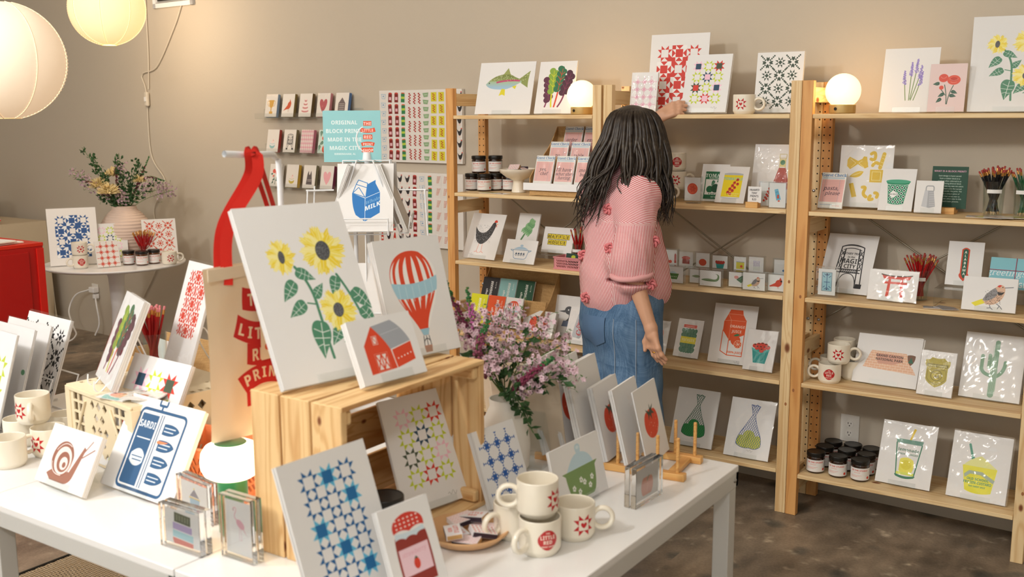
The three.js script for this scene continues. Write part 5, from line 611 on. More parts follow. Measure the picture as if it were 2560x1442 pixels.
{
  const o = thing('footed_bowl', 'cream footed bowl of matchboxes on the left shelf unit', 'bowl', [-1.45, 1.285, -0.16]), g = lathe([[0, 0.002], [0.036, 0], [0.035, 0.004], [0.027, 0.045], [0.028, 0.062], [0.06, 0.075], [0.092, 0.1], [0.0965, 0.116], [0.0935, 0.117], [0.088, 0.102], [0.058, 0.081], [0, 0.076]], 52);
  part(o, 'bowl_body', g, M.cream);
  [[-0.03, 0.11, 0.02, 0.3, 0.1, 0.1, 1], [0.035, 0.113, 0.01, -0.4, 0, -0.2, 0], [0.005, 0.118, -0.02, 0.9, -0.2, 0, 0], [-0.005, 0.122, 0.03, 0.15, 0.7, 0.05, 0]].forEach(([x, y, z, a, b, c, k], i) => matchbox('matchbox in the cream footed bowl, ' + ['lettered one at the left', 'dotted one at the right', 'at the back', 'dotted one standing on its edge in front'][i], -1.45 + x, 1.285 + y, -0.16 + z, a, b, c, k, 'matchboxes in the footed bowl'));
}
const flatArt = [art(0.08, 0.06, (c, H) => { R(c, '#d9d24a', 0, 0, 100, H); E(c, '#5c7a3c', 50, H / 2, 26, 14); }, '#e8e4d8', 800), art(0.08, 0.06, (c, H) => { E(c, '#c9764a', 40, H / 2, 22, 12); S(c, '#5f7f62', 3, 'M20 20q20 20 60 30'); }, '#e3e0da', 800), art(0.06, 0.06, (c, H) => { for (let i = 0; i < 60; i++) S(c, '#3f3a44', 1.2, `M${rr(5, 95)} ${rr(5, 95)}l${rr(-8, 8)} ${rr(-8, 8)}`); E(c, '#b5563c', 80, 80, 9); }, '#9a989c', 800)];
function flat(label, x, y, z, w, d, ry, k, group, name = 'sticker', cat = 'sticker') { const o = thing(name, label, cat, [x, y, z], ry, group); part(o, 'paper_sheet', box(w, 0.0012, d, 0, 0.0006, 0), M.paper); part(o, 'print_sheet', setUV(new THREE.PlaneGeometry(w, d), flatArt[k]).rotateX(-Math.PI / 2).translate(0, 0.0014, 0), flatArt[k].gloss); return o; }
flat('yellow-green card lying flat in front of the candle jars', -1.56, 1.285, -0.07, 0.09, 0.06, 0.3, 0, 'flat cards by the jars', 'loose_card', 'card'); flat('pale card lying flat beside the footed bowl', -1.48, 1.285, -0.05, 0.09, 0.05, -0.2, 1, 'flat cards by the jars', 'loose_card', 'card');
[[0.52, -0.055, 0.2], [0.56, -0.075, -0.3], [0.585, -0.04, 0.5]].forEach(([x, z, a], i) => flat('dark patterned sticker lying flat, ' + ['leftmost', 'middle', 'rightmost'][i] + ' of the three beside the woodpecker print', x, 0.927 + i * 0.0016, z, 0.06, 0.045, a, 2, 'flat stickers'));
[[0.66, -0.12, 0.1, 1], [0.7, -0.09, -0.2, 0], [0.745, -0.12, 0.3, 1], [0.79, -0.1, 0, 0], [0.73, -0.06, 0.15, 1]].forEach(([x, z, a, k], i) => flat('flat printed card in front of the pencil tumblers, number ' + ['one from the left', 'two from the left', 'three from the left', 'four, at the right edge', 'five, nearest the shelf front'][i], x, 1.277 + 0.0014 * i, z, 0.1, 0.07, a, k, 'flat cards by the pencils', 'loose_card', 'card'));

// ---------------------------------------------------------------- cardboard tiered displays
function tiers(label, x, y, z, W, steps, depth, back) {          // steps: [floor height, z of the front of that step]
  const o = thing('card_display', label, 'card display', [x, y, z]), t = 0.004;
  const prof = [[0, 0]]; for (const [h, zz] of steps) { prof.push([-zz, h * 0 + 0], [-zz, h]); } const sh = new THREE.Shape();
  sh.moveTo(0, 0); let pz = 0; for (const [h, zz] of steps) { sh.lineTo(zz, h + 0.05); sh.lineTo(zz + 0.035, h + 0.085); } sh.lineTo(depth, back); sh.lineTo(depth, 0); sh.closePath();
  for (const s of [-1, 1]) { const g = new THREE.ExtrudeGeometry(sh, { depth: t, bevelEnabled: false }).rotateY(Math.PI / 2); part(o, 'side_panel', uvBox(g.translate(s * (W / 2 - t / 2) - t / 2, 0, 0)), M.card); }
  steps.forEach(([h, zz]) => { part(o, 'step', uvBox(box(W - 2 * t, t, 0.06, 0, h, -zz - 0.03)), M.card); part(o, 'front_lip', uvBox(box(W - 2 * t, h + 0.012, t, 0, (h + 0.012) / 2, -zz - 0.002)), M.card); const b = part(o, 'back_rest', uvBox(box(W - 2 * t, 0.15, t, 0, 0.075, 0)), M.card); b.position.set(0, h, -zz - 0.055); b.rotation.x = -0.3; });
  part(o, 'back_panel', uvBox(box(W, back, t, 0, back / 2, -depth)), M.card); part(o, 'base', uvBox(box(W, t, depth, 0, t / 2, -depth / 2)), M.card); return o;
}
tiers('brown cardboard tiered display of pink order pads', -1.115, 1.285, -0.02, 0.36, [[0.035, 0], [0.1, 0.085], [0.17, 0.165]], 0.25, 0.32);
{ const o = thing('acrylic_ledge', 'bright clear front ledge of the order pad display', 'ledge', [-1.15, 1.318, -0.012]); part(o, 'ledge_front', box(0.34, 0.034, 0.003, 0, 0.012, 0.006), MP({ color: C('#ffffff'), roughness: 0.12, clearcoat: 1 })); part(o, 'ledge_base', box(0.34, 0.003, 0.03, 0, -0.004, -0.009), M.acrylic); }
const words = [['yes,', ['chef']], ["I'll have", ["what she's", 'having']], ['more', ['butter']], ['no', ['notes']], ['table', ['for two']], ['order', ['up']], ['extra', ['crispy']]];
[[-1.228, 1.325, -0.018], [-1.115, 1.325, -0.018], [-1.005, 1.325, -0.018], [-1.2, 1.388, -0.1], [-1.085, 1.388, -0.1], [-1.17, 1.458, -0.182], [-1.06, 1.458, -0.182]].forEach(([x, y, z], i) => print({ x, y, z, yaw: -1, tilt: 17, w: 0.1, L: 0.147, n: 2, sleeve: i < 5 ? 0.003 : 0.0014, easel: 0, name: 'notepad', category: 'notepad', group: 'pink order pads in the cardboard display', label: 'pink order pad ' + ['front row left', 'front row middle', 'front row right behind the woman\'s hair', 'middle row left', 'middle row right', 'back row left', 'back row right'][i] + ' of the display, handwritten note', short: '', d: A.check(...words[i]) }));
tiers('brown cardboard tiered display of bright postcards', -1.475, 0.585, -0.03, 0.42, [[0.03, 0], [0.1, 0.1]], 0.22, 0.31);
[['#d9d616', 'bright yellow-green postcard in the front row of the postcard display', -1.63, 0.628, -0.03], ['#e2541f', 'orange postcard in the front row of the postcard display', -1.523, 0.628, -0.03], [0, 'white postcard with a striped balloon in the front row of the postcard display', -1.418, 0.628, -0.03], ['#2a2729', 'black postcard in the back row of the postcard display', -1.625, 0.7, -0.13], ['#8fc0bf', 'pale teal postcard in the back row of the postcard display', -1.52, 0.7, -0.13], ['#1f5138', 'dark green postcard in the back row of the postcard display', -1.415, 0.7, -0.13]].forEach(([k, label, x, y, z]) => print({ x, y, z, yaw: -2, tilt: 19, w: 0.103, L: 0.148, n: 4, t: 0.002, easel: 0, name: 'postcard', category: 'postcard', group: 'postcards in the cardboard display', label, paper: k || '#ece9e6', d: k ? A.greet(k) : A.balloon }));
// ---------------------------------------------------------------- slotted plastic crates
function slotted(w, h, t, cols, rows, slant, sw = 0.32, mx = 0.1, my = 0.16) {
  const s = shapeOf([[-w / 2, 0], [w / 2, 0], [w / 2, h], [-w / 2, h]]), cw = w * (1 - 2 * mx) / cols, ch = h * (1 - 2 * my) / rows;
  for (let j = 0; j < rows; j++) for (let i = 0; i < cols; i++) { const x = -w / 2 + w * mx + (i + 0.5) * cw, y = h * my + (j + 0.5) * ch, k = slant * ch * (i < cols / 2 ? -1 : 1), a = cw * sw, b = ch * 0.38; const p = new THREE.Path(); p.moveTo(x - a - k, y - b); p.lineTo(x + a - k, y - b); p.lineTo(x + a + k, y + b); p.lineTo(x - a + k, y + b); p.closePath(); s.holes.push(p); }
  return new THREE.ExtrudeGeometry(s, { depth: t, bevelEnabled: false }).translate(0, 0, -t / 2);
}
function basket(label, x, y, z, ry, w, h, d, mat, cols, rows, slant) {
  const o = thing('plastic_crate', label, 'crate', [x, y, z], ry), t = 0.003;
  for (const s of [-1, 1]) { part(o, 'side_panel', slotted(w, h, t, cols, rows, slant).translate(0, 0, s * (d / 2 - t / 2)), mat); part(o, 'end_panel', slotted(d, h, t, Math.max(4, Math.round(cols * d / w)), rows, slant).rotateY(Math.PI / 2).translate(s * (w / 2 - t / 2), 0, 0), mat); }
  part(o, 'rim', [rbox(w + 0.006, 0.006, 0.007, 0.001, 0, h, d / 2), rbox(w + 0.006, 0.006, 0.007, 0.001, 0, h, -d / 2), rbox(0.007, 0.006, d, 0.001, w / 2, h, 0), rbox(0.007, 0.006, d, 0.001, -w / 2, h, 0), rbox(w + 0.004, h * 0.12, 0.005, 0.001, 0, h * 0.06, d / 2), rbox(0.005, h * 0.12, d, 0.001, w / 2, h * 0.06, 0)], mat); part(o, 'base', box(w, 0.003, d, 0, 0.0015, 0), mat); return o;
}
basket('small pink slotted plastic crate on the left shelf unit', -1.083, 0.947, -0.065, -0.03, 0.15, 0.056, 0.095, MS({ color: C('#d98f92'), roughness: 0.5 }), 14, 3, 0.25);
print({ x: -1.075, y: 0.962, z: -0.045, yaw: -3, tilt: 12, w: 0.075, L: 0.052, n: 5, easel: 0, name: 'card_deck', category: 'card deck', label: 'dark green cards with a yellow lemon standing in the pink crate', paper: '#173a2d', d: (c, H) => E(c, '#b9c22e', 54, H * 0.32, 16, 12) });
basket('orange slotted plastic crate behind the green lamp', -0.62, 0.74, 2.43, 0.12, 0.24, 0.13, 0.16, MS({ color: C('#e08a5c'), roughness: 0.5 }), 14, 4, 0.22);

// ---------------------------------------------------------------- lowest left shelf: row of leaning prints
['plain white print at the front of the leaning row', 'white print second in the leaning row', 'print with an orange popsicle shape in the leaning row', 'sleeved print fourth in the leaning row', 'sleeved print fifth in the leaning row', 'sleeved print at the back of the leaning row'].forEach((label, i) => print({ x: -1.36 + i * 0.03, y: 0.21, z: -0.03 - i * 0.042, yaw: -3, tilt: 15, w: i < 2 ? 0.19 : 0.205, L: [0.155, 0.185, 0.25, 0.252, 0.258, 0.262][i], n: 2, easel: 0, sleeve: i > 2 ? 0.0015 : 0, label: label + ' on the lowest left shelf', group: 'row of leaning prints', d: i === 2 ? (c, H) => F(c, '#e2651f', `M52 ${H * 0.34}V26Q52 12 63 12Q74 12 74 26V${H * 0.34}z`) : i === 0 ? (c, H) => { S(c, '#b9382c', 2, 'M16 60L40 76'); F(c, '#b03a2e', 'M44 76l20-6 30 14z'); } : A.blank }));
{
  const o = thing('paper_pad', 'white printed papers with an orange band on the back edge of the right table', 'papers', [0.0, 0.74, 1.66], 0.1), a = art(0.28, 0.2, (c, H) => { R(c, '#e0542a', 0, 18, 100, 14); T(c, '#f3e3da', 'little red', 50, 25, 11, 'serif', hand); for (let i = 0; i < 4; i++) R(c, '#b9b6b4', 8, 42 + i * 6, 60, 0.8); }, '#eeecea', 900);
  part(o, 'paper_sheet', [box(0.28, 0.004, 0.2, 0, 0.002, 0), box(0.28, 0.001, 0.2, 0.004, 0.0046, 0.003)], M.paper); part(o, 'print_sheet', setUV(new THREE.PlaneGeometry(0.28, 0.2), a).rotateX(-Math.PI / 2).translate(0, 0.0056, 0), a.mat);
}
// ---------------------------------------------------------------- card ledges and sticker boards on the wall
const ledgeY = [[1.650, -3.63, -2.75], [1.435, -3.63, -2.75], [1.222, -3.62, -2.75]];
const LC = [[['trophy', A.trophy, '#8ba0b8'], ['redbird', A.redbird, '#8a7440'], ['tiered cake', A.tiers, '#6f5a34'], ['red heart', A.heart('#b6505a'), '#d58c90'], ['dark house', A.house, '#5a7db0']], [['round cake', A.cake('#8fb9b8'), '#b0443c'], ['iron arch', A.arch, '#857a58'], ['pink gingham', A.gingham, '#c9788a'], ['orange tomatoes', A.tomatoes2, '#c9c4a4'], ['pale loop', A.loop, '#cfc6c2']], [['red flower', A.poppy, '#d9d2c8'], ['striped ribbon', A.cake('#c9b04a'), '#d0a83c'], ['dark shopping bag', A.bag, '#8a8262'], ['pink heart', A.heart('#eba9ae'), '#7d3049'], ['yellow arm', A.arm, '#8a7644']]];
ledgeY.forEach(([y, x0, x1], r) => {
  const xc = (x0 + x1) / 2, o = onWall(thing('card_ledge', `clear acrylic card ledge, ${['top', 'middle', 'bottom'][r]} of three on the wall`, 'ledge', [0, 0, 0], 0, 'clear card ledges'), xc, y - 0.005, 0.002);
  part(o, 'ledge_base', box(x1 - x0, 0.003, 0.075, 0, 0, 0.0375), M.acrylic); part(o, 'ledge_front', box(x1 - x0, 0.034, 0.003, 0, 0.0155, 0.075), M.acrylic); part(o, 'ledge_back', box(x1 - x0, 0.06, 0.003, 0, 0.03, 0.002), M.acrylic);
  LC[r].forEach(([nm, d, env], i) => { const x = x0 + 0.13 + i * 0.155; print({ x, y: y - 0.003, z: wallZ(x) + 0.066, yaw: WALL_TURN / D2R, tilt: 11, w: 0.108, L: 0.14, t: 0.0035, n: 6, easel: 0, name: 'greeting_card', category: 'greeting card', group: 'greeting cards on the wall ledges', label: `greeting card stack with a ${nm} on the ${['top', 'middle', 'bottom'][r]} wall ledge`, paper: '#e6ded4', ppm: 900, d, boardMat: MS({ color: C(env), roughness: 0.7 }), sleeve: (i * 7 + r) % 3 === 0 ? 0.003 : 0 }); });
});
const SK = {
  hen: [0.044, 0.056, (c, H) => { F(c, '#26272b', `M8 16Q22 36 40 46Q66 50 74 20L86 14L92 20Q92 60 74 ${H * 0.72}Q56 ${H * 0.86} 40 ${H * 0.7}Q20 50 8 16z`); E(c, '#d23c2c', 84, 12, 10, 8); S(c, '#e6a89a', 5, `M52 ${H * 0.78}V${H * 0.94}M64 ${H * 0.76}V${H * 0.94}`); }],
  jam: [0.036, 0.056, (c, H) => { R(c, '#7f201f', 12, 20, 76, H - 24); E(c, '#c0423a', 50, 14, 36, 12); R(c, '#e3b6bd', 26, H * 0.45, 48, H * 0.3); }],
  green: [0.034, 0.056, (c, H) => { R(c, '#2f7f4f', 10, 22, 80, H - 26); R(c, '#d85a34', 16, 6, 68, 16); R(c, '#b9cf4a', 12, H * 0.42, 76, H * 0.22); }],
  vine: [0.03, 0.064, (c, H) => { for (let k = 0; k < 8; k++) E(c, '#b8302a', 44 + (k % 2) * 26 - k, 22 + k * (H - 40) / 7, 18, 14); S(c, '#48362c', 4, `M60 6L50 ${H - 10}`); }],
  cass: [0.046, 0.032, (c, H) => { F(c, '#8fae84', `M4 ${H * 0.2}H96L82 ${H * 0.9}H20z`); R(c, '#c4d6bc', 26, H * 0.46, 48, 8); }],
  ycan: [0.044, 0.054, (c, H) => { R(c, '#d8cf34', 6, 6, 88, H - 12); for (let k = 0; k < 6; k++) E(c, '#b8402c', 40 + (k % 2) * 18, 26 + k * 14, 10, 8); }],
  bcup: [0.042, 0.04, (c, H) => { S(c, '#9fbfd6', 7, `M10 ${H * 0.26}H90L76 ${H * 0.84}H26L14 ${H * 0.26}`); E(c, '#7ea6c8', 50, H * 0.52, 14, 10); }],
  shrimp: [0.042, 0.056, (c, H) => { for (let k = 0; k < 6; k++) S(c, '#c46a4c', 6, `M${30 - k * 2} ${12 + k * 16}Q${60 - k} ${20 + k * 15} ${86 - k * 6} ${8 + k * 16}`); }],
  sauce: [0.03, 0.06, (c, H) => { F(c, '#c23a2c', `M20 ${H - 6}V${H * 0.45}L40 14H60L80 ${H * 0.45}V${H - 6}z`); R(c, '#efe6dc', 28, H * 0.6, 44, H * 0.18); }],
};
const skArt = {}; for (const k in SK) { const [w, h, d] = SK[k]; skArt[k] = art(w, h, d, '#e4dfd8', 1700); }
function stickerBoard(label, x0, x1, y0, y1, cols) {
  const w = x1 - x0, h = y1 - y0, o = onWall(thing('sticker_board', label, 'board'), (x0 + x1) / 2, y0, 0.004); part(o, 'board_panel', rbox(w, h, 0.022, 0.002, 0, h / 2, 0.011), MS({ color: C('#e4dfd8'), roughness: 0.6 }));
  let x = -w / 2 + 0.012; for (const [k, gap] of cols) { const [sw, sh] = SK[k], n = Math.max(1, Math.round((h - 0.02) / (sh + 0.008))), pitch = (h - 0.016) / n; for (let j = 0; j < n; j++) { const m = part(o, 'sticker', setUV(new THREE.PlaneGeometry(sw, sh), skArt[k]), skArt[k].gloss); m.position.set(x + sw / 2 + rr(-0.002, 0.002), h - 0.008 - pitch * (j + 0.5), 0.0228); m.rotation.z = rr(-0.1, 0.1); } x += sw + gap; }
  return o;
}
stickerBoard('upper white board covered with columns of colourful food and hen stickers', -2.60, -1.99, 1.40, 1.80, [['bcup', 0.012], ['jam', 0.014], ['jam', 0.014], ['green', 0.016], ['vine', 0.006], ['vine', 0.006], ['vine', 0.012], ['cass', 0.012], ['ycan', 0.012], ['ycan', 0.016], ['hen', 0.02], ['hen', 0]]);
stickerBoard('lower white board of stickers with orange shrimp and blue cups', -2.63, -1.99, 0.93, 1.345, [['sauce', 0.012], ['hen', 0.014], ['sauce', 0.012], ['hen', 0.012], ['hen', 0.016], ['jam', 0.016], ['bcup', 0.02], ['green', 0.024], ['shrimp', 0.01], ['shrimp', 0]]);
// ---------------------------------------------------------------- right table: wooden crate and what stands on and in it
const TT = 0.74;
{
  const o = thing('wooden_crate', 'slatted pine crate lying on its side on the right table', 'crate', [-0.141, TT, 2.386]), w = 0.262, h = 0.356, d = 0.484, t = 0.011;
  for (const sz of [-1, 1]) { // end frames made of three boards on corner battens
    for (let i = 0; i < 3; i++) part(o, 'end_board', rbox(0.082, h, 0.017, 0.0022, -w / 2 + 0.043 + i * 0.088, h / 2, sz * (d / 2 - 0.0085), 1), M.crate);
    for (const y of [0.028, h - 0.028]) part(o, 'batten', rbox(w - 0.012, 0.03, 0.02, 0.006, 0, y, sz * (d / 2 - 0.027), 0), M.crate);
  }
  for (const y of [t / 2, h - t / 2]) for (let i = 0; i < 3; i++) part(o, 'slat', rbox(0.08, t, d - 0.002, 0.002, -w / 2 + 0.041 + i * 0.0905, y + (y > 0.1 ? 0.0005 : 0), 0, 2), M.crate);
  for (let i = 0; i < 3; i++) part(o, 'back_slat', rbox(t, 0.1, d - 0.036, 0.002, -w / 2 + t / 2, 0.064 + i * 0.115, 0, 2), M.crate);
}
const TG = 'art prints on the crate table', CT = TT + 0.3565;
[
  [-0.144, CT, 2.49, 78, 27, 0.273, 0.405, { n: 4, label: 'large sunflower print standing on the wooden crate', short: 'sunflower print on the crate', d: A.sunflowers() }],
  [-0.131, CT, 2.199, 79, 17, 0.2, 0.281, { n: 5, label: 'print of a red and white striped hot air balloon on the wooden crate', short: 'balloon print', d: A.balloon }],
  [-0.037, CT, 2.427, 82, 25, 0.176, 0.141, { n: 5, label: 'print of a red barn at the front of the wooden crate', short: 'barn print', d: A.barn }],
  [-0.066, TT + 0.0125, 2.251, 79, 20.5, 0.205, 0.27, { n: 2, label: 'print of outlined colourful quilt stars inside the wooden crate', short: 'outlined star print', d: starsGrid(QC, null, 14, 23) }],
  [0.104, TT, 2.708, 85.8, 20, 0.218, 0.298, { n: 4, label: 'blue quilt star print at the front of the right table', short: 'blue star print', d: A.blueq }],
  [0.19, TT, 2.62, 83.5, 20, 0.131, 0.188, { n: 4, label: 'print of a jam jar with a pink label at the front of the right table', short: 'jam jar print', d: A.jam }],
  [0.044, TT, 2.109, 84.4, 20, 0.15, 0.185, { n: 5, label: 'small blue lattice quilt print behind the mug pile', short: 'blue lattice print', d: latticeQuilt('#2357a5', 3, 4, 25, 16) }],
  [0.185, TT, 2.006, 88, 14, 0.214, 0.147, { n: 2, label: 'print of a green casserole dish with white flowers', short: 'green casserole print', d: A.casserole }],
].forEach(([x, y, z, yaw, tilt, w, L, o]) => print({ x, y, z, yaw, tilt, w, L, group: TG, ppm: 1900, paper: '#eae9e8', ...o }));
jar('black candle jar inside the wooden crate at the front', -0.06, TT + 0.0115, 2.45, 1.2, 1.12, 'candle jars in the crate'); jar('black candle jar inside the wooden crate, further back', -0.17, TT + 0.0115, 2.5, 1.0, 1.12, 'candle jars in the crate'); jar('candle jar standing on another inside the wooden crate', -0.17, TT + 0.0115 + 0.1, 2.5, 1.2, 1.12, 'candle jars in the crate');
const MG = 'mug pile on the right table';
mug('round-logo mug at the front of the pile on the right table', 0.241, TT, 2.297, 0.95, 'logo', Math.PI + 0.5, MG);
mug('star mug at the right of the pile on the right table', 0.262, TT, 2.187, 1.0, 'star', -0.35, MG);
mug('plain-sided mug at the back left of the pile on the right table', 0.148, TT, 2.258, 0.7, 0, Math.PI + 0.6, MG);
mug('star mug on top of the pile on the right table', 0.226, TT + 0.0765, 2.283, 1.55, 'star', 2.2, MG);
{ // wooden dish of matchboxes
  const o = thing('wooden_dish', 'round wooden dish of patterned matchboxes on the right table', 'dish', [0.075, TT, 2.335]); part(o, 'dish_body', lathe([[0, 0.001], [0.055, 0], [0.075, 0.006], [0.093, 0.022], [0.095, 0.027], [0.092, 0.028], [0.072, 0.013], [0.052, 0.008], [0, 0.007]], 56), MS({ color: C('#d6a777'), roughness: 0.5 }));
  [[0.02, 0.018, -0.035, 0.5, 0, 0, 2, 'starry one at the back'], [0.042, 0.026, -0.002, 0.9, 0.1, -0.25, 0, 'dotted one at the right'], [-0.012, 0.019, 0.02, -0.5, 0, 0, 1, 'lettered one in the middle'], [0.03, 0.017, 0.042, 0.3, 0.1, 0, 2, 'starry one at the front'], [-0.03, 0.032, -0.02, 1.2, 0.15, 0.1, 2, 'leaning starry one'], [-0.012, 0.036, -0.042, 0.2, 0, 0.1, 1, 'lettered one on top at the back'], [0.0, 0.034, 0.05, -0.8, 0.1, 0, 1, 'lettered one on top at the front']].forEach(([x, y, z, a, b, c, k, n]) => matchbox('matchbox in the wooden dish, ' + n, 0.075 + x, TT + y, 2.335 + z, a, b, c, k, 'matchboxes in the wooden dish'));
}
// solid acrylic blocks holding tiny prints
function block(label, x, z, yaw, w, h, d, draw) {
  const o = thing('acrylic_block', label, 'framed print', [x, TT, z], yaw, 'solid acrylic block frames'), a = art(w - 0.022, h - 0.022, draw, '#e9e7e5', 2600);
  part(o, 'front_block', new RoundedBoxGeometry(w, h, d / 2 - 0.0015, 1, 0.0012).translate(0, h / 2, d / 4 + 0.001), M.solid); part(o, 'back_block', new RoundedBoxGeometry(w, h, d / 2 - 0.0015, 1, 0.0012).translate(0, h / 2, -d / 4 - 0.001), M.solid);
  part(o, 'print_sheet', setUV(new THREE.PlaneGeometry(w - 0.022, h - 0.022), a).translate(0, h / 2, 0.0002), a.mat);
  part(o, 'magnet', [-1, 1].flatMap((s) => [0.006, h - 0.006].map((y) => mv(cyl(0.003, 0.003, 0.0014, 14), s * (w / 2 - 0.006), y, 0, Math.PI / 2))), M.steel); return o;
}
block('clear block frame with a stack of books at the front left of the right table', -0.4, 2.712, 0.02, 0.13, 0.1, 0.032, A.books);
block('clear block frame with a small dark peaked tent, behind the book block', -0.515, 2.585, -0.12, 0.13, 0.1, 0.03, A.tent);
block('tall clear block frame with a pink flamingo', -0.262, 2.677, 0.0, 0.098, 0.14, 0.03, A.flamingo);
block('clear block frame with an orange pumpkin near the plate rack', 0.294, 1.913, Math.PI / 2 - 0.05, 0.13, 0.1, 0.032, A.pumpkin);
// bamboo plate rack with sleeved prints
{
  const RX = 0.105, RZ = 1.69, o = thing('plate_rack', 'bamboo dowel rack holding upright prints on the right table', 'plate rack', [RX, TT, RZ], 0.13);
  for (const z of [0.075, -0.075]) { part(o, 'rail', rbox(0.42, 0.02, 0.024, 0.003, 0, 0.01, z, 0), M.bamboo); for (let i = 0; i < 8; i++) part(o, 'dowel', lathe([[0, 0.112], [0.0035, 0.1115], [0.0046, 0.11], [0.0046, 0.012]], 14).translate(-0.189 + i * 0.054, 0, z), M.bamboo); }
  for (const x of [-0.17, 0, 0.17]) part(o, 'cross_bar', rbox(0.026, 0.014, 0.14, 0.003, x, 0.01, 0, 2), M.bamboo);
  ['first from the left', 'second from the left', 'third from the left', 'fourth from the left', 'fifth from the left', 'last at the right'].forEach((nm, i) => {
    const g = print({ x: 0, y: TT + 0.02, z: 0, yaw: 0, tilt: 0, w: i < 3 ? 0.2 : 0.17, L: i < 3 ? 0.25 : 0.2, n: [4, 3, 5, 4, 3, 1][i], t: 0.004, easel: 0, label: `upright sleeved print in the bamboo rack, ${nm}`, group: 'prints in the bamboo rack', ppm: 500, d: i % 2 ? A.tomato : A.blank, boardMat: i % 2 ? M.board : undefined });
    const lx = -0.165 + i * 0.056; g.position.set(RX + lx * Math.cos(0.13), TT + 0.024, RZ - lx * Math.sin(0.13)); g.rotation.y = Math.PI / 2 + 0.13; g.rotation.x = -0.24;
    part(g, 'plastic_edge', box(0.0008, i < 3 ? 0.25 : 0.2, 0.02, -(i < 3 ? 0.102 : 0.087), i < 3 ? 0.125 : 0.1, -0.006), M.film);
  });
}
// print seen from behind on a clear easel, with a second board behind it
{
  const mk = (label, x, z, yaw, tilt, w, L) => { const g = thing('art_print', label, 'art print', [x, TT + 0.006, z], yaw, 'prints seen from behind'); g.rotation.x = -tilt; part(g, 'backing_board', box(w, L, 0.003, 0, L / 2, -0.002), MS({ color: C('#cdbba3'), roughness: 0.7 })); part(g, 'print_sheet', box(w, L, 0.0008, 0, L / 2, 0.0003), M.paper); part(g, 'plastic_sleeve', filmGeo(w, L, 0.002).rotateY(Math.PI).translate(0, L / 2, -0.0055), M.film); return g; };
  mk('brown backed print seen from behind on a clear easel', -0.1, 1.79, Math.PI + 0.14, -0.0 + 0.28, 0.2, 0.262); mk('second brown backed print behind the first one, beside the flowers', -0.2, 1.7, Math.PI + 0.16, 0.26, 0.2, 0.25);
  const e = thing('display_easel', 'clear acrylic easel behind the brown backed print', 'easel', [-0.09, TT + 0.002, 1.79], 0.14, 'clear acrylic easels'); part(e, 'base', box(0.11, 0.003, 0.09, 0, 0.0015, 0.05), M.acrylic); const p = part(e, 'prop', box(0.1, 0.15, 0.003, 0, 0.075, 0), M.acrylic); p.position.set(0, 0.002, 0.085); p.rotation.x = -0.16; const q = part(e, 'back_rest', box(0.1, 0.15, 0.003, 0, 0.075, 0), M.acrylic); q.position.set(0, 0.002, 0.012); q.rotation.x = 0.3;
}
// ---------------------------------------------------------------- middle and left tables
[
  [-0.949, TT, 2.665, -2.8, 26.7, 0.218, 0.149, { n: 4, label: 'print of a brown snail on the middle table', short: 'snail print', d: A.snail }],
  [-0.751, TT, 2.587, -2.2, 28.5, 0.292, 0.237, { n: 3, label: 'print of a blue sardine tin on the middle table', short: 'sardine tin print', d: A.sardine }],
  [-0.911, TT, 2.503, -3.7, 26.2, 0.258, 0.308, { n: 4, label: 'colourful quilt star print behind the sardine tin print', short: 'star print behind the sardine print', d: starsGrid(QC, QM, 13, 25) }],
  [-1.081, 0.9385, 2.43, -23.9, 23.5, 0.21, 0.25, { n: 5, easel: 0, edge: 1, sleeve: 0.0012, label: 'thick print of chard leaves on a white wire easel on the cream crate', short: '', d: A.chard }],
  [-0.967, 0.9385, 2.29, -15.2, 18.3, 0.172, 0.33, { n: 2, easel: 0, edge: 1, sleeve: 0.0016, label: 'tall red and white quilt print on the cream crate', short: '', d: A.redpanel }],
  [-1.576, TT, 2.538, -5, 17, 0.275, 0.313, { n: 2, easel: 0, sleeve: 0.001, label: 'print with lime stars at the front of the rack on the left table', short: '', d: starsGrid([['pink', 'lime', 'lime'], ['lime', 'navy', 'lime'], ['dgreen', 'lime', 'lime']], null, 24, 28) }],
  [-1.621, TT, 2.455, -5, 17, 0.275, 0.308, { n: 2, easel: 0, sleeve: 0.001, label: 'pale print second in the rack on the left table', short: '', d: (c, H) => E(c, '#3f8a5c', 93, H * 0.42, 4, 3) }],
  [-1.670, TT, 2.375, -5.3, 18, 0.275, 0.3, { n: 2, easel: 0, sleeve: 0.001, label: 'pale print third in the rack on the left table', short: '', d: (c, H) => F(c, '#8fc4c4', `M86 ${H}L98 ${H * 0.78}V${H}z`) }],
  [-1.715, TT, 2.29, -5.4, 20, 0.275, 0.3, { n: 3, easel: 0, edge: 1, label: 'print with a black quilt pattern at the back of the rack on the left table', short: '', d: snowQuilt('#17171b', 4, 4, 24, 10) }],
].forEach(([x, y, z, yaw, tilt, w, L, o]) => print({ x, y, z, yaw, tilt, w, L, group: 'art prints on the left tables', ppm: 1700, paper: '#e9e8e8', ...o }));
{
  const o = thing('print_rack', 'low white wire rack under the four leaning prints on the left table', 'rack', [-1.64, TT, 2.42], -0.08), w = [];
  for (const x of [-0.11, 0.11]) w.push(...poly([[x, 0.004, 0.16], [x, 0.004, -0.24]], 0.003)); for (let i = 0; i < 5; i++) w.push(...poly([[-0.11, 0.004, 0.15 - i * 0.085], [0.11, 0.004, 0.15 - i * 0.085]], 0.0025)); part(o, 'frame', w, M.wire);
  for (let i = 0; i < 4; i++) part(o, 'divider', poly([[-0.08, 0.004, 0.08 - i * 0.085], [-0.08, 0.12, 0.035 - i * 0.085], [0.08, 0.12, 0.035 - i * 0.085], [0.08, 0.004, 0.08 - i * 0.085]], 0.0025), M.wire);
}
const LG = 'mug pile on the left table';
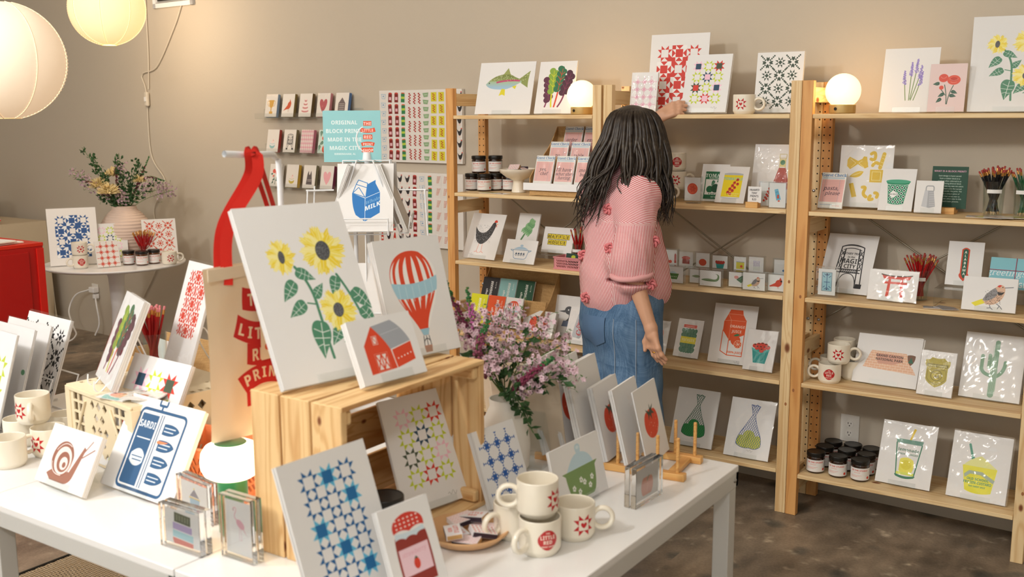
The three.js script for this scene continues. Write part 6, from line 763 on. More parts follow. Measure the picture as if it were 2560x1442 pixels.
mug('plain-sided mug at the front left of the pile at the left edge', -1.243, TT, 2.619, 0.5, 0, 1.2, LG); mug('star mug at the front right of the pile at the left edge', -1.24, TT, 2.505, 0.25, 'star', -0.4, LG); mug('mug at the back left of the pile at the left edge', -1.385, TT, 2.5, 0.3, 0, 2.4, LG); mug('mug at the back right of the pile at the left edge', -1.315, TT, 2.4, 0.2, 0, -0.1, LG); mug('star mug on top of the pile at the left edge', -1.312, TT + 0.081, 2.5, 0.1, 'star', -0.75, LG);
// cream milk crate
{
  const w = 0.36, h = 0.198, d = 0.33, o = thing('milk_crate', 'cream plastic milk crate turned over on the middle table', 'crate', [-1.0, TT, 2.325], -0.14), mat = MS({ color: C('#ead9b8'), roughness: 0.5 });
  const top = shapeOf([[-w / 2, -d / 2], [w / 2, -d / 2], [w / 2, d / 2], [-w / 2, d / 2]]); for (const s of [-1, 1]) for (let i = 0; i < 12; i++) { const p = new THREE.Path(); const x = s * (w / 2 - 0.018), y = -d / 2 + 0.03 + i * 0.0245; p.moveTo(x - 0.008, y); p.lineTo(x + 0.008, y); p.lineTo(x + 0.008, y + 0.012); p.lineTo(x - 0.008, y + 0.012); p.closePath(); top.holes.push(p); }
  for (let i = 0; i < 3; i++) for (let j = 0; j < 3; j++) { const p = new THREE.Path(); p.absarc(-0.1 + i * 0.1, -0.1 + j * 0.1, 0.005, 0, TAU, true); top.holes.push(p); }
  part(o, 'crate_top', new THREE.ExtrudeGeometry(top, { depth: 0.004, bevelEnabled: false }).rotateX(-Math.PI / 2).translate(0, h - 0.004, 0), mat);
  const panel = (W) => { const s = shapeOf([[-W / 2, 0], [W / 2, 0], [W / 2, h - 0.004], [-W / 2, h - 0.004]]), q = (x, y, a, b) => { const p = new THREE.Path(); p.moveTo(x - a, y - b); p.lineTo(x + a, y - b); p.lineTo(x + a, y + b); p.lineTo(x - a, y + b); p.closePath(); s.holes.push(p); };
    for (const sx of [-1, 1]) for (let j = 0; j < 6; j++) { q(sx * (W / 2 - 0.05), 0.024 + j * 0.03, 0.012, 0.012); q(sx * (W / 2 - 0.082), 0.024 + j * 0.03, 0.012, 0.012); }
    for (let j = 0; j < 5; j++) for (let i = -1; i <= 1; i++) { const p = new THREE.Path(), x = i * 0.034 + (j % 2 ? 0.017 : 0), y = 0.028 + j * 0.034; if (Math.abs(x) > 0.045) continue; p.moveTo(x, y - 0.014); p.lineTo(x + 0.013, y); p.lineTo(x, y + 0.014); p.lineTo(x - 0.013, y); p.closePath(); s.holes.push(p); }
    return new THREE.ExtrudeGeometry(s, { depth: 0.004, bevelEnabled: false }); };
  for (const s of [-1, 1]) { part(o, 'side_panel', panel(w).translate(0, 0, s > 0 ? d / 2 - 0.004 : -d / 2), mat); part(o, 'end_panel', panel(d).rotateY(Math.PI / 2).translate(s > 0 ? w / 2 - 0.004 : -w / 2, 0, 0), mat); }
  for (const sx of [-1, 1]) for (const sz of [-1, 1]) part(o, 'corner_post', rbox(0.026, h - 0.01, 0.026, 0.002, sx * (w / 2 - 0.009), (h - 0.01) / 2, sz * (d / 2 - 0.009), 1), mat);
  part(o, 'rib', [...poly([[-w / 2 + 0.02, 0.01, d / 2 + 0.003], [-0.07, h - 0.03, d / 2 + 0.003]], 0.004), ...poly([[w / 2 - 0.02, 0.01, d / 2 + 0.003], [0.07, h - 0.03, d / 2 + 0.003]], 0.004), rbox(w, 0.01, 0.006, 0.001, 0, h - 0.008, d / 2 + 0.002), rbox(w, 0.012, 0.006, 0.001, 0, 0.008, d / 2 + 0.002)], mat);
}
for (const [label, x, z, ry, s] of [['white wire easel under the chard print on the cream crate', -1.081, 2.43, -0.417, 1], ['white wire easel under the red quilt print on the cream crate', -0.967, 2.29, -0.265, 1]]) {
  const o = thing('wire_easel', label, 'easel', [x, 0.9385, z], ry, 'white wire easels'); for (const sx of [-0.045, 0.045]) part(o, 'wire_leg', tube([[sx, 0.03, 0.03], [sx, 0.006, 0.03], [sx, 0.003, 0.01], [sx, 0.08, -0.045], [sx, 0.15, -0.075], [sx * 1.1, 0.075, -0.11], [sx * 1.2, 0.003, -0.15]], 0.0022, 50, 6), M.wire); part(o, 'cross_wire', [...poly([[-0.045, 0.1, -0.055], [0.045, 0.1, -0.055]], 0.002), ...poly([[-0.05, 0.04, -0.128], [0.05, 0.04, -0.128]], 0.002)], M.wire);
}
{ // sticker packs on the crate
  const pk = art(0.1, 0.07, (c, H) => { const g = c.createLinearGradient(20, 0, 90, 0); g.addColorStop(0, '#ef9a8e'); g.addColorStop(1, '#f6c76c'); F(c, '#8fc9c4', `M4 ${H * 0.6}L96 ${H * 0.5}L80 ${H}H20z`); E(c, '#f3f0ec', 52, H * 0.45, 40, 22); E(c, g, 52, H * 0.45, 36, 18); S(c, '#f9e3c8', 1.5, `M22 ${H * 0.5}Q50 ${H * 0.2} 82 ${H * 0.4}`); }, '#efefee', 1500);
  [[-0.955, 2.468, 0.1, 0, 'sunrise coloured sticker pack lying at the front corner of the cream crate'], [-0.9, 2.43, -0.3, 1, 'pale green sticker pack lying on the cream crate behind the sunrise pack'], [-0.87, 2.455, 0.4, 2, 'sticker pack half under the star print on the cream crate']].forEach(([x, z, ry, k, label]) => { const o = thing('sticker_pack', label, 'sticker pack', [x, 0.9385 + 0.005 * k, z], ry, 'sticker packs on the cream crate'); part(o, 'print_sheet', setUV(new THREE.PlaneGeometry(0.1, 0.07), k ? flatArt[1] : pk).rotateX(-Math.PI / 2).translate(0, 0.003, 0), (k ? flatArt[1] : pk).mat); part(o, 'card_back', box(0.1, 0.002, 0.07, 0, 0.0015, 0), M.paper); part(o, 'plastic_sleeve', filmGeo(0.115, 0.085, 0.004).rotateX(-Math.PI / 2).translate(0, 0.0045, 0), M.film); });
}
{ // cardboard tray behind the crate with brown backed prints
  const o = thing('cardboard_tray', 'open cardboard tray standing behind the cream crate', 'tray', [-1.22, TT, 2.02], -0.05), w = 0.56, h = 0.18, d = 0.2; part(o, 'front_panel', uvBox(box(w, h, 0.004, 0, h / 2, d / 2)), M.card); part(o, 'back_panel', uvBox(box(w, h + 0.03, 0.004, 0, h / 2 + 0.015, -d / 2)), M.card); for (const s of [-1, 1]) part(o, 'end_panel', uvBox(box(0.004, h, d, s * w / 2, h / 2, 0)), M.card); part(o, 'base', uvBox(box(w, 0.004, d, 0, 0.002, 0)), M.card);
  print({ x: -1.4, y: TT + 0.01, z: 2.03, yaw: -12, tilt: 10, w: 0.12, L: 0.2, n: 1, easel: 0, label: 'blank white card standing in the cardboard tray', d: A.blank });
  const g = thing('print_stack', 'stack of brown backed sleeved prints leaning behind the tote bag', 'print stack', [-0.86, TT + 0.02, 1.98], 0.25, 'brown backed print stack'); g.rotation.x = 0.42; for (let k = 0; k < 5; k++) part(g, 'backing_board', box(0.2, 0.255, 0.004, k * 0.002, 0.1275 + k * 0.003, k * -0.0075), k ? M.board : M.card); part(g, 'plastic_sleeve', filmGeo(0.2, 0.255, 0.003).translate(0, 0.128, 0.004), M.film);
  const b = thing('loose_band', 'white loop of string lying by the cardboard tray', 'string', [-0.8, 0.942, 2.25]); part(b, 'loop', tube([[0, 0, 0], [0.05, 0.012, -0.02], [0.12, 0, -0.06], [0.06, 0.02, -0.05], [0, 0, 0]], 0.0018, 40, 5, true), M.wire);
}
// ---------------------------------------------------------------- green table lamp
{
  const x = -0.392, z = 2.585, o = thing('table_lamp', 'green table lamp with a glowing white drum shade beside the crate', 'lamp', [x, TT, z]), green = MP({ color: C('#2f7a4c'), roughness: 0.35, clearcoat: 0.4 });
  part(o, 'lamp_base', lathe([[0, 0.002], [0.03, 0], [0.0335, 0.002], [0.0335, 0.13], [0.031, 0.134], [0, 0.134]], 48), green);
  const pts = [[0.03, 0.128], [0.048, 0.13], [0.06, 0.138], [0.0665, 0.152], [0.0675, 0.168], [0.0645, 0.186], [0.056, 0.199], [0.042, 0.206], [0.028, 0.208], [0.028, 0.204]];
  part(o, 'lamp_shade', lathe(pts, 56), MS({ color: C('#fff6e6'), roughness: 0.5, emissive: new THREE.Color(1, 0.86, 0.62), emissiveIntensity: 2.6 }));
  part(o, 'cap', lathe([[0.0, 0.2095], [0.034, 0.209], [0.036, 0.207], [0.034, 0.2045], [0, 0.204]], 40), green);
  const l = new THREE.PointLight(new THREE.Color(1, 0.66, 0.32), 0.2); l.position.set(x, TT + 0.165, z); l.castShadow = true; l.shadow.radius = 2.2; l.name = 'table_lamp_light'; scene.add(l);
}
// ---------------------------------------------------------------- tote bag on its stand
{
  const bx = -0.4, z0 = 2.63, w = 0.28, y0 = 0.955, h = 0.385;
  const st = thing('tote_stand', 'white tube stand with the tote bag hung on its bent arm', 'stand', [bx - 0.05, TT, 2.35]);
  part(st, 'post', tube([[0, 0.01, 0], [0, 0.4, 0], [0, 0.79, 0], [0, 0.822, 0.012], [0.02, 0.835, 0.04], [0.045, 0.837, 0.12], [0.045, 0.842, 0.2]], 0.0075, 60, 12), M.wire); part(st, 'foot', lathe([[0, 0.012], [0.06, 0.011], [0.064, 0.008], [0.064, 0]], 40), M.wire);
  const o = thing('tote_bag', 'cream canvas tote bag with red banner lettering and red straps', 'tote bag', [bx, y0, z0 - w / 2], Math.PI / 2);
  const a = art(w, h, (c, H) => {
    const red = '#c81c17', cr = '#f1e2c4';
    const ban = (p, s, x, y, sz, o2 = {}) => { F(c, red, p); T(c, cr, s, x, y, sz, 'sans-serif', o2); };
    ban('M34 18Q50 24 67 18V37Q50 42 33 36z', 'THE', 50, 29, 14, { sx: 0.9 });
    c.save(); F(c, red, 'M28 39Q50 56 74 40L80 57Q50 76 22 56z'); for (let i = 0; i < 6; i++) { const k = (i - 2.5) / 2.5; T(c, cr, 'LITTLE'[i], 50 + k * 20, 56 - k * k * 5.5 + 1, 13, 'sans-serif', { rot: -k * 0.36 }); } c.restore();
    ban('M34 63Q50 68 67 63V81Q50 86 33 80z', 'RED', 50, 73.5, 14, { sx: 0.9 });
    F(c, red, 'M23 90Q50 74 78 90L70 103Q50 93 31 103z'); for (let i = 0; i < 5; i++) { const k = (i - 2) / 2; T(c, cr, 'PRINT'[i], 50 + k * 17, 89 + k * k * 4, 12.5, 'sans-serif', { rot: k * 0.3 }); }
    ban('M31 102H69V114H31z', 'SHOP', 50, 108, 10.5); 
  }, '#ecdcc0', 1700);
  a.mat = MP({ map: a.mat.map, roughness: 0.9, transmission: 0.3, thickness: 0, side: THREE.DoubleSide });
  const face = (s) => { const g = new THREE.PlaneGeometry(w, h, 24, 28).translate(0, h / 2, 0), p = g.attributes.position; for (let i = 0; i < p.count; i++) { const X = p.getX(i) / (w / 2), Y = p.getY(i) / h; p.setZ(i, s * (0.028 * (1 - X * X) * (1 - 0.55 * Y) + 0.004 * noise3(X * 2, Y * 3, s) * (1 - X * X))); p.setX(i, p.getX(i) * (1 - 0.05 * Math.sin(Y * 3.1))); } return g; };
  const fg = face(1); setUV(fg, a); fg.computeVertexNormals(); part(o, 'front_panel', fg, a.mat, 'cream front panel printed with red banners');
  const cloth = MP({ color: C('#e9d8ba'), roughness: 0.95, transmission: 0.3, thickness: 0, side: THREE.DoubleSide }), bg = face(-1); bg.computeVertexNormals(); part(o, 'back_panel', bg, cloth);
  part(o, 'hem', [box(w * 0.995, 0.026, 0.0016, 0, h - 0.013, 0.0165)], MS({ color: C('#e6d6bb'), roughness: 0.95 }));
  const redS = MS({ color: C('#d42414'), roughness: 0.85, side: THREE.DoubleSide });
  const strap = (s, x0, x1) => { const c = new THREE.CatmullRomCurve3([V3(x0, h - 0.04, s * 0.012), V3(x0 * 0.85, h + 0.08, s * 0.01), V3(x0 * 0.25 + 0.02, h + 0.2, s * 0.012 + 0.02), V3(0.0 + s * 0.01, h + 0.247, 0.02), V3(x1 * 0.25 + 0.02, h + 0.2, s * 0.012 - 0.01), V3(x1 * 0.85, h + 0.08, s * 0.01), V3(x1, h - 0.04, s * 0.012)]), pts = c.getPoints(50), v = [], ix = []; pts.forEach((p, i) => { const t = c.getTangent(i / 50), wd = V3(t.y, -t.x, 0.5).normalize().multiplyScalar(0.013); v.push(p.x - wd.x, p.y - wd.y, p.z - wd.z, p.x + wd.x, p.y + wd.y, p.z + wd.z); if (i) { const k = i * 2; ix.push(k - 2, k - 1, k, k, k - 1, k + 1); } }); const g = new THREE.BufferGeometry(); g.setAttribute('position', new THREE.Float32BufferAttribute(v, 3)); g.setAttribute('uv', new THREE.Float32BufferAttribute(new Float32Array(v.length / 3 * 2), 2)); g.setIndex(ix); g.computeVertexNormals(); return g; };
  part(o, 'strap', strap(1, -0.085, 0.085), redS); part(o, 'strap', strap(-1, -0.085, 0.085), redS);
  part(o, 'hang_tag', setUV(new THREE.PlaneGeometry(0.09, 0.13).translate(0.03, h * 0.6, 0.0325), art(0.09, 0.13, (c, H) => { for (let i = 0; i < 7; i++) R(c, i > 3 ? '#a9b48c' : '#e0a08c', 12, 20 + i * 11, 60 - (i % 3) * 8, 2.2); E(c, '#dc5a2c', 22, 112, 9); E(c, '#e9cdb4', 50, 112, 8); }, '#eddcc0', 1200)), atlases[atlases.length - 1].mat);
}
// ---------------------------------------------------------------- wire spinner rack with the milk print and the teal sign
{
  const X = -1.21, Z = 1.2, yaw = 0.62, o = thing('spinner_rack', 'white wire spinner rack with a ring on top holding prints', 'display rack', [X, 0, Z], yaw);
  part(o, 'pole', cyl(0.011, 0.011, 1.52, 20, 0, 0.76, 0), M.wire); part(o, 'foot', lathe([[0, 0.03], [0.03, 0.03], [0.2, 0.012], [0.21, 0]], 40), M.wire); part(o, 'collar', cyl(0.014, 0.018, 0.03, 24, 0, 1.515, 0), M.wire);
  part(o, 'ring', new THREE.TorusGeometry(0.047, 0.0045, 10, 48).scale(0.78, 1, 1).translate(0, 1.577, 0), M.wire);
  for (let k = 0; k < 4; k++) { const b = []; b.push(...poly([[-0.085, 1.5, 0.03], [-0.085, 1.24, 0.12], [-0.085, 1.24, 0.15], [-0.085, 1.3, 0.16], [0.085, 1.3, 0.16], [0.085, 1.24, 0.15], [0.085, 1.24, 0.12], [0.085, 1.5, 0.03]], 0.0028), ...poly([[-0.085, 1.24, 0.12], [0.085, 1.24, 0.12]], 0.0028), ...poly([[-0.085, 1.5, 0.03], [0.085, 1.5, 0.03]], 0.0028), ...poly([[-0.085, 0.9, 0.14], [0.085, 0.9, 0.14], [0.085, 0.96, 0.17], [-0.085, 0.96, 0.17], [-0.085, 0.9, 0.14]], 0.0028), ...poly([[0, 1.24, 0.12], [0, 0.9, 0.14], [0, 0.9, 0]], 0.0028)); const g = part(o, 'basket', b, M.wire); g.rotation.y = k * Math.PI / 2; }
  for (const s of [-1, 1]) part(o, 'pocket_wire', [...poly([[s * 0.12, 1.395, 0.05], [s * 0.215, 1.395, 0.06], [s * 0.222, 1.39, 0.02], [s * 0.16, 1.39, 0.0]], 0.003), ...poly([[s * 0.212, 1.395, 0.06], [s * 0.222, 1.22, 0.07]], 0.003), ...poly([[s * 0.196, 1.405, 0.0], [s * 0.208, 1.22, 0.0]], 0.003)], M.wire);
  const put = (lx, y, lz, ry, tilt, w, L, n, d, label, paper) => { const p = V3(lx, y, lz).applyAxisAngle(V3(0, 1, 0), yaw); print({ x: X + p.x, y, z: Z + p.z, yaw: (yaw + ry) / D2R, tilt, w, L, n, easel: 0, label, group: 'prints on the wire spinner rack', d, paper, ppm: 1300 }); };
  put(0, 1.246, 0.145, 0, 21, 0.203, 0.254, 2, A.milk, 'print of a blue milk carton on the front of the wire spinner rack');
  put(0.15, 1.242, 0, Math.PI / 2, 21, 0.203, 0.254, 4, A.blank, 'print stack seen edge-on at the right side of the wire spinner rack', '#c9c6c0'); put(-0.15, 1.242, 0, -Math.PI / 2, 21, 0.203, 0.254, 4, A.blank, 'print stack seen edge-on at the left side of the wire spinner rack', '#c9c6c0'); put(0, 1.246, -0.145, Math.PI, 21, 0.203, 0.254, 2, A.blank, 'print at the back of the wire spinner rack');
  put(0.03, 0.905, 0.165, 0, 12, 0.17, 0.23, 2, A.blank, 'plain white card in the lower basket of the spinner rack');
  const so = thing('shop_sign', 'teal hanging sign with white lettering and red banners', 'sign', [-1.252, 1.494, 1.232], 0.56), sw = 0.212, sh = 0.186;
  const a = art(sw, sh, (c, H) => { R(c, '#93ccd0', 0, 0, 100, H); ['ORIGINAL', 'BLOCK PRINTS', 'MADE IN THE', 'MAGIC CITY'].forEach((s, i) => T(c, '#e6f2f2', s, 37, 20 + i * 14.5, 9.4)); T(c, '#dcecec', 'BIRMINGHAM, AL', 37, 74, 4.4); const r = '#e2502e', b = (p, s, y, z) => { F(c, r, p); T(c, '#f3dcd2', s, 77, y, z); }; b('M70 18H84V26H70z', 'THE', 22.4, 7.4); b('M66 29Q77 33 89 29L91 36Q77 40 64 36z', 'LITTLE', 34.2, 6.6); b('M69 41H85V49H69z', 'RED', 45.4, 7.4); b('M65 55Q77 51 89 55L87 61Q77 57 67 61z', 'PRINT', 57, 6); b('M66 63H86V71H66z', 'SHOP', 67.4, 7); }, '#93ccd0', 1700);
  part(so, 'sign_board', rbox(sw, sh, 0.004, 0.0015, 0, sh / 2, -0.0026), MS({ color: C('#a9d8da'), roughness: 0.4 })); part(so, 'print_sheet', setUV(new THREE.PlaneGeometry(sw, sh), a).translate(0, sh / 2, 0.0002), a.mat); part(so, 'sign_post', cyl(0.008, 0.008, 1.55, 16, 0.0, -0.72, -0.013), M.wire); part(so, 'sign_foot', lathe([[0, 0.015], [0.1, 0.008], [0.105, 0]], 32).translate(0, -1.494, -0.013), M.wire);
}
// ---------------------------------------------------------------- flowers
const petalM = MP({ color: C('#e6c8d2'), roughness: 0.8, transmission: 0.2, thickness: 0, side: THREE.DoubleSide }), leafM = MP({ color: C('#4c7a2c'), roughness: 0.7, transmission: 0.25, thickness: 0, side: THREE.DoubleSide }), leafD = MP({ color: C('#2c5424'), roughness: 0.7, transmission: 0.2, thickness: 0, side: THREE.DoubleSide });
function quads() { const v = [], n = []; return { add(p, d, w, l, up) { const s = V3().crossVectors(d, up).normalize().multiplyScalar(w), e = p.clone().addScaledVector(d, l), m = p.clone().addScaledVector(d, l * 0.5), a = m.clone().add(s), b = m.clone().sub(s), q = V3().crossVectors(s, d).normalize(); m.addScaledVector(q, l * 0.12); v.push(...p.toArray(), ...a.toArray(), ...m.toArray(), ...a.toArray(), ...e.toArray(), ...m.toArray(), ...e.toArray(), ...b.toArray(), ...m.toArray(), ...b.toArray(), ...p.toArray(), ...m.toArray()); }, geo() { const g = new THREE.BufferGeometry(); g.setAttribute('position', new THREE.Float32BufferAttribute(v, 3)); g.setAttribute('uv', new THREE.Float32BufferAttribute(new Float32Array(v.length / 3 * 2), 2)); g.computeVertexNormals(); return g; } }; }
const dirR = () => { const a = rnd() * TAU, y = rr(-1, 1), q = Math.sqrt(1 - y * y); return V3(q * Math.cos(a), y, q * Math.sin(a)); };
function sprays(o, base, list, pet, R0, dens, fl) {            // small five petalled flowers on branching stems
  const q = quads(), lf = quads(), stems = [], eyes = [];
  for (const t of list) { const T0 = V3(...t), mid = base.clone().lerp(T0, 0.5).add(V3(rr(-0.02, 0.02), 0.02, rr(-0.02, 0.02))); stems.push(tube([base.toArray(), mid.toArray(), T0.toArray()], 0.0016, 12, 5));
    for (let k = 0; k < dens; k++) { const p = base.clone().lerp(T0, 1 - 0.42 * rnd() * rnd()).addScaledVector(dirR(), R0 * Math.sqrt(rnd())), n = dirR().add(V3(0.5, 0.6, 0.6)).normalize(), u = V3().crossVectors(n, V3(0.3, 1, 0.2)).normalize(), w = V3().crossVectors(n, u); for (let i = 0; i < 5; i++) { const a = i * TAU / 5, d = u.clone().multiplyScalar(Math.cos(a)).addScaledVector(w, Math.sin(a)).addScaledVector(n, 0.25).normalize(); q.add(p, d, fl * 0.42, fl, n); } if (k % 2 === 0) eyes.push(new THREE.IcosahedronGeometry(fl * 0.22, 0).translate(...p.clone().addScaledVector(n, fl * 0.15).toArray())); if (k % 3 === 0) { const b = p.clone().addScaledVector(dirR(), 0.02); stems.push(...poly([p.toArray(), b.toArray()], 0.0006, 3)); lf.add(b, dirR(), 0.0022, 0.014, dirR()); lf.add(p, dirR(), 0.002, 0.014, dirR()); } } }
  part(o, 'flower', q.geo(), pet).userData.kind = 'stuff'; part(o, 'flower_eye', merge(eyes), MS({ color: C('#7a3550'), roughness: 0.8 })).userData.kind = 'stuff'; part(o, 'leaf', lf.geo(), leafM).userData.kind = 'stuff'; part(o, 'stem', stems, MS({ color: C('#5c7a35'), roughness: 0.7 }));
}
function spike(o, pts, r, col) { const c = new THREE.CatmullRomCurve3(pts.map((p) => V3(...p))), g = []; for (let k = 0; k < 150; k++) { const t = k / 150, p = c.getPoint(0.25 + 0.75 * t), rad = r * (1 - 0.55 * t); g.push(new THREE.IcosahedronGeometry(r * 0.36 * (1 - 0.4 * t), 0).translate(...p.addScaledVector(dirR(), rad * 0.75).toArray())); } const n = Math.floor(g.length * 0.74); part(o, 'flower_spike', merge(g.slice(0, n)), MS({ color: C(col), roughness: 0.85 })); part(o, 'spike_tip', merge(g.slice(n)), MS({ color: C('#2f6a38'), roughness: 0.85 })); part(o, 'stem', tube(pts, 0.002, 16, 5), MS({ color: C('#5c7a35'), roughness: 0.7 })); }
function foliage(o, base, list, n, len, mat, spread, name = 'foliage') { const q = quads(), st = []; for (const t of list) { const T0 = V3(...t), mid = base.clone().lerp(T0, 0.5).add(V3(0, 0.015, 0)), cv = new THREE.CatmullRomCurve3([base, mid, T0]); st.push(tube([base.toArray(), mid.toArray(), T0.toArray()], 0.0014, 14, 5)); for (let k = 0; k < n; k++) { const u = 0.3 + 0.7 * k / n, p = cv.getPoint(u).addScaledVector(dirR(), spread), d = dirR().addScaledVector(cv.getTangent(u), 0.9).normalize(); q.add(p, d, len * 0.3, len * rr(0.7, 1.2), dirR()); } } part(o, name, q.geo(), mat).userData.kind = 'stuff'; part(o, 'stem', st, MS({ color: C('#47692e'), roughness: 0.7 })); }
{ // bouquet behind the crate
  const o = thing('bouquet_vase', 'white vase of pink waxflowers and purple spikes behind the crate', 'flowers', [-0.1, TT, 1.93]), base = V3(0, 0.2, 0);
  part(o, 'vase', lathe([[0, 0.002], [0.05, 0], [0.062, 0.02], [0.066, 0.08], [0.058, 0.14], [0.04, 0.18], [0.042, 0.2], [0.038, 0.2], [0.036, 0.18], [0, 0.03]], 48), MS({ color: C('#e9e4da'), roughness: 0.35 }));
  sprays(o, base, [[-0.06, 0.42, 0.08], [0.0, 0.43, 0.06], [0.05, 0.44, 0.03], [0.1, 0.4, -0.02], [0.14, 0.35, -0.06], [0.06, 0.36, 0.06], [0.12, 0.3, 0.02], [-0.02, 0.38, 0.1], [0.16, 0.28, -0.06], [0.09, 0.26, 0.02], [-0.12, 0.42, 0.06], [0.03, 0.33, 0.1]], petalM, 0.042, 62, 0.0085);
  spike(o, [[0, 0.2, 0], [-0.06, 0.4, 0.09], [-0.09, 0.52, 0.13]], 0.013, '#7b3450'); spike(o, [[0, 0.2, 0], [-0.02, 0.4, 0.1], [-0.03, 0.505, 0.12]], 0.012, '#b05a94'); spike(o, [[0, 0.2, 0], [0.0, 0.34, 0.12], [0.035, 0.43, 0.12]], 0.014, '#8a4a5e'); spike(o, [[0, 0.2, 0], [0.1, 0.28, 0.05], [0.165, 0.335, 0.03]], 0.014, '#7a2f4a');
  foliage(o, base, [[0.13, 0.25, 0.0], [0.08, 0.24, 0.08], [0.1, 0.2, 0.06], [0.16, 0.27, -0.02], [0.02, 0.36, 0.08], [0.08, 0.38, 0.02], [0.05, 0.3, 0.08], [-0.04, 0.34, 0.1], [0.12, 0.14, 0.05]], 16, 0.03, leafD, 0.012);
}
// ---------------------------------------------------------------- round table with the vase, prints, jars and mugs
const RT = V3(-4.36, 0.75, 0.1);
{
  const o = thing('round_table', 'round white pedestal table at the back left with a flower vase', 'table', [RT.x, 0, RT.z]); part(o, 'tabletop', lathe([[0, 0.728], [0.41, 0.73], [0.428, 0.738], [0.43, 0.745], [0.426, 0.75], [0, 0.75]], 96), M.white); part(o, 'pedestal', lathe([[0, 0.73], [0.09, 0.73], [0.05, 0.66], [0.04, 0.45], [0.05, 0.2], [0.1, 0.05], [0.25, 0.018], [0.27, 0.006], [0.27, 0]], 56), M.white);
  const RG = 'art prints on the round table';
  [[-4.43, 0.33, 61, 14, 0.285, 0.356, { n: 2, edge: 1, label: 'large blue quilt print at the left of the round table', d: checkQuilt('#27528c', 3, 4, 23, 16) }], [-4.345, 0.136, 53, 14, 0.205, 0.246, { n: 2, label: 'colourful star print in the middle of the round table', d: starsGrid(QC, null, 10, 24) }], [-4.176, 0.268, 72, 16, 0.138, 0.162, { n: 2, label: 'small red lattice print at the front of the round table', d: latticeQuilt('#cf4a36', 3, 4, 26, 12) }], [-4.143, -0.089, 60, 14.5, 0.207, 0.266, { n: 2, edge: 1, label: 'red quilt print at the right of the round table', d: snowQuilt('#cf4a30', 3, 4, 27, 8) }]].forEach(([x, z, yaw, tilt, w, L, p]) => print({ x, y: 0.75, z, yaw, tilt, w, L, ppm: 900, easel: 0, group: RG, paper: '#e9e4de', ...p }));
  const g = 'mugs on the round table'; mug('upper mug of the stacked pair on the round table, red star', -4.31, 0.751 + 0.079, 0.375, 1.15, 'star', -0.2, g); mug('lower mug of the stacked pair on the round table, round logo', -4.31, 0.751, 0.375, 1.15, 'logo', Math.PI + 0.3, g); mug('single star mug at the right of the round table', -3.99, 0.751, -0.03, 1.1, 'star', 0, g);
  const jm = 'amber candle jars on the round table', ab = MP({ color: C('#5c3210'), roughness: 0.1, clearcoat: 1 }); jar('amber candle jar at the front of the three on the round table', -4.1, 0.7505, 0.09, 1.25, 1, jm, ab); jar('amber candle jar at the left of the three on the round table', -4.19, 0.7505, 0.12, 1.25, 1, jm, ab); jar('amber candle jar at the back right of the three on the round table', -4.1, 0.7505, 0.0, 1.25, 1, jm, ab);
  const v = thing('flower_vase', 'ribbed pink beige vase of mixed flowers on the round table', 'vase', [-4.44, 0.75, -0.05]), pts = [[0, 0.002], [0.08, 0]], prof = [[0.08, 0], [0.12, 0.06], [0.152, 0.13], [0.158, 0.18], [0.145, 0.24], [0.11, 0.29], [0.08, 0.32], [0.072, 0.345]], cv = new THREE.SplineCurve(prof.map((p) => new THREE.Vector2(...p)));
  for (let i = 0; i <= 120; i++) { const p = cv.getPoint(i / 120); pts.push([p.x + 0.0022 * Math.sin(i * TAU / 6), p.y]); } pts.push([0.066, 0.343], [0.07, 0.3]);
  part(v, 'vase_body', lathe(pts, 64), MS({ color: C('#dcc3b2'), roughness: 0.75, side: THREE.DoubleSide }));
  const b = V3(0, 0.3, 0), mum = (x, y, z, r) => { const q = quads(), p = V3(x, y, z); for (let k = 0; k < 170; k++) { const d = dirR(); d.y = Math.abs(d.y) * 0.8 - 0.1; q.add(p, d.normalize(), r * 0.13, r * rr(0.8, 1.05), dirR()); } part(v, 'chrysanthemum', q.geo(), MS({ color: C('#ecd7a0'), roughness: 0.8, side: THREE.DoubleSide })); };
  mum(-0.1, 0.47, 0.1, 0.075); mum(0.03, 0.44, 0.13, 0.075); mum(-0.07, 0.54, 0.02, 0.06); mum(0.06, 0.5, -0.08, 0.05);
  foliage(v, b, [[-0.17, 0.72, 0.16], [-0.1, 0.62, 0.14], [-0.02, 0.68, 0.0], [0.0, 0.64, 0.03], [0.06, 0.64, -0.08], [0.08, 0.6, -0.1], [0.16, 0.5, -0.14], [-0.08, 0.42, 0.12], [0.02, 0.4, 0.1], [0.08, 0.42, -0.02], [-0.14, 0.5, 0.12], [0.05, 0.56, -0.04], [-0.12, 0.66, 0.12]], 42, 0.03, leafD, 0.022);
  sprays(v, b, [[-0.2, 0.56, 0.2], [0.0, 0.6, 0.0], [-0.02, 0.44, 0.14], [0.06, 0.42, 0.06], [0.2, 0.46, -0.16], [0.24, 0.44, -0.2], [0.14, 0.48, -0.1], [-0.16, 0.52, 0.18]], MP({ color: C('#b79aa2'), roughness: 0.8, side: THREE.DoubleSide }), 0.05, 46, 0.0085);
  spike(v, [[0, 0.3, 0], [-0.02, 0.5, 0.03], [-0.03, 0.66, 0.02]], 0.013, '#6a1f33'); spike(v, [[0, 0.3, 0], [0.06, 0.5, -0.08], [0.1, 0.66, -0.14]], 0.012, '#6a1f33'); spike(v, [[0, 0.3, 0], [-0.1, 0.48, 0.12], [-0.19, 0.52, 0.2]], 0.012, '#7a2a3c'); spike(v, [[0, 0.3, 0], [0.1, 0.52, -0.1], [0.19, 0.5, -0.18]], 0.011, '#5c2436');
}
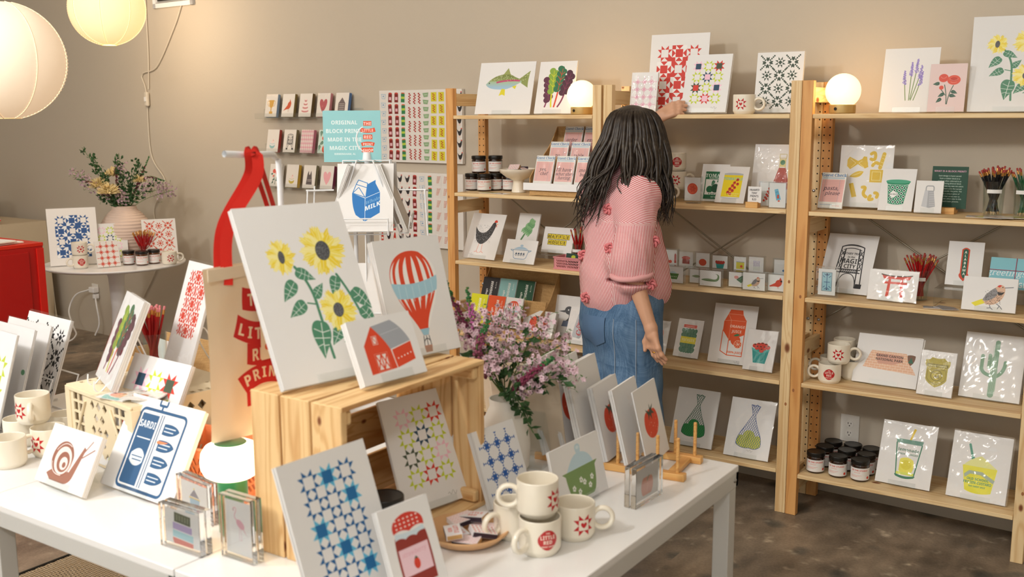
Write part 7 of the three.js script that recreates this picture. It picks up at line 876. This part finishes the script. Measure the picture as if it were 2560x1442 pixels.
// ---------------------------------------------------------------- far left: red cabinet, linen covered table
{
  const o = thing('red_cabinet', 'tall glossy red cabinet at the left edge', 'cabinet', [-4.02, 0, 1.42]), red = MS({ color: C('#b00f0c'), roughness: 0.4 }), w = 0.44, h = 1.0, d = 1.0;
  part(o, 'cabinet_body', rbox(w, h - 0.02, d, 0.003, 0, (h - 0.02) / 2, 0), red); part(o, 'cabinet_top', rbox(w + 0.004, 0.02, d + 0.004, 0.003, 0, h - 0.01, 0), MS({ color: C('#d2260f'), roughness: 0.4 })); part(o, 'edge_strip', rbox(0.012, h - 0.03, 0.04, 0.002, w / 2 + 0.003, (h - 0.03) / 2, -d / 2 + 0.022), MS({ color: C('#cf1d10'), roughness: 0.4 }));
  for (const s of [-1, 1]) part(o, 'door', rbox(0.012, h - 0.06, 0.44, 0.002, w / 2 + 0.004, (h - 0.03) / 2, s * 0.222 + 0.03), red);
  for (const [y, i] of [[1.001, 0], [1.012, 1]]) { const t = thing('notebook', i ? 'upper cream tray card on the red cabinet' : 'lower cream card folder lying on the red cabinet', 'folder', [-3.96 + i * 0.02, y, 1.16 + i * 0.05], 0.1); part(t, 'cover', rbox(0.26, 0.008, 0.3, 0.002, 0, 0.004, 0), M.cream); part(t, 'pages', box(0.25, 0.002, 0.29, 0, 0.009, 0), M.paper); }
  const t = thing('linen_table', 'table draped with beige linen cloth behind the red cabinet', 'table', [-6.75, 0, -0.1]), lin = MS({ color: C('#c9b89c'), roughness: 0.95, side: THREE.DoubleSide }), W = 1.2, H = 0.86, D = 0.9;
  const per = []; const n = 120; for (let i = 0; i <= n; i++) { const u = i / n * 2 * (W + D); let x, z; if (u < D) { x = W / 2; z = -D / 2 + u; } else if (u < D + W) { x = W / 2 - (u - D); z = D / 2; } else if (u < 2 * D + W) { x = -W / 2; z = D / 2 - (u - D - W); } else { x = -W / 2 + (u - 2 * D - W); z = -D / 2; } per.push([x, z]); }
  const v = [], ix = [], rows = 8; for (let j = 0; j <= rows; j++) for (let i = 0; i <= n; i++) { const k = j / rows, f = 1 + k * (0.03 + 0.05 * Math.sin(i * 0.9) * k + 0.03 * noise3(i * 0.2, k, 3)); v.push(per[i][0] * f, H - k * (H - 0.01), per[i][1] * f); if (j && i) { const a = (j - 1) * (n + 1) + i - 1; ix.push(a, a + 1, a + n + 1, a + 1, a + n + 2, a + n + 1); } }
  const g = new THREE.BufferGeometry(); g.setAttribute('position', new THREE.Float32BufferAttribute(v, 3)); g.setAttribute('uv', new THREE.Float32BufferAttribute(new Float32Array(v.length / 3 * 2), 2)); g.setIndex(ix); g.computeVertexNormals(); part(t, 'cloth_skirt', g, lin); part(t, 'cloth_top', box(W, 0.006, D, 0, H, 0), lin);
  const s = thing('acrylic_riser', 'clear riser with a red edged board on the linen table', 'riser', [-6.42, H + 0.004, 0.05]); part(s, 'riser_top', box(0.5, 0.012, 0.5, 0, 0.03, 0), MS({ color: C('#d84a44'), roughness: 0.5 })); part(s, 'board_top', box(0.5, 0.003, 0.5, 0, 0.0376, 0), M.white); for (const x of [-0.2, 0.2]) part(s, 'riser_side', box(0.004, 0.024, 0.46, x, 0.012, 0), M.acrylic);
  const tr = thing('paper_plates', 'stack of white plates on the riser at the far left', 'plates', [-6.36, H + 0.044, 0.02]); for (let k = 0; k < 3; k++) part(tr, 'plate', lathe([[0, 0.001], [0.08, 0], [0.105, 0.009], [0.107, 0.011], [0.08, 0.004], [0, 0.004]], 40).translate(0, k * 0.005, 0), M.white);
  const bxs = (label, x, z, w2, h2, d2, col, draw, ry) => { const b = thing('drink_carton', label, 'carton', [x, H + 0.044, z], ry), a = art(w2, h2, draw, col, 700); part(b, 'carton_body', rbox(w2, h2, d2, 0.003, 0, h2 / 2, 0), MS({ color: C(col), roughness: 0.6 })); part(b, 'print_sheet', setUV(new THREE.PlaneGeometry(w2 - 0.002, h2 - 0.002), a).translate(0, h2 / 2, d2 / 2 + 0.0006), a.mat); return b; };
  const b1 = bxs('lime green and white drink carton at the far left', -6.42, 0.16, 0.09, 0.26, 0.09, '#e6e4d8', (c, H2) => { R(c, '#a9bf2c', 0, 60, 100, H2); R(c, '#e9e6da', 14, 110, 72, 130); for (let i = 0; i < 5; i++) R(c, '#8a8f7c', 20, 124 + i * 18, 60, 3); T(c, '#dfe6b0', 'GREEN', 50, 84, 22); }, 0.75); part(b1, 'gable_top', mv(extrude(shapeOf([[-0.045, 0], [0.045, 0], [0.003, 0.06], [-0.003, 0.06]]), 0.09), 0, 0.26, -0.045), M.paper);
  const b2 = bxs('orange snack box with an open top at the far left', -6.28, 0.06, 0.13, 0.33, 0.07, '#c7603f', (c, H2) => { R(c, '#d2552f', 0, 0, 100, 40); R(c, '#c98868', 0, 40, 100, 90); T(c, '#8a4a34', 'OVEN', 50, 70, 26); T(c, '#8a4a34', 'CRISPS', 50, 100, 22); R(c, '#a9b79a', 0, 130, 100, H2); for (let i = 0; i < 14; i++) E(c, i % 2 ? '#7a4a2c' : '#a3763c', rr(15, 85), rr(150, H2 - 16), 15, 13); }, 0.75); part(b2, 'flap', mv(box(0.13, 0.002, 0.05), 0, 0.335, -0.05, 0.7), M.card);
  const b3 = thing('cardboard_box', 'plain open cardboard box behind the cartons at the far left', 'box', [-6.55, H + 0.004, -0.1], 0.5); part(b3, 'box_body', uvBox(box(0.22, 0.33, 0.16, 0, 0.165, 0)), M.card); part(b3, 'flap', mv(uvBox(box(0.22, 0.003, 0.12)), 0, 0.36, 0.1, -0.5), M.card);
}
// ---------------------------------------------------------------- the woman reaching for a print
{
  const smin = (a, b, k) => { const h = Math.max(k - Math.abs(a - b), 0) / k; return Math.min(a, b) - h * h * k * 0.25; };
  function field(caps, k) {                                  // tapered capsules [ax,ay,az, bx,by,bz, ra, rb]
    const pre = caps.map((c) => [...c, c[3] - c[0], c[4] - c[1], c[5] - c[2]]);
    return (x, y, z) => { let d = 1e3; for (const c of pre) { const px = x - c[0], py = y - c[1], pz = z - c[2], L = c[8] * c[8] + c[9] * c[9] + c[10] * c[10] || 1e-9, t = Math.max(0, Math.min(1, (px * c[8] + py * c[9] + pz * c[10]) / L)); d = smin(d, Math.hypot(px - c[8] * t, py - c[9] * t, pz - c[10] * t) - (c[6] + (c[7] - c[6]) * t), k); } return d; };
  }
  function nets(f, lo, hi, s, uvf) {                         // naive surface nets
    const n = [0, 1, 2].map((i) => Math.ceil((hi[i] - lo[i]) / s) + 1), id = (i, j, k) => i + n[0] * (j + n[1] * k), v = new Float32Array(n[0] * n[1] * n[2]);
    for (let k = 0; k < n[2]; k++) for (let j = 0; j < n[1]; j++) for (let i = 0; i < n[0]; i++) v[id(i, j, k)] = f(lo[0] + i * s, lo[1] + j * s, lo[2] + k * s);
    const at = new Int32Array(v.length).fill(-1), P = [], ix = [];
    for (let k = 0; k < n[2] - 1; k++) for (let j = 0; j < n[1] - 1; j++) for (let i = 0; i < n[0] - 1; i++) {
      let m = 0, X = 0, Y = 0, Z = 0; const q = (a, b, c) => v[id(i + a, j + b, k + c)];
      for (let e = 0; e < 12; e++) { const ax = e >> 2, b = e & 1, c = (e >> 1) & 1, A = ax === 0 ? [0, b, c] : ax === 1 ? [b, 0, c] : [b, c, 0], B = [...A]; B[ax] = 1; const va = q(...A), vb = q(...B); if ((va < 0) !== (vb < 0)) { const t = va / (va - vb); X += A[0] + (B[0] - A[0]) * t; Y += A[1] + (B[1] - A[1]) * t; Z += A[2] + (B[2] - A[2]) * t; m++; } }
      if (m) { at[id(i, j, k)] = P.length / 3; P.push(lo[0] + (i + X / m) * s, lo[1] + (j + Y / m) * s, lo[2] + (k + Z / m) * s); }
    }
    for (let k = 1; k < n[2] - 1; k++) for (let j = 1; j < n[1] - 1; j++) for (let i = 1; i < n[0] - 1; i++) { const a = v[id(i, j, k)] < 0;
      const quad = (p, q, r, t, fl) => { if (p < 0 || q < 0 || r < 0 || t < 0) return; fl ? ix.push(p, q, r, p, r, t) : ix.push(p, r, q, p, t, r); };
      if (a !== (v[id(i + 1, j, k)] < 0)) quad(at[id(i, j - 1, k - 1)], at[id(i, j, k - 1)], at[id(i, j, k)], at[id(i, j - 1, k)], a);
      if (a !== (v[id(i, j + 1, k)] < 0)) quad(at[id(i - 1, j, k - 1)], at[id(i - 1, j, k)], at[id(i, j, k)], at[id(i, j, k - 1)], a);
      if (a !== (v[id(i, j, k + 1)] < 0)) quad(at[id(i - 1, j - 1, k)], at[id(i, j - 1, k)], at[id(i, j, k)], at[id(i - 1, j, k)], a); }
    const g = new THREE.BufferGeometry(), uv = new Float32Array(P.length / 3 * 2); for (let i = 0; i < uv.length / 2; i++) { const [a, b] = uvf ? uvf(P[3 * i], P[3 * i + 1], P[3 * i + 2]) : [0, 0]; uv[2 * i] = a; uv[2 * i + 1] = b; }
    g.setAttribute('position', new THREE.Float32BufferAttribute(P, 3)); g.setAttribute('uv', new THREE.BufferAttribute(uv, 2)); g.setIndex(ix); g.computeVertexNormals(); return g;
  }
  const o = thing('person', 'woman in a pink striped shirt and jeans with long dark hair reaching to a print', 'person'), W = (pts) => pts;
  const HC = [-0.605, 1.575, 0.27], sR = [-0.5, 1.345, 0.4], eR = [-0.5, 1.07, 0.475], wR = [-0.405, 0.835, 0.475], sL = [-0.775, 1.36, 0.24], eL = [-0.735, 1.52, 0.06], wL = [-0.625, 1.645, 0.005];
  const skin = MP({ color: C('#d3a284'), roughness: 0.5 });
  const arms = [[...sR, ...eR, 0.045, 0.038], [...eR, ...wR, 0.039, 0.025], [...sL, ...eL, 0.045, 0.038], [...eL, ...wL, 0.039, 0.026]];
  const bodyF = field([[...HC, HC[0] + 0.025, HC[1] - 0.045, HC[2] - 0.045, 0.088, 0.06], [HC[0] + 0.03, HC[1] - 0.03, HC[2] - 0.085, HC[0] + 0.034, HC[1] - 0.04, HC[2] - 0.098, 0.018, 0.012], [-0.61, 1.5, 0.27, -0.635, 1.38, 0.31, 0.05, 0.055], [-0.72, 1.32, 0.28, -0.56, 1.32, 0.36, 0.07, 0.07], [-0.635, 1.25, 0.32, -0.6, 0.95, 0.34, 0.1, 0.1], [-0.54, 0.88, 0.37, -0.51, 0.46, 0.38, 0.075, 0.05], [-0.67, 0.88, 0.31, -0.66, 0.46, 0.34, 0.075, 0.05], [-0.51, 0.46, 0.38, -0.51, 0.07, 0.39, 0.05, 0.035], [-0.66, 0.46, 0.34, -0.66, 0.07, 0.35, 0.05, 0.035], [-0.51, 0.035, 0.4, -0.47, 0.03, 0.27, 0.034, 0.03], [-0.66, 0.035, 0.36, -0.62, 0.03, 0.23, 0.034, 0.03], ...arms], 0.035);
  const hand = (w, dir, out, th, curl, ln = 1) => {           // palm, four bent fingers and a thumb
    const D = V3(...dir).normalize(), S2 = V3(...out).normalize(), N = V3().crossVectors(D, S2).normalize(), w0 = V3(...w), c = [], K = w0.clone().addScaledVector(D, 0.078); c.push([...w, ...w0.clone().addScaledVector(D, 0.03).toArray(), 0.025, 0.024]);
    for (let i = 0; i < 4; i++) { const t = (i - 1.5) * 0.0185, k = K.clone().addScaledVector(S2, t), l = [0.034, 0.041, 0.038, 0.03][i] * ln, a = curl * (1 + 0.15 * i), d1 = D.clone().multiplyScalar(Math.cos(a)).addScaledVector(N, Math.sin(a)), d2 = D.clone().multiplyScalar(Math.cos(a * 2)).addScaledVector(N, Math.sin(a * 2)), m = k.clone().addScaledVector(d1, l), e = m.clone().addScaledVector(d2, l * 0.95); c.push([...w0.clone().addScaledVector(D, 0.025).addScaledVector(S2, t * 0.6).toArray(), ...k.toArray(), 0.0135, 0.0105], [...k.toArray(), ...m.toArray(), 0.0094, 0.0085], [...m.toArray(), ...e.toArray(), 0.0085, 0.0068]); }
    const t0 = w0.clone().addScaledVector(D, 0.02).addScaledVector(S2, -0.02), t1 = t0.clone().addScaledVector(D, 0.035).addScaledVector(S2, -0.022).addScaledVector(N, th), t2 = t1.clone().addScaledVector(D, 0.034).addScaledVector(N, th * 0.6); c.push([...t0.toArray(), ...t1.toArray(), 0.014, 0.0105], [...t1.toArray(), ...t2.toArray(), 0.01, 0.0075]); return c;
  };
  const hR = hand(wR, [0.22, -1, 0.0], [0.75, 0.1, 0.45], 0.012, -0.22), hL = hand(wL, [0.9, 0.5, -0.25], [0.3, -0.7, 0.5], 0.01, 0.3, 0.72);
  const bb = (c, m) => [[0, 1, 2].map((i) => Math.min(...c.flatMap((q) => [q[i], q[i + 3]])) - m), [0, 1, 2].map((i) => Math.max(...c.flatMap((q) => [q[i], q[i + 3]])) + m)];
  const geos = [nets(bodyF, [-0.9, -0.01, -0.06], [-0.33, 1.72, 0.56], 0.0095)]; for (const [c, a] of [[hR, arms[1]], [hL, arms[3]]]) { const [lo, hi] = bb(c, 0.03); geos.push(nets(field([...c, [...[3, 4, 5].map((i) => a[i] - (a[i] - a[i - 3]) * 0.15), a[3], a[4], a[5], a[7] * 1.03, a[7]]], 0.009), lo, hi, 0.0032)); }
  part(o, 'body', geos, skin);
  const stripes = MS({ map: canvasTex(64, 8, (c) => { c.fillStyle = '#f0dedd'; c.fillRect(0, 0, 64, 8); c.fillStyle = '#c9575f'; c.fillRect(4, 0, 26, 8); c.fillStyle = '#d98a8e'; c.fillRect(30, 0, 8, 8); }, [1, 1]), roughness: 0.85 });
  const fold = (x, y, z) => 0.006 * noise3(x * 9 + y * 4, y * 5, z * 9 - y * 3) + 0.003 * noise3(x * 22, y * 12 + x * 14, z * 22);
  const sh0 = field([[-0.755, 1.335, 0.25, -0.53, 1.325, 0.385, 0.075, 0.075], [-0.66, 1.25, 0.31, -0.575, 0.96, 0.35, 0.135, 0.15], [-0.59, 1.2, 0.29, -0.535, 0.99, 0.3, 0.11, 0.12], [-0.66, 1.0, 0.36, -0.655, 0.93, 0.37, 0.12, 0.115], [...sR, -0.5, 1.1, 0.47, 0.078, 0.076], [-0.5, 1.1, 0.47, -0.485, 1.035, 0.475, 0.076, 0.072], [...sL, -0.745, 1.49, 0.08, 0.075, 0.06], [-0.645, 1.4, 0.3, -0.63, 1.425, 0.3, 0.066, 0.062]], 0.055);
  const shF = (x, y, z) => { const hem = 0.845 + 0.3 * Math.max(0, x + 0.62); const sleeve = x > -0.6 && z > 0.41 && y > 1.0 ? 1 : 0; return Math.max(sh0(x, y, z) + fold(x, y, z), sleeve ? 1.02 - y : (hem - y) * 0.9); };
  part(o, 'shirt', nets(shF, [-0.93, 0.8, 0.0], [-0.3, 1.52, 0.62], 0.0105, (x, y, z) => { const a = y > 1.24 ? (y + 0.35 * x) : (x * 0.89 - z * 0.46 + (x > -0.56 && z > 0.42 ? y * 0.1 : y * 0.28)); return [a / 0.0062, y]; }), stripes);
  part(o, 'cuff', tube([[-0.415, 1.045, 0.46], [-0.44, 1.035, 0.53], [-0.5, 1.03, 0.553], [-0.555, 1.035, 0.52], [-0.56, 1.045, 0.45], [-0.49, 1.05, 0.405]], 0.012, 40, 8, true).scale(1, 1, 1), MS({ color: C('#dfa5a6'), roughness: 0.9 }));
  const rosette = MS({ color: C('#dd8084'), roughness: 0.9 });
  for (const [x, y, z] of [[-0.585, 1.15, 0.535], [-0.43, 1.17, 0.43], [-0.4, 1.0, 0.46], [-0.7, 0.93, 0.5], [-0.78, 1.1, 0.44], [-0.62, 1.29, 0.45]]) { let q = V3(x, y, z); for (let k = 0; k < 12; k++) { const e = 0.004, d = sh0(q.x, q.y, q.z), n = V3(sh0(q.x + e, q.y, q.z) - d, sh0(q.x, q.y + e, q.z) - d, sh0(q.x, q.y, q.z + e) - d).normalize(); q.addScaledVector(n, -(d - 0.004)); } part(o, 'rosette', new THREE.TorusKnotGeometry(0.013, 0.0055, 60, 6, 2, 5).translate(...q.toArray()), rosette); }
  const denim = MS({ map: dataTex(256, 256, (u, v) => { const t = 14 * tn(u, v, 60, 6, 2) + 12 * tn(u, v, 90, 90, 4) + 14 * tn(u, v, 2, 2, 8); return [clamp8(84 + t), clamp8(116 + t), clamp8(150 + t)]; }, [3, 3]), roughness: 0.9 });
  const jn0 = field([[-0.66, 0.9, 0.335, -0.545, 0.9, 0.36, 0.125, 0.125], [-0.655, 0.82, 0.37, -0.56, 0.82, 0.38, 0.115, 0.12], [-0.545, 0.8, 0.37, -0.515, 0.42, 0.39, 0.125, 0.115], [-0.66, 0.8, 0.32, -0.655, 0.42, 0.34, 0.12, 0.11], [-0.515, 0.42, 0.39, -0.515, 0.06, 0.4, 0.115, 0.11], [-0.655, 0.42, 0.34, -0.66, 0.06, 0.35, 0.11, 0.105]], 0.04);
  const jnF = (x, y, z) => Math.max(jn0(x, y, z) + 0.8 * fold(x, y * 0.7, z), y - 0.985, 0.035 - y);
  part(o, 'jeans', nets(jnF, [-0.83, 0.0, 0.15], [-0.34, 1.01, 0.56], 0.011, (x, y, z) => [x + z, y]), denim);
  const onJ = (x, y, lift) => { let z = 0.62; for (let k = 0; k < 60; k++) { const d = jnF(x, y, z); if (d < 0.0005) break; z -= Math.max(0.0006, d * 0.8); } return z + lift; }, thr = MS({ color: C('#8fa0b4'), roughness: 0.8 });
  { const nx = 12, ny = 14, v = [], ix = []; for (let j = 0; j <= ny; j++) for (let i = 0; i <= nx; i++) { const x = -0.715 + 0.12 * i / nx, y = 0.86 - (0.13 - 0.03 * Math.abs(i / nx - 0.5) * 2) * j / ny; v.push(x, y, onJ(x, y, 0.004)); if (i && j) { const a = (j - 1) * (nx + 1) + i - 1; ix.push(a, a + nx + 1, a + 1, a + 1, a + nx + 1, a + nx + 2); } } const g = new THREE.BufferGeometry(); g.setAttribute('position', new THREE.Float32BufferAttribute(v, 3)); g.setAttribute('uv', new THREE.Float32BufferAttribute(new Float32Array(v.length / 3 * 2), 2)); g.setIndex(ix); g.computeVertexNormals(); part(o, 'back_pocket', g, MS({ color: C('#58769a'), roughness: 0.9 })); }
  for (const x of [-0.555, -0.47]) { const p = []; for (let y = 0.86; y > 0.1; y -= 0.06) p.push([x + 0.02 * (0.86 - y), y, onJ(x + 0.02 * (0.86 - y), y, 0.001)]); part(o, 'seam', tube(p, 0.0022, 50, 5), thr); }
  // hair: a cap over the skull and many falling locks
  const locks = [], hm = MS({ map: dataTex(64, 256, (u, v) => { const t = noise3(u * 30, 3, 1) * 16 + noise3(u * 90, 1, 7) * 10; return [clamp8(48 + t), clamp8(38 + t), clamp8(30 + t * 0.9)]; }), roughness: 0.42 });
  const cap = nets((x, y, z) => Math.hypot((x - HC[0]) / 1.06, (y - HC[1] - 0.012) / 1.1, (z - HC[2] - 0.01) / 1.12) - 0.102, [-0.75, 1.43, 0.12], [-0.46, 1.72, 0.42], 0.012, (x, y, z) => [(x + z) * 3, y]);
  for (let k = 0; k < 190; k++) { const a = -0.75 + 2.9 * rnd() + 0.15, rr0 = rr(0.1, 0.125), dx = Math.cos(a), dz = Math.sin(a), len = rr(0.24, 0.36) * (dx < -0.2 ? 1.12 : 1), wv = rr(-0.022, 0.022), e = 0.045 * rr(0.5, 1.3), lean = dx < 0.2 ? -0.05 : 0.02;
    const P = [[HC[0] + 0.01 * dx, HC[1] + 0.115, HC[2] - 0.02], [HC[0] + dx * rr0 * 0.75, HC[1] + 0.085, HC[2] + dz * rr0 * 0.78], [HC[0] + dx * (rr0 + 0.012), HC[1] - 0.01, HC[2] + dz * (rr0 + 0.015)], [HC[0] + dx * (rr0 + e * 0.6) + wv + lean * 0.4, HC[1] - 0.11, HC[2] + dz * (rr0 + e * 0.5) + 0.02], [HC[0] + dx * (rr0 + e) - wv + lean, HC[1] - len * 0.75, HC[2] + dz * (rr0 + e) + 0.045], [HC[0] + dx * (rr0 + e * 0.8) + wv * 1.4 + lean * 1.5, HC[1] - len, HC[2] + dz * (rr0 + e * 0.8) + 0.05]];
    const c = new THREE.CatmullRomCurve3(P.map((p) => V3(...p))), g = new THREE.TubeGeometry(c, 22, rr(0.006, 0.0105), 5), p = g.attributes.position; for (let i = 0; i <= 22; i++) { const q = c.getPointAt(i / 22), s = i / 22 < 0.2 ? 0.5 + 2.5 * i / 22 : 1 - 0.92 * Math.max(0, (i / 22 - 0.45) / 0.55); for (let j = 0; j <= 5; j++) { const n = i * 6 + j; p.setXYZ(n, q.x + (p.getX(n) - q.x) * s, q.y + (p.getY(n) - q.y) * s, q.z + (p.getZ(n) - q.z) * s); } } locks.push(g); }
  part(o, 'hair', [cap, ...locks], hm);
  const bead = MS({ color: C('#e3dcc0'), roughness: 0.35 }), ax = V3(0.9, 0.5, -0.25).normalize(), u = V3().crossVectors(ax, V3(0, 1, 0)).normalize(), w2 = V3().crossVectors(ax, u), bc = []; for (let k = 0; k < 9; k++) { const a = k * TAU / 9, q = V3(...wL).addScaledVector(ax, -0.012).addScaledVector(u, 0.036 * Math.cos(a)).addScaledVector(w2, 0.036 * Math.sin(a)); bc.push(new THREE.SphereGeometry(0.0125, 14, 10).translate(...q.toArray())); } part(o, 'bead_bracelet', bc, bead);
  const kn = hR[5]; if (kn) part(o, 'ring', new THREE.TorusGeometry(0.0102, 0.0022, 8, 24).rotateX(Math.PI / 2).translate((kn[0] + kn[3]) / 2, (kn[1] + kn[4]) / 2, (kn[2] + kn[5]) / 2), MS({ color: C('#d8a53c'), roughness: 0.25, metalness: 1 }));
}
renderer.render(scene, camera);
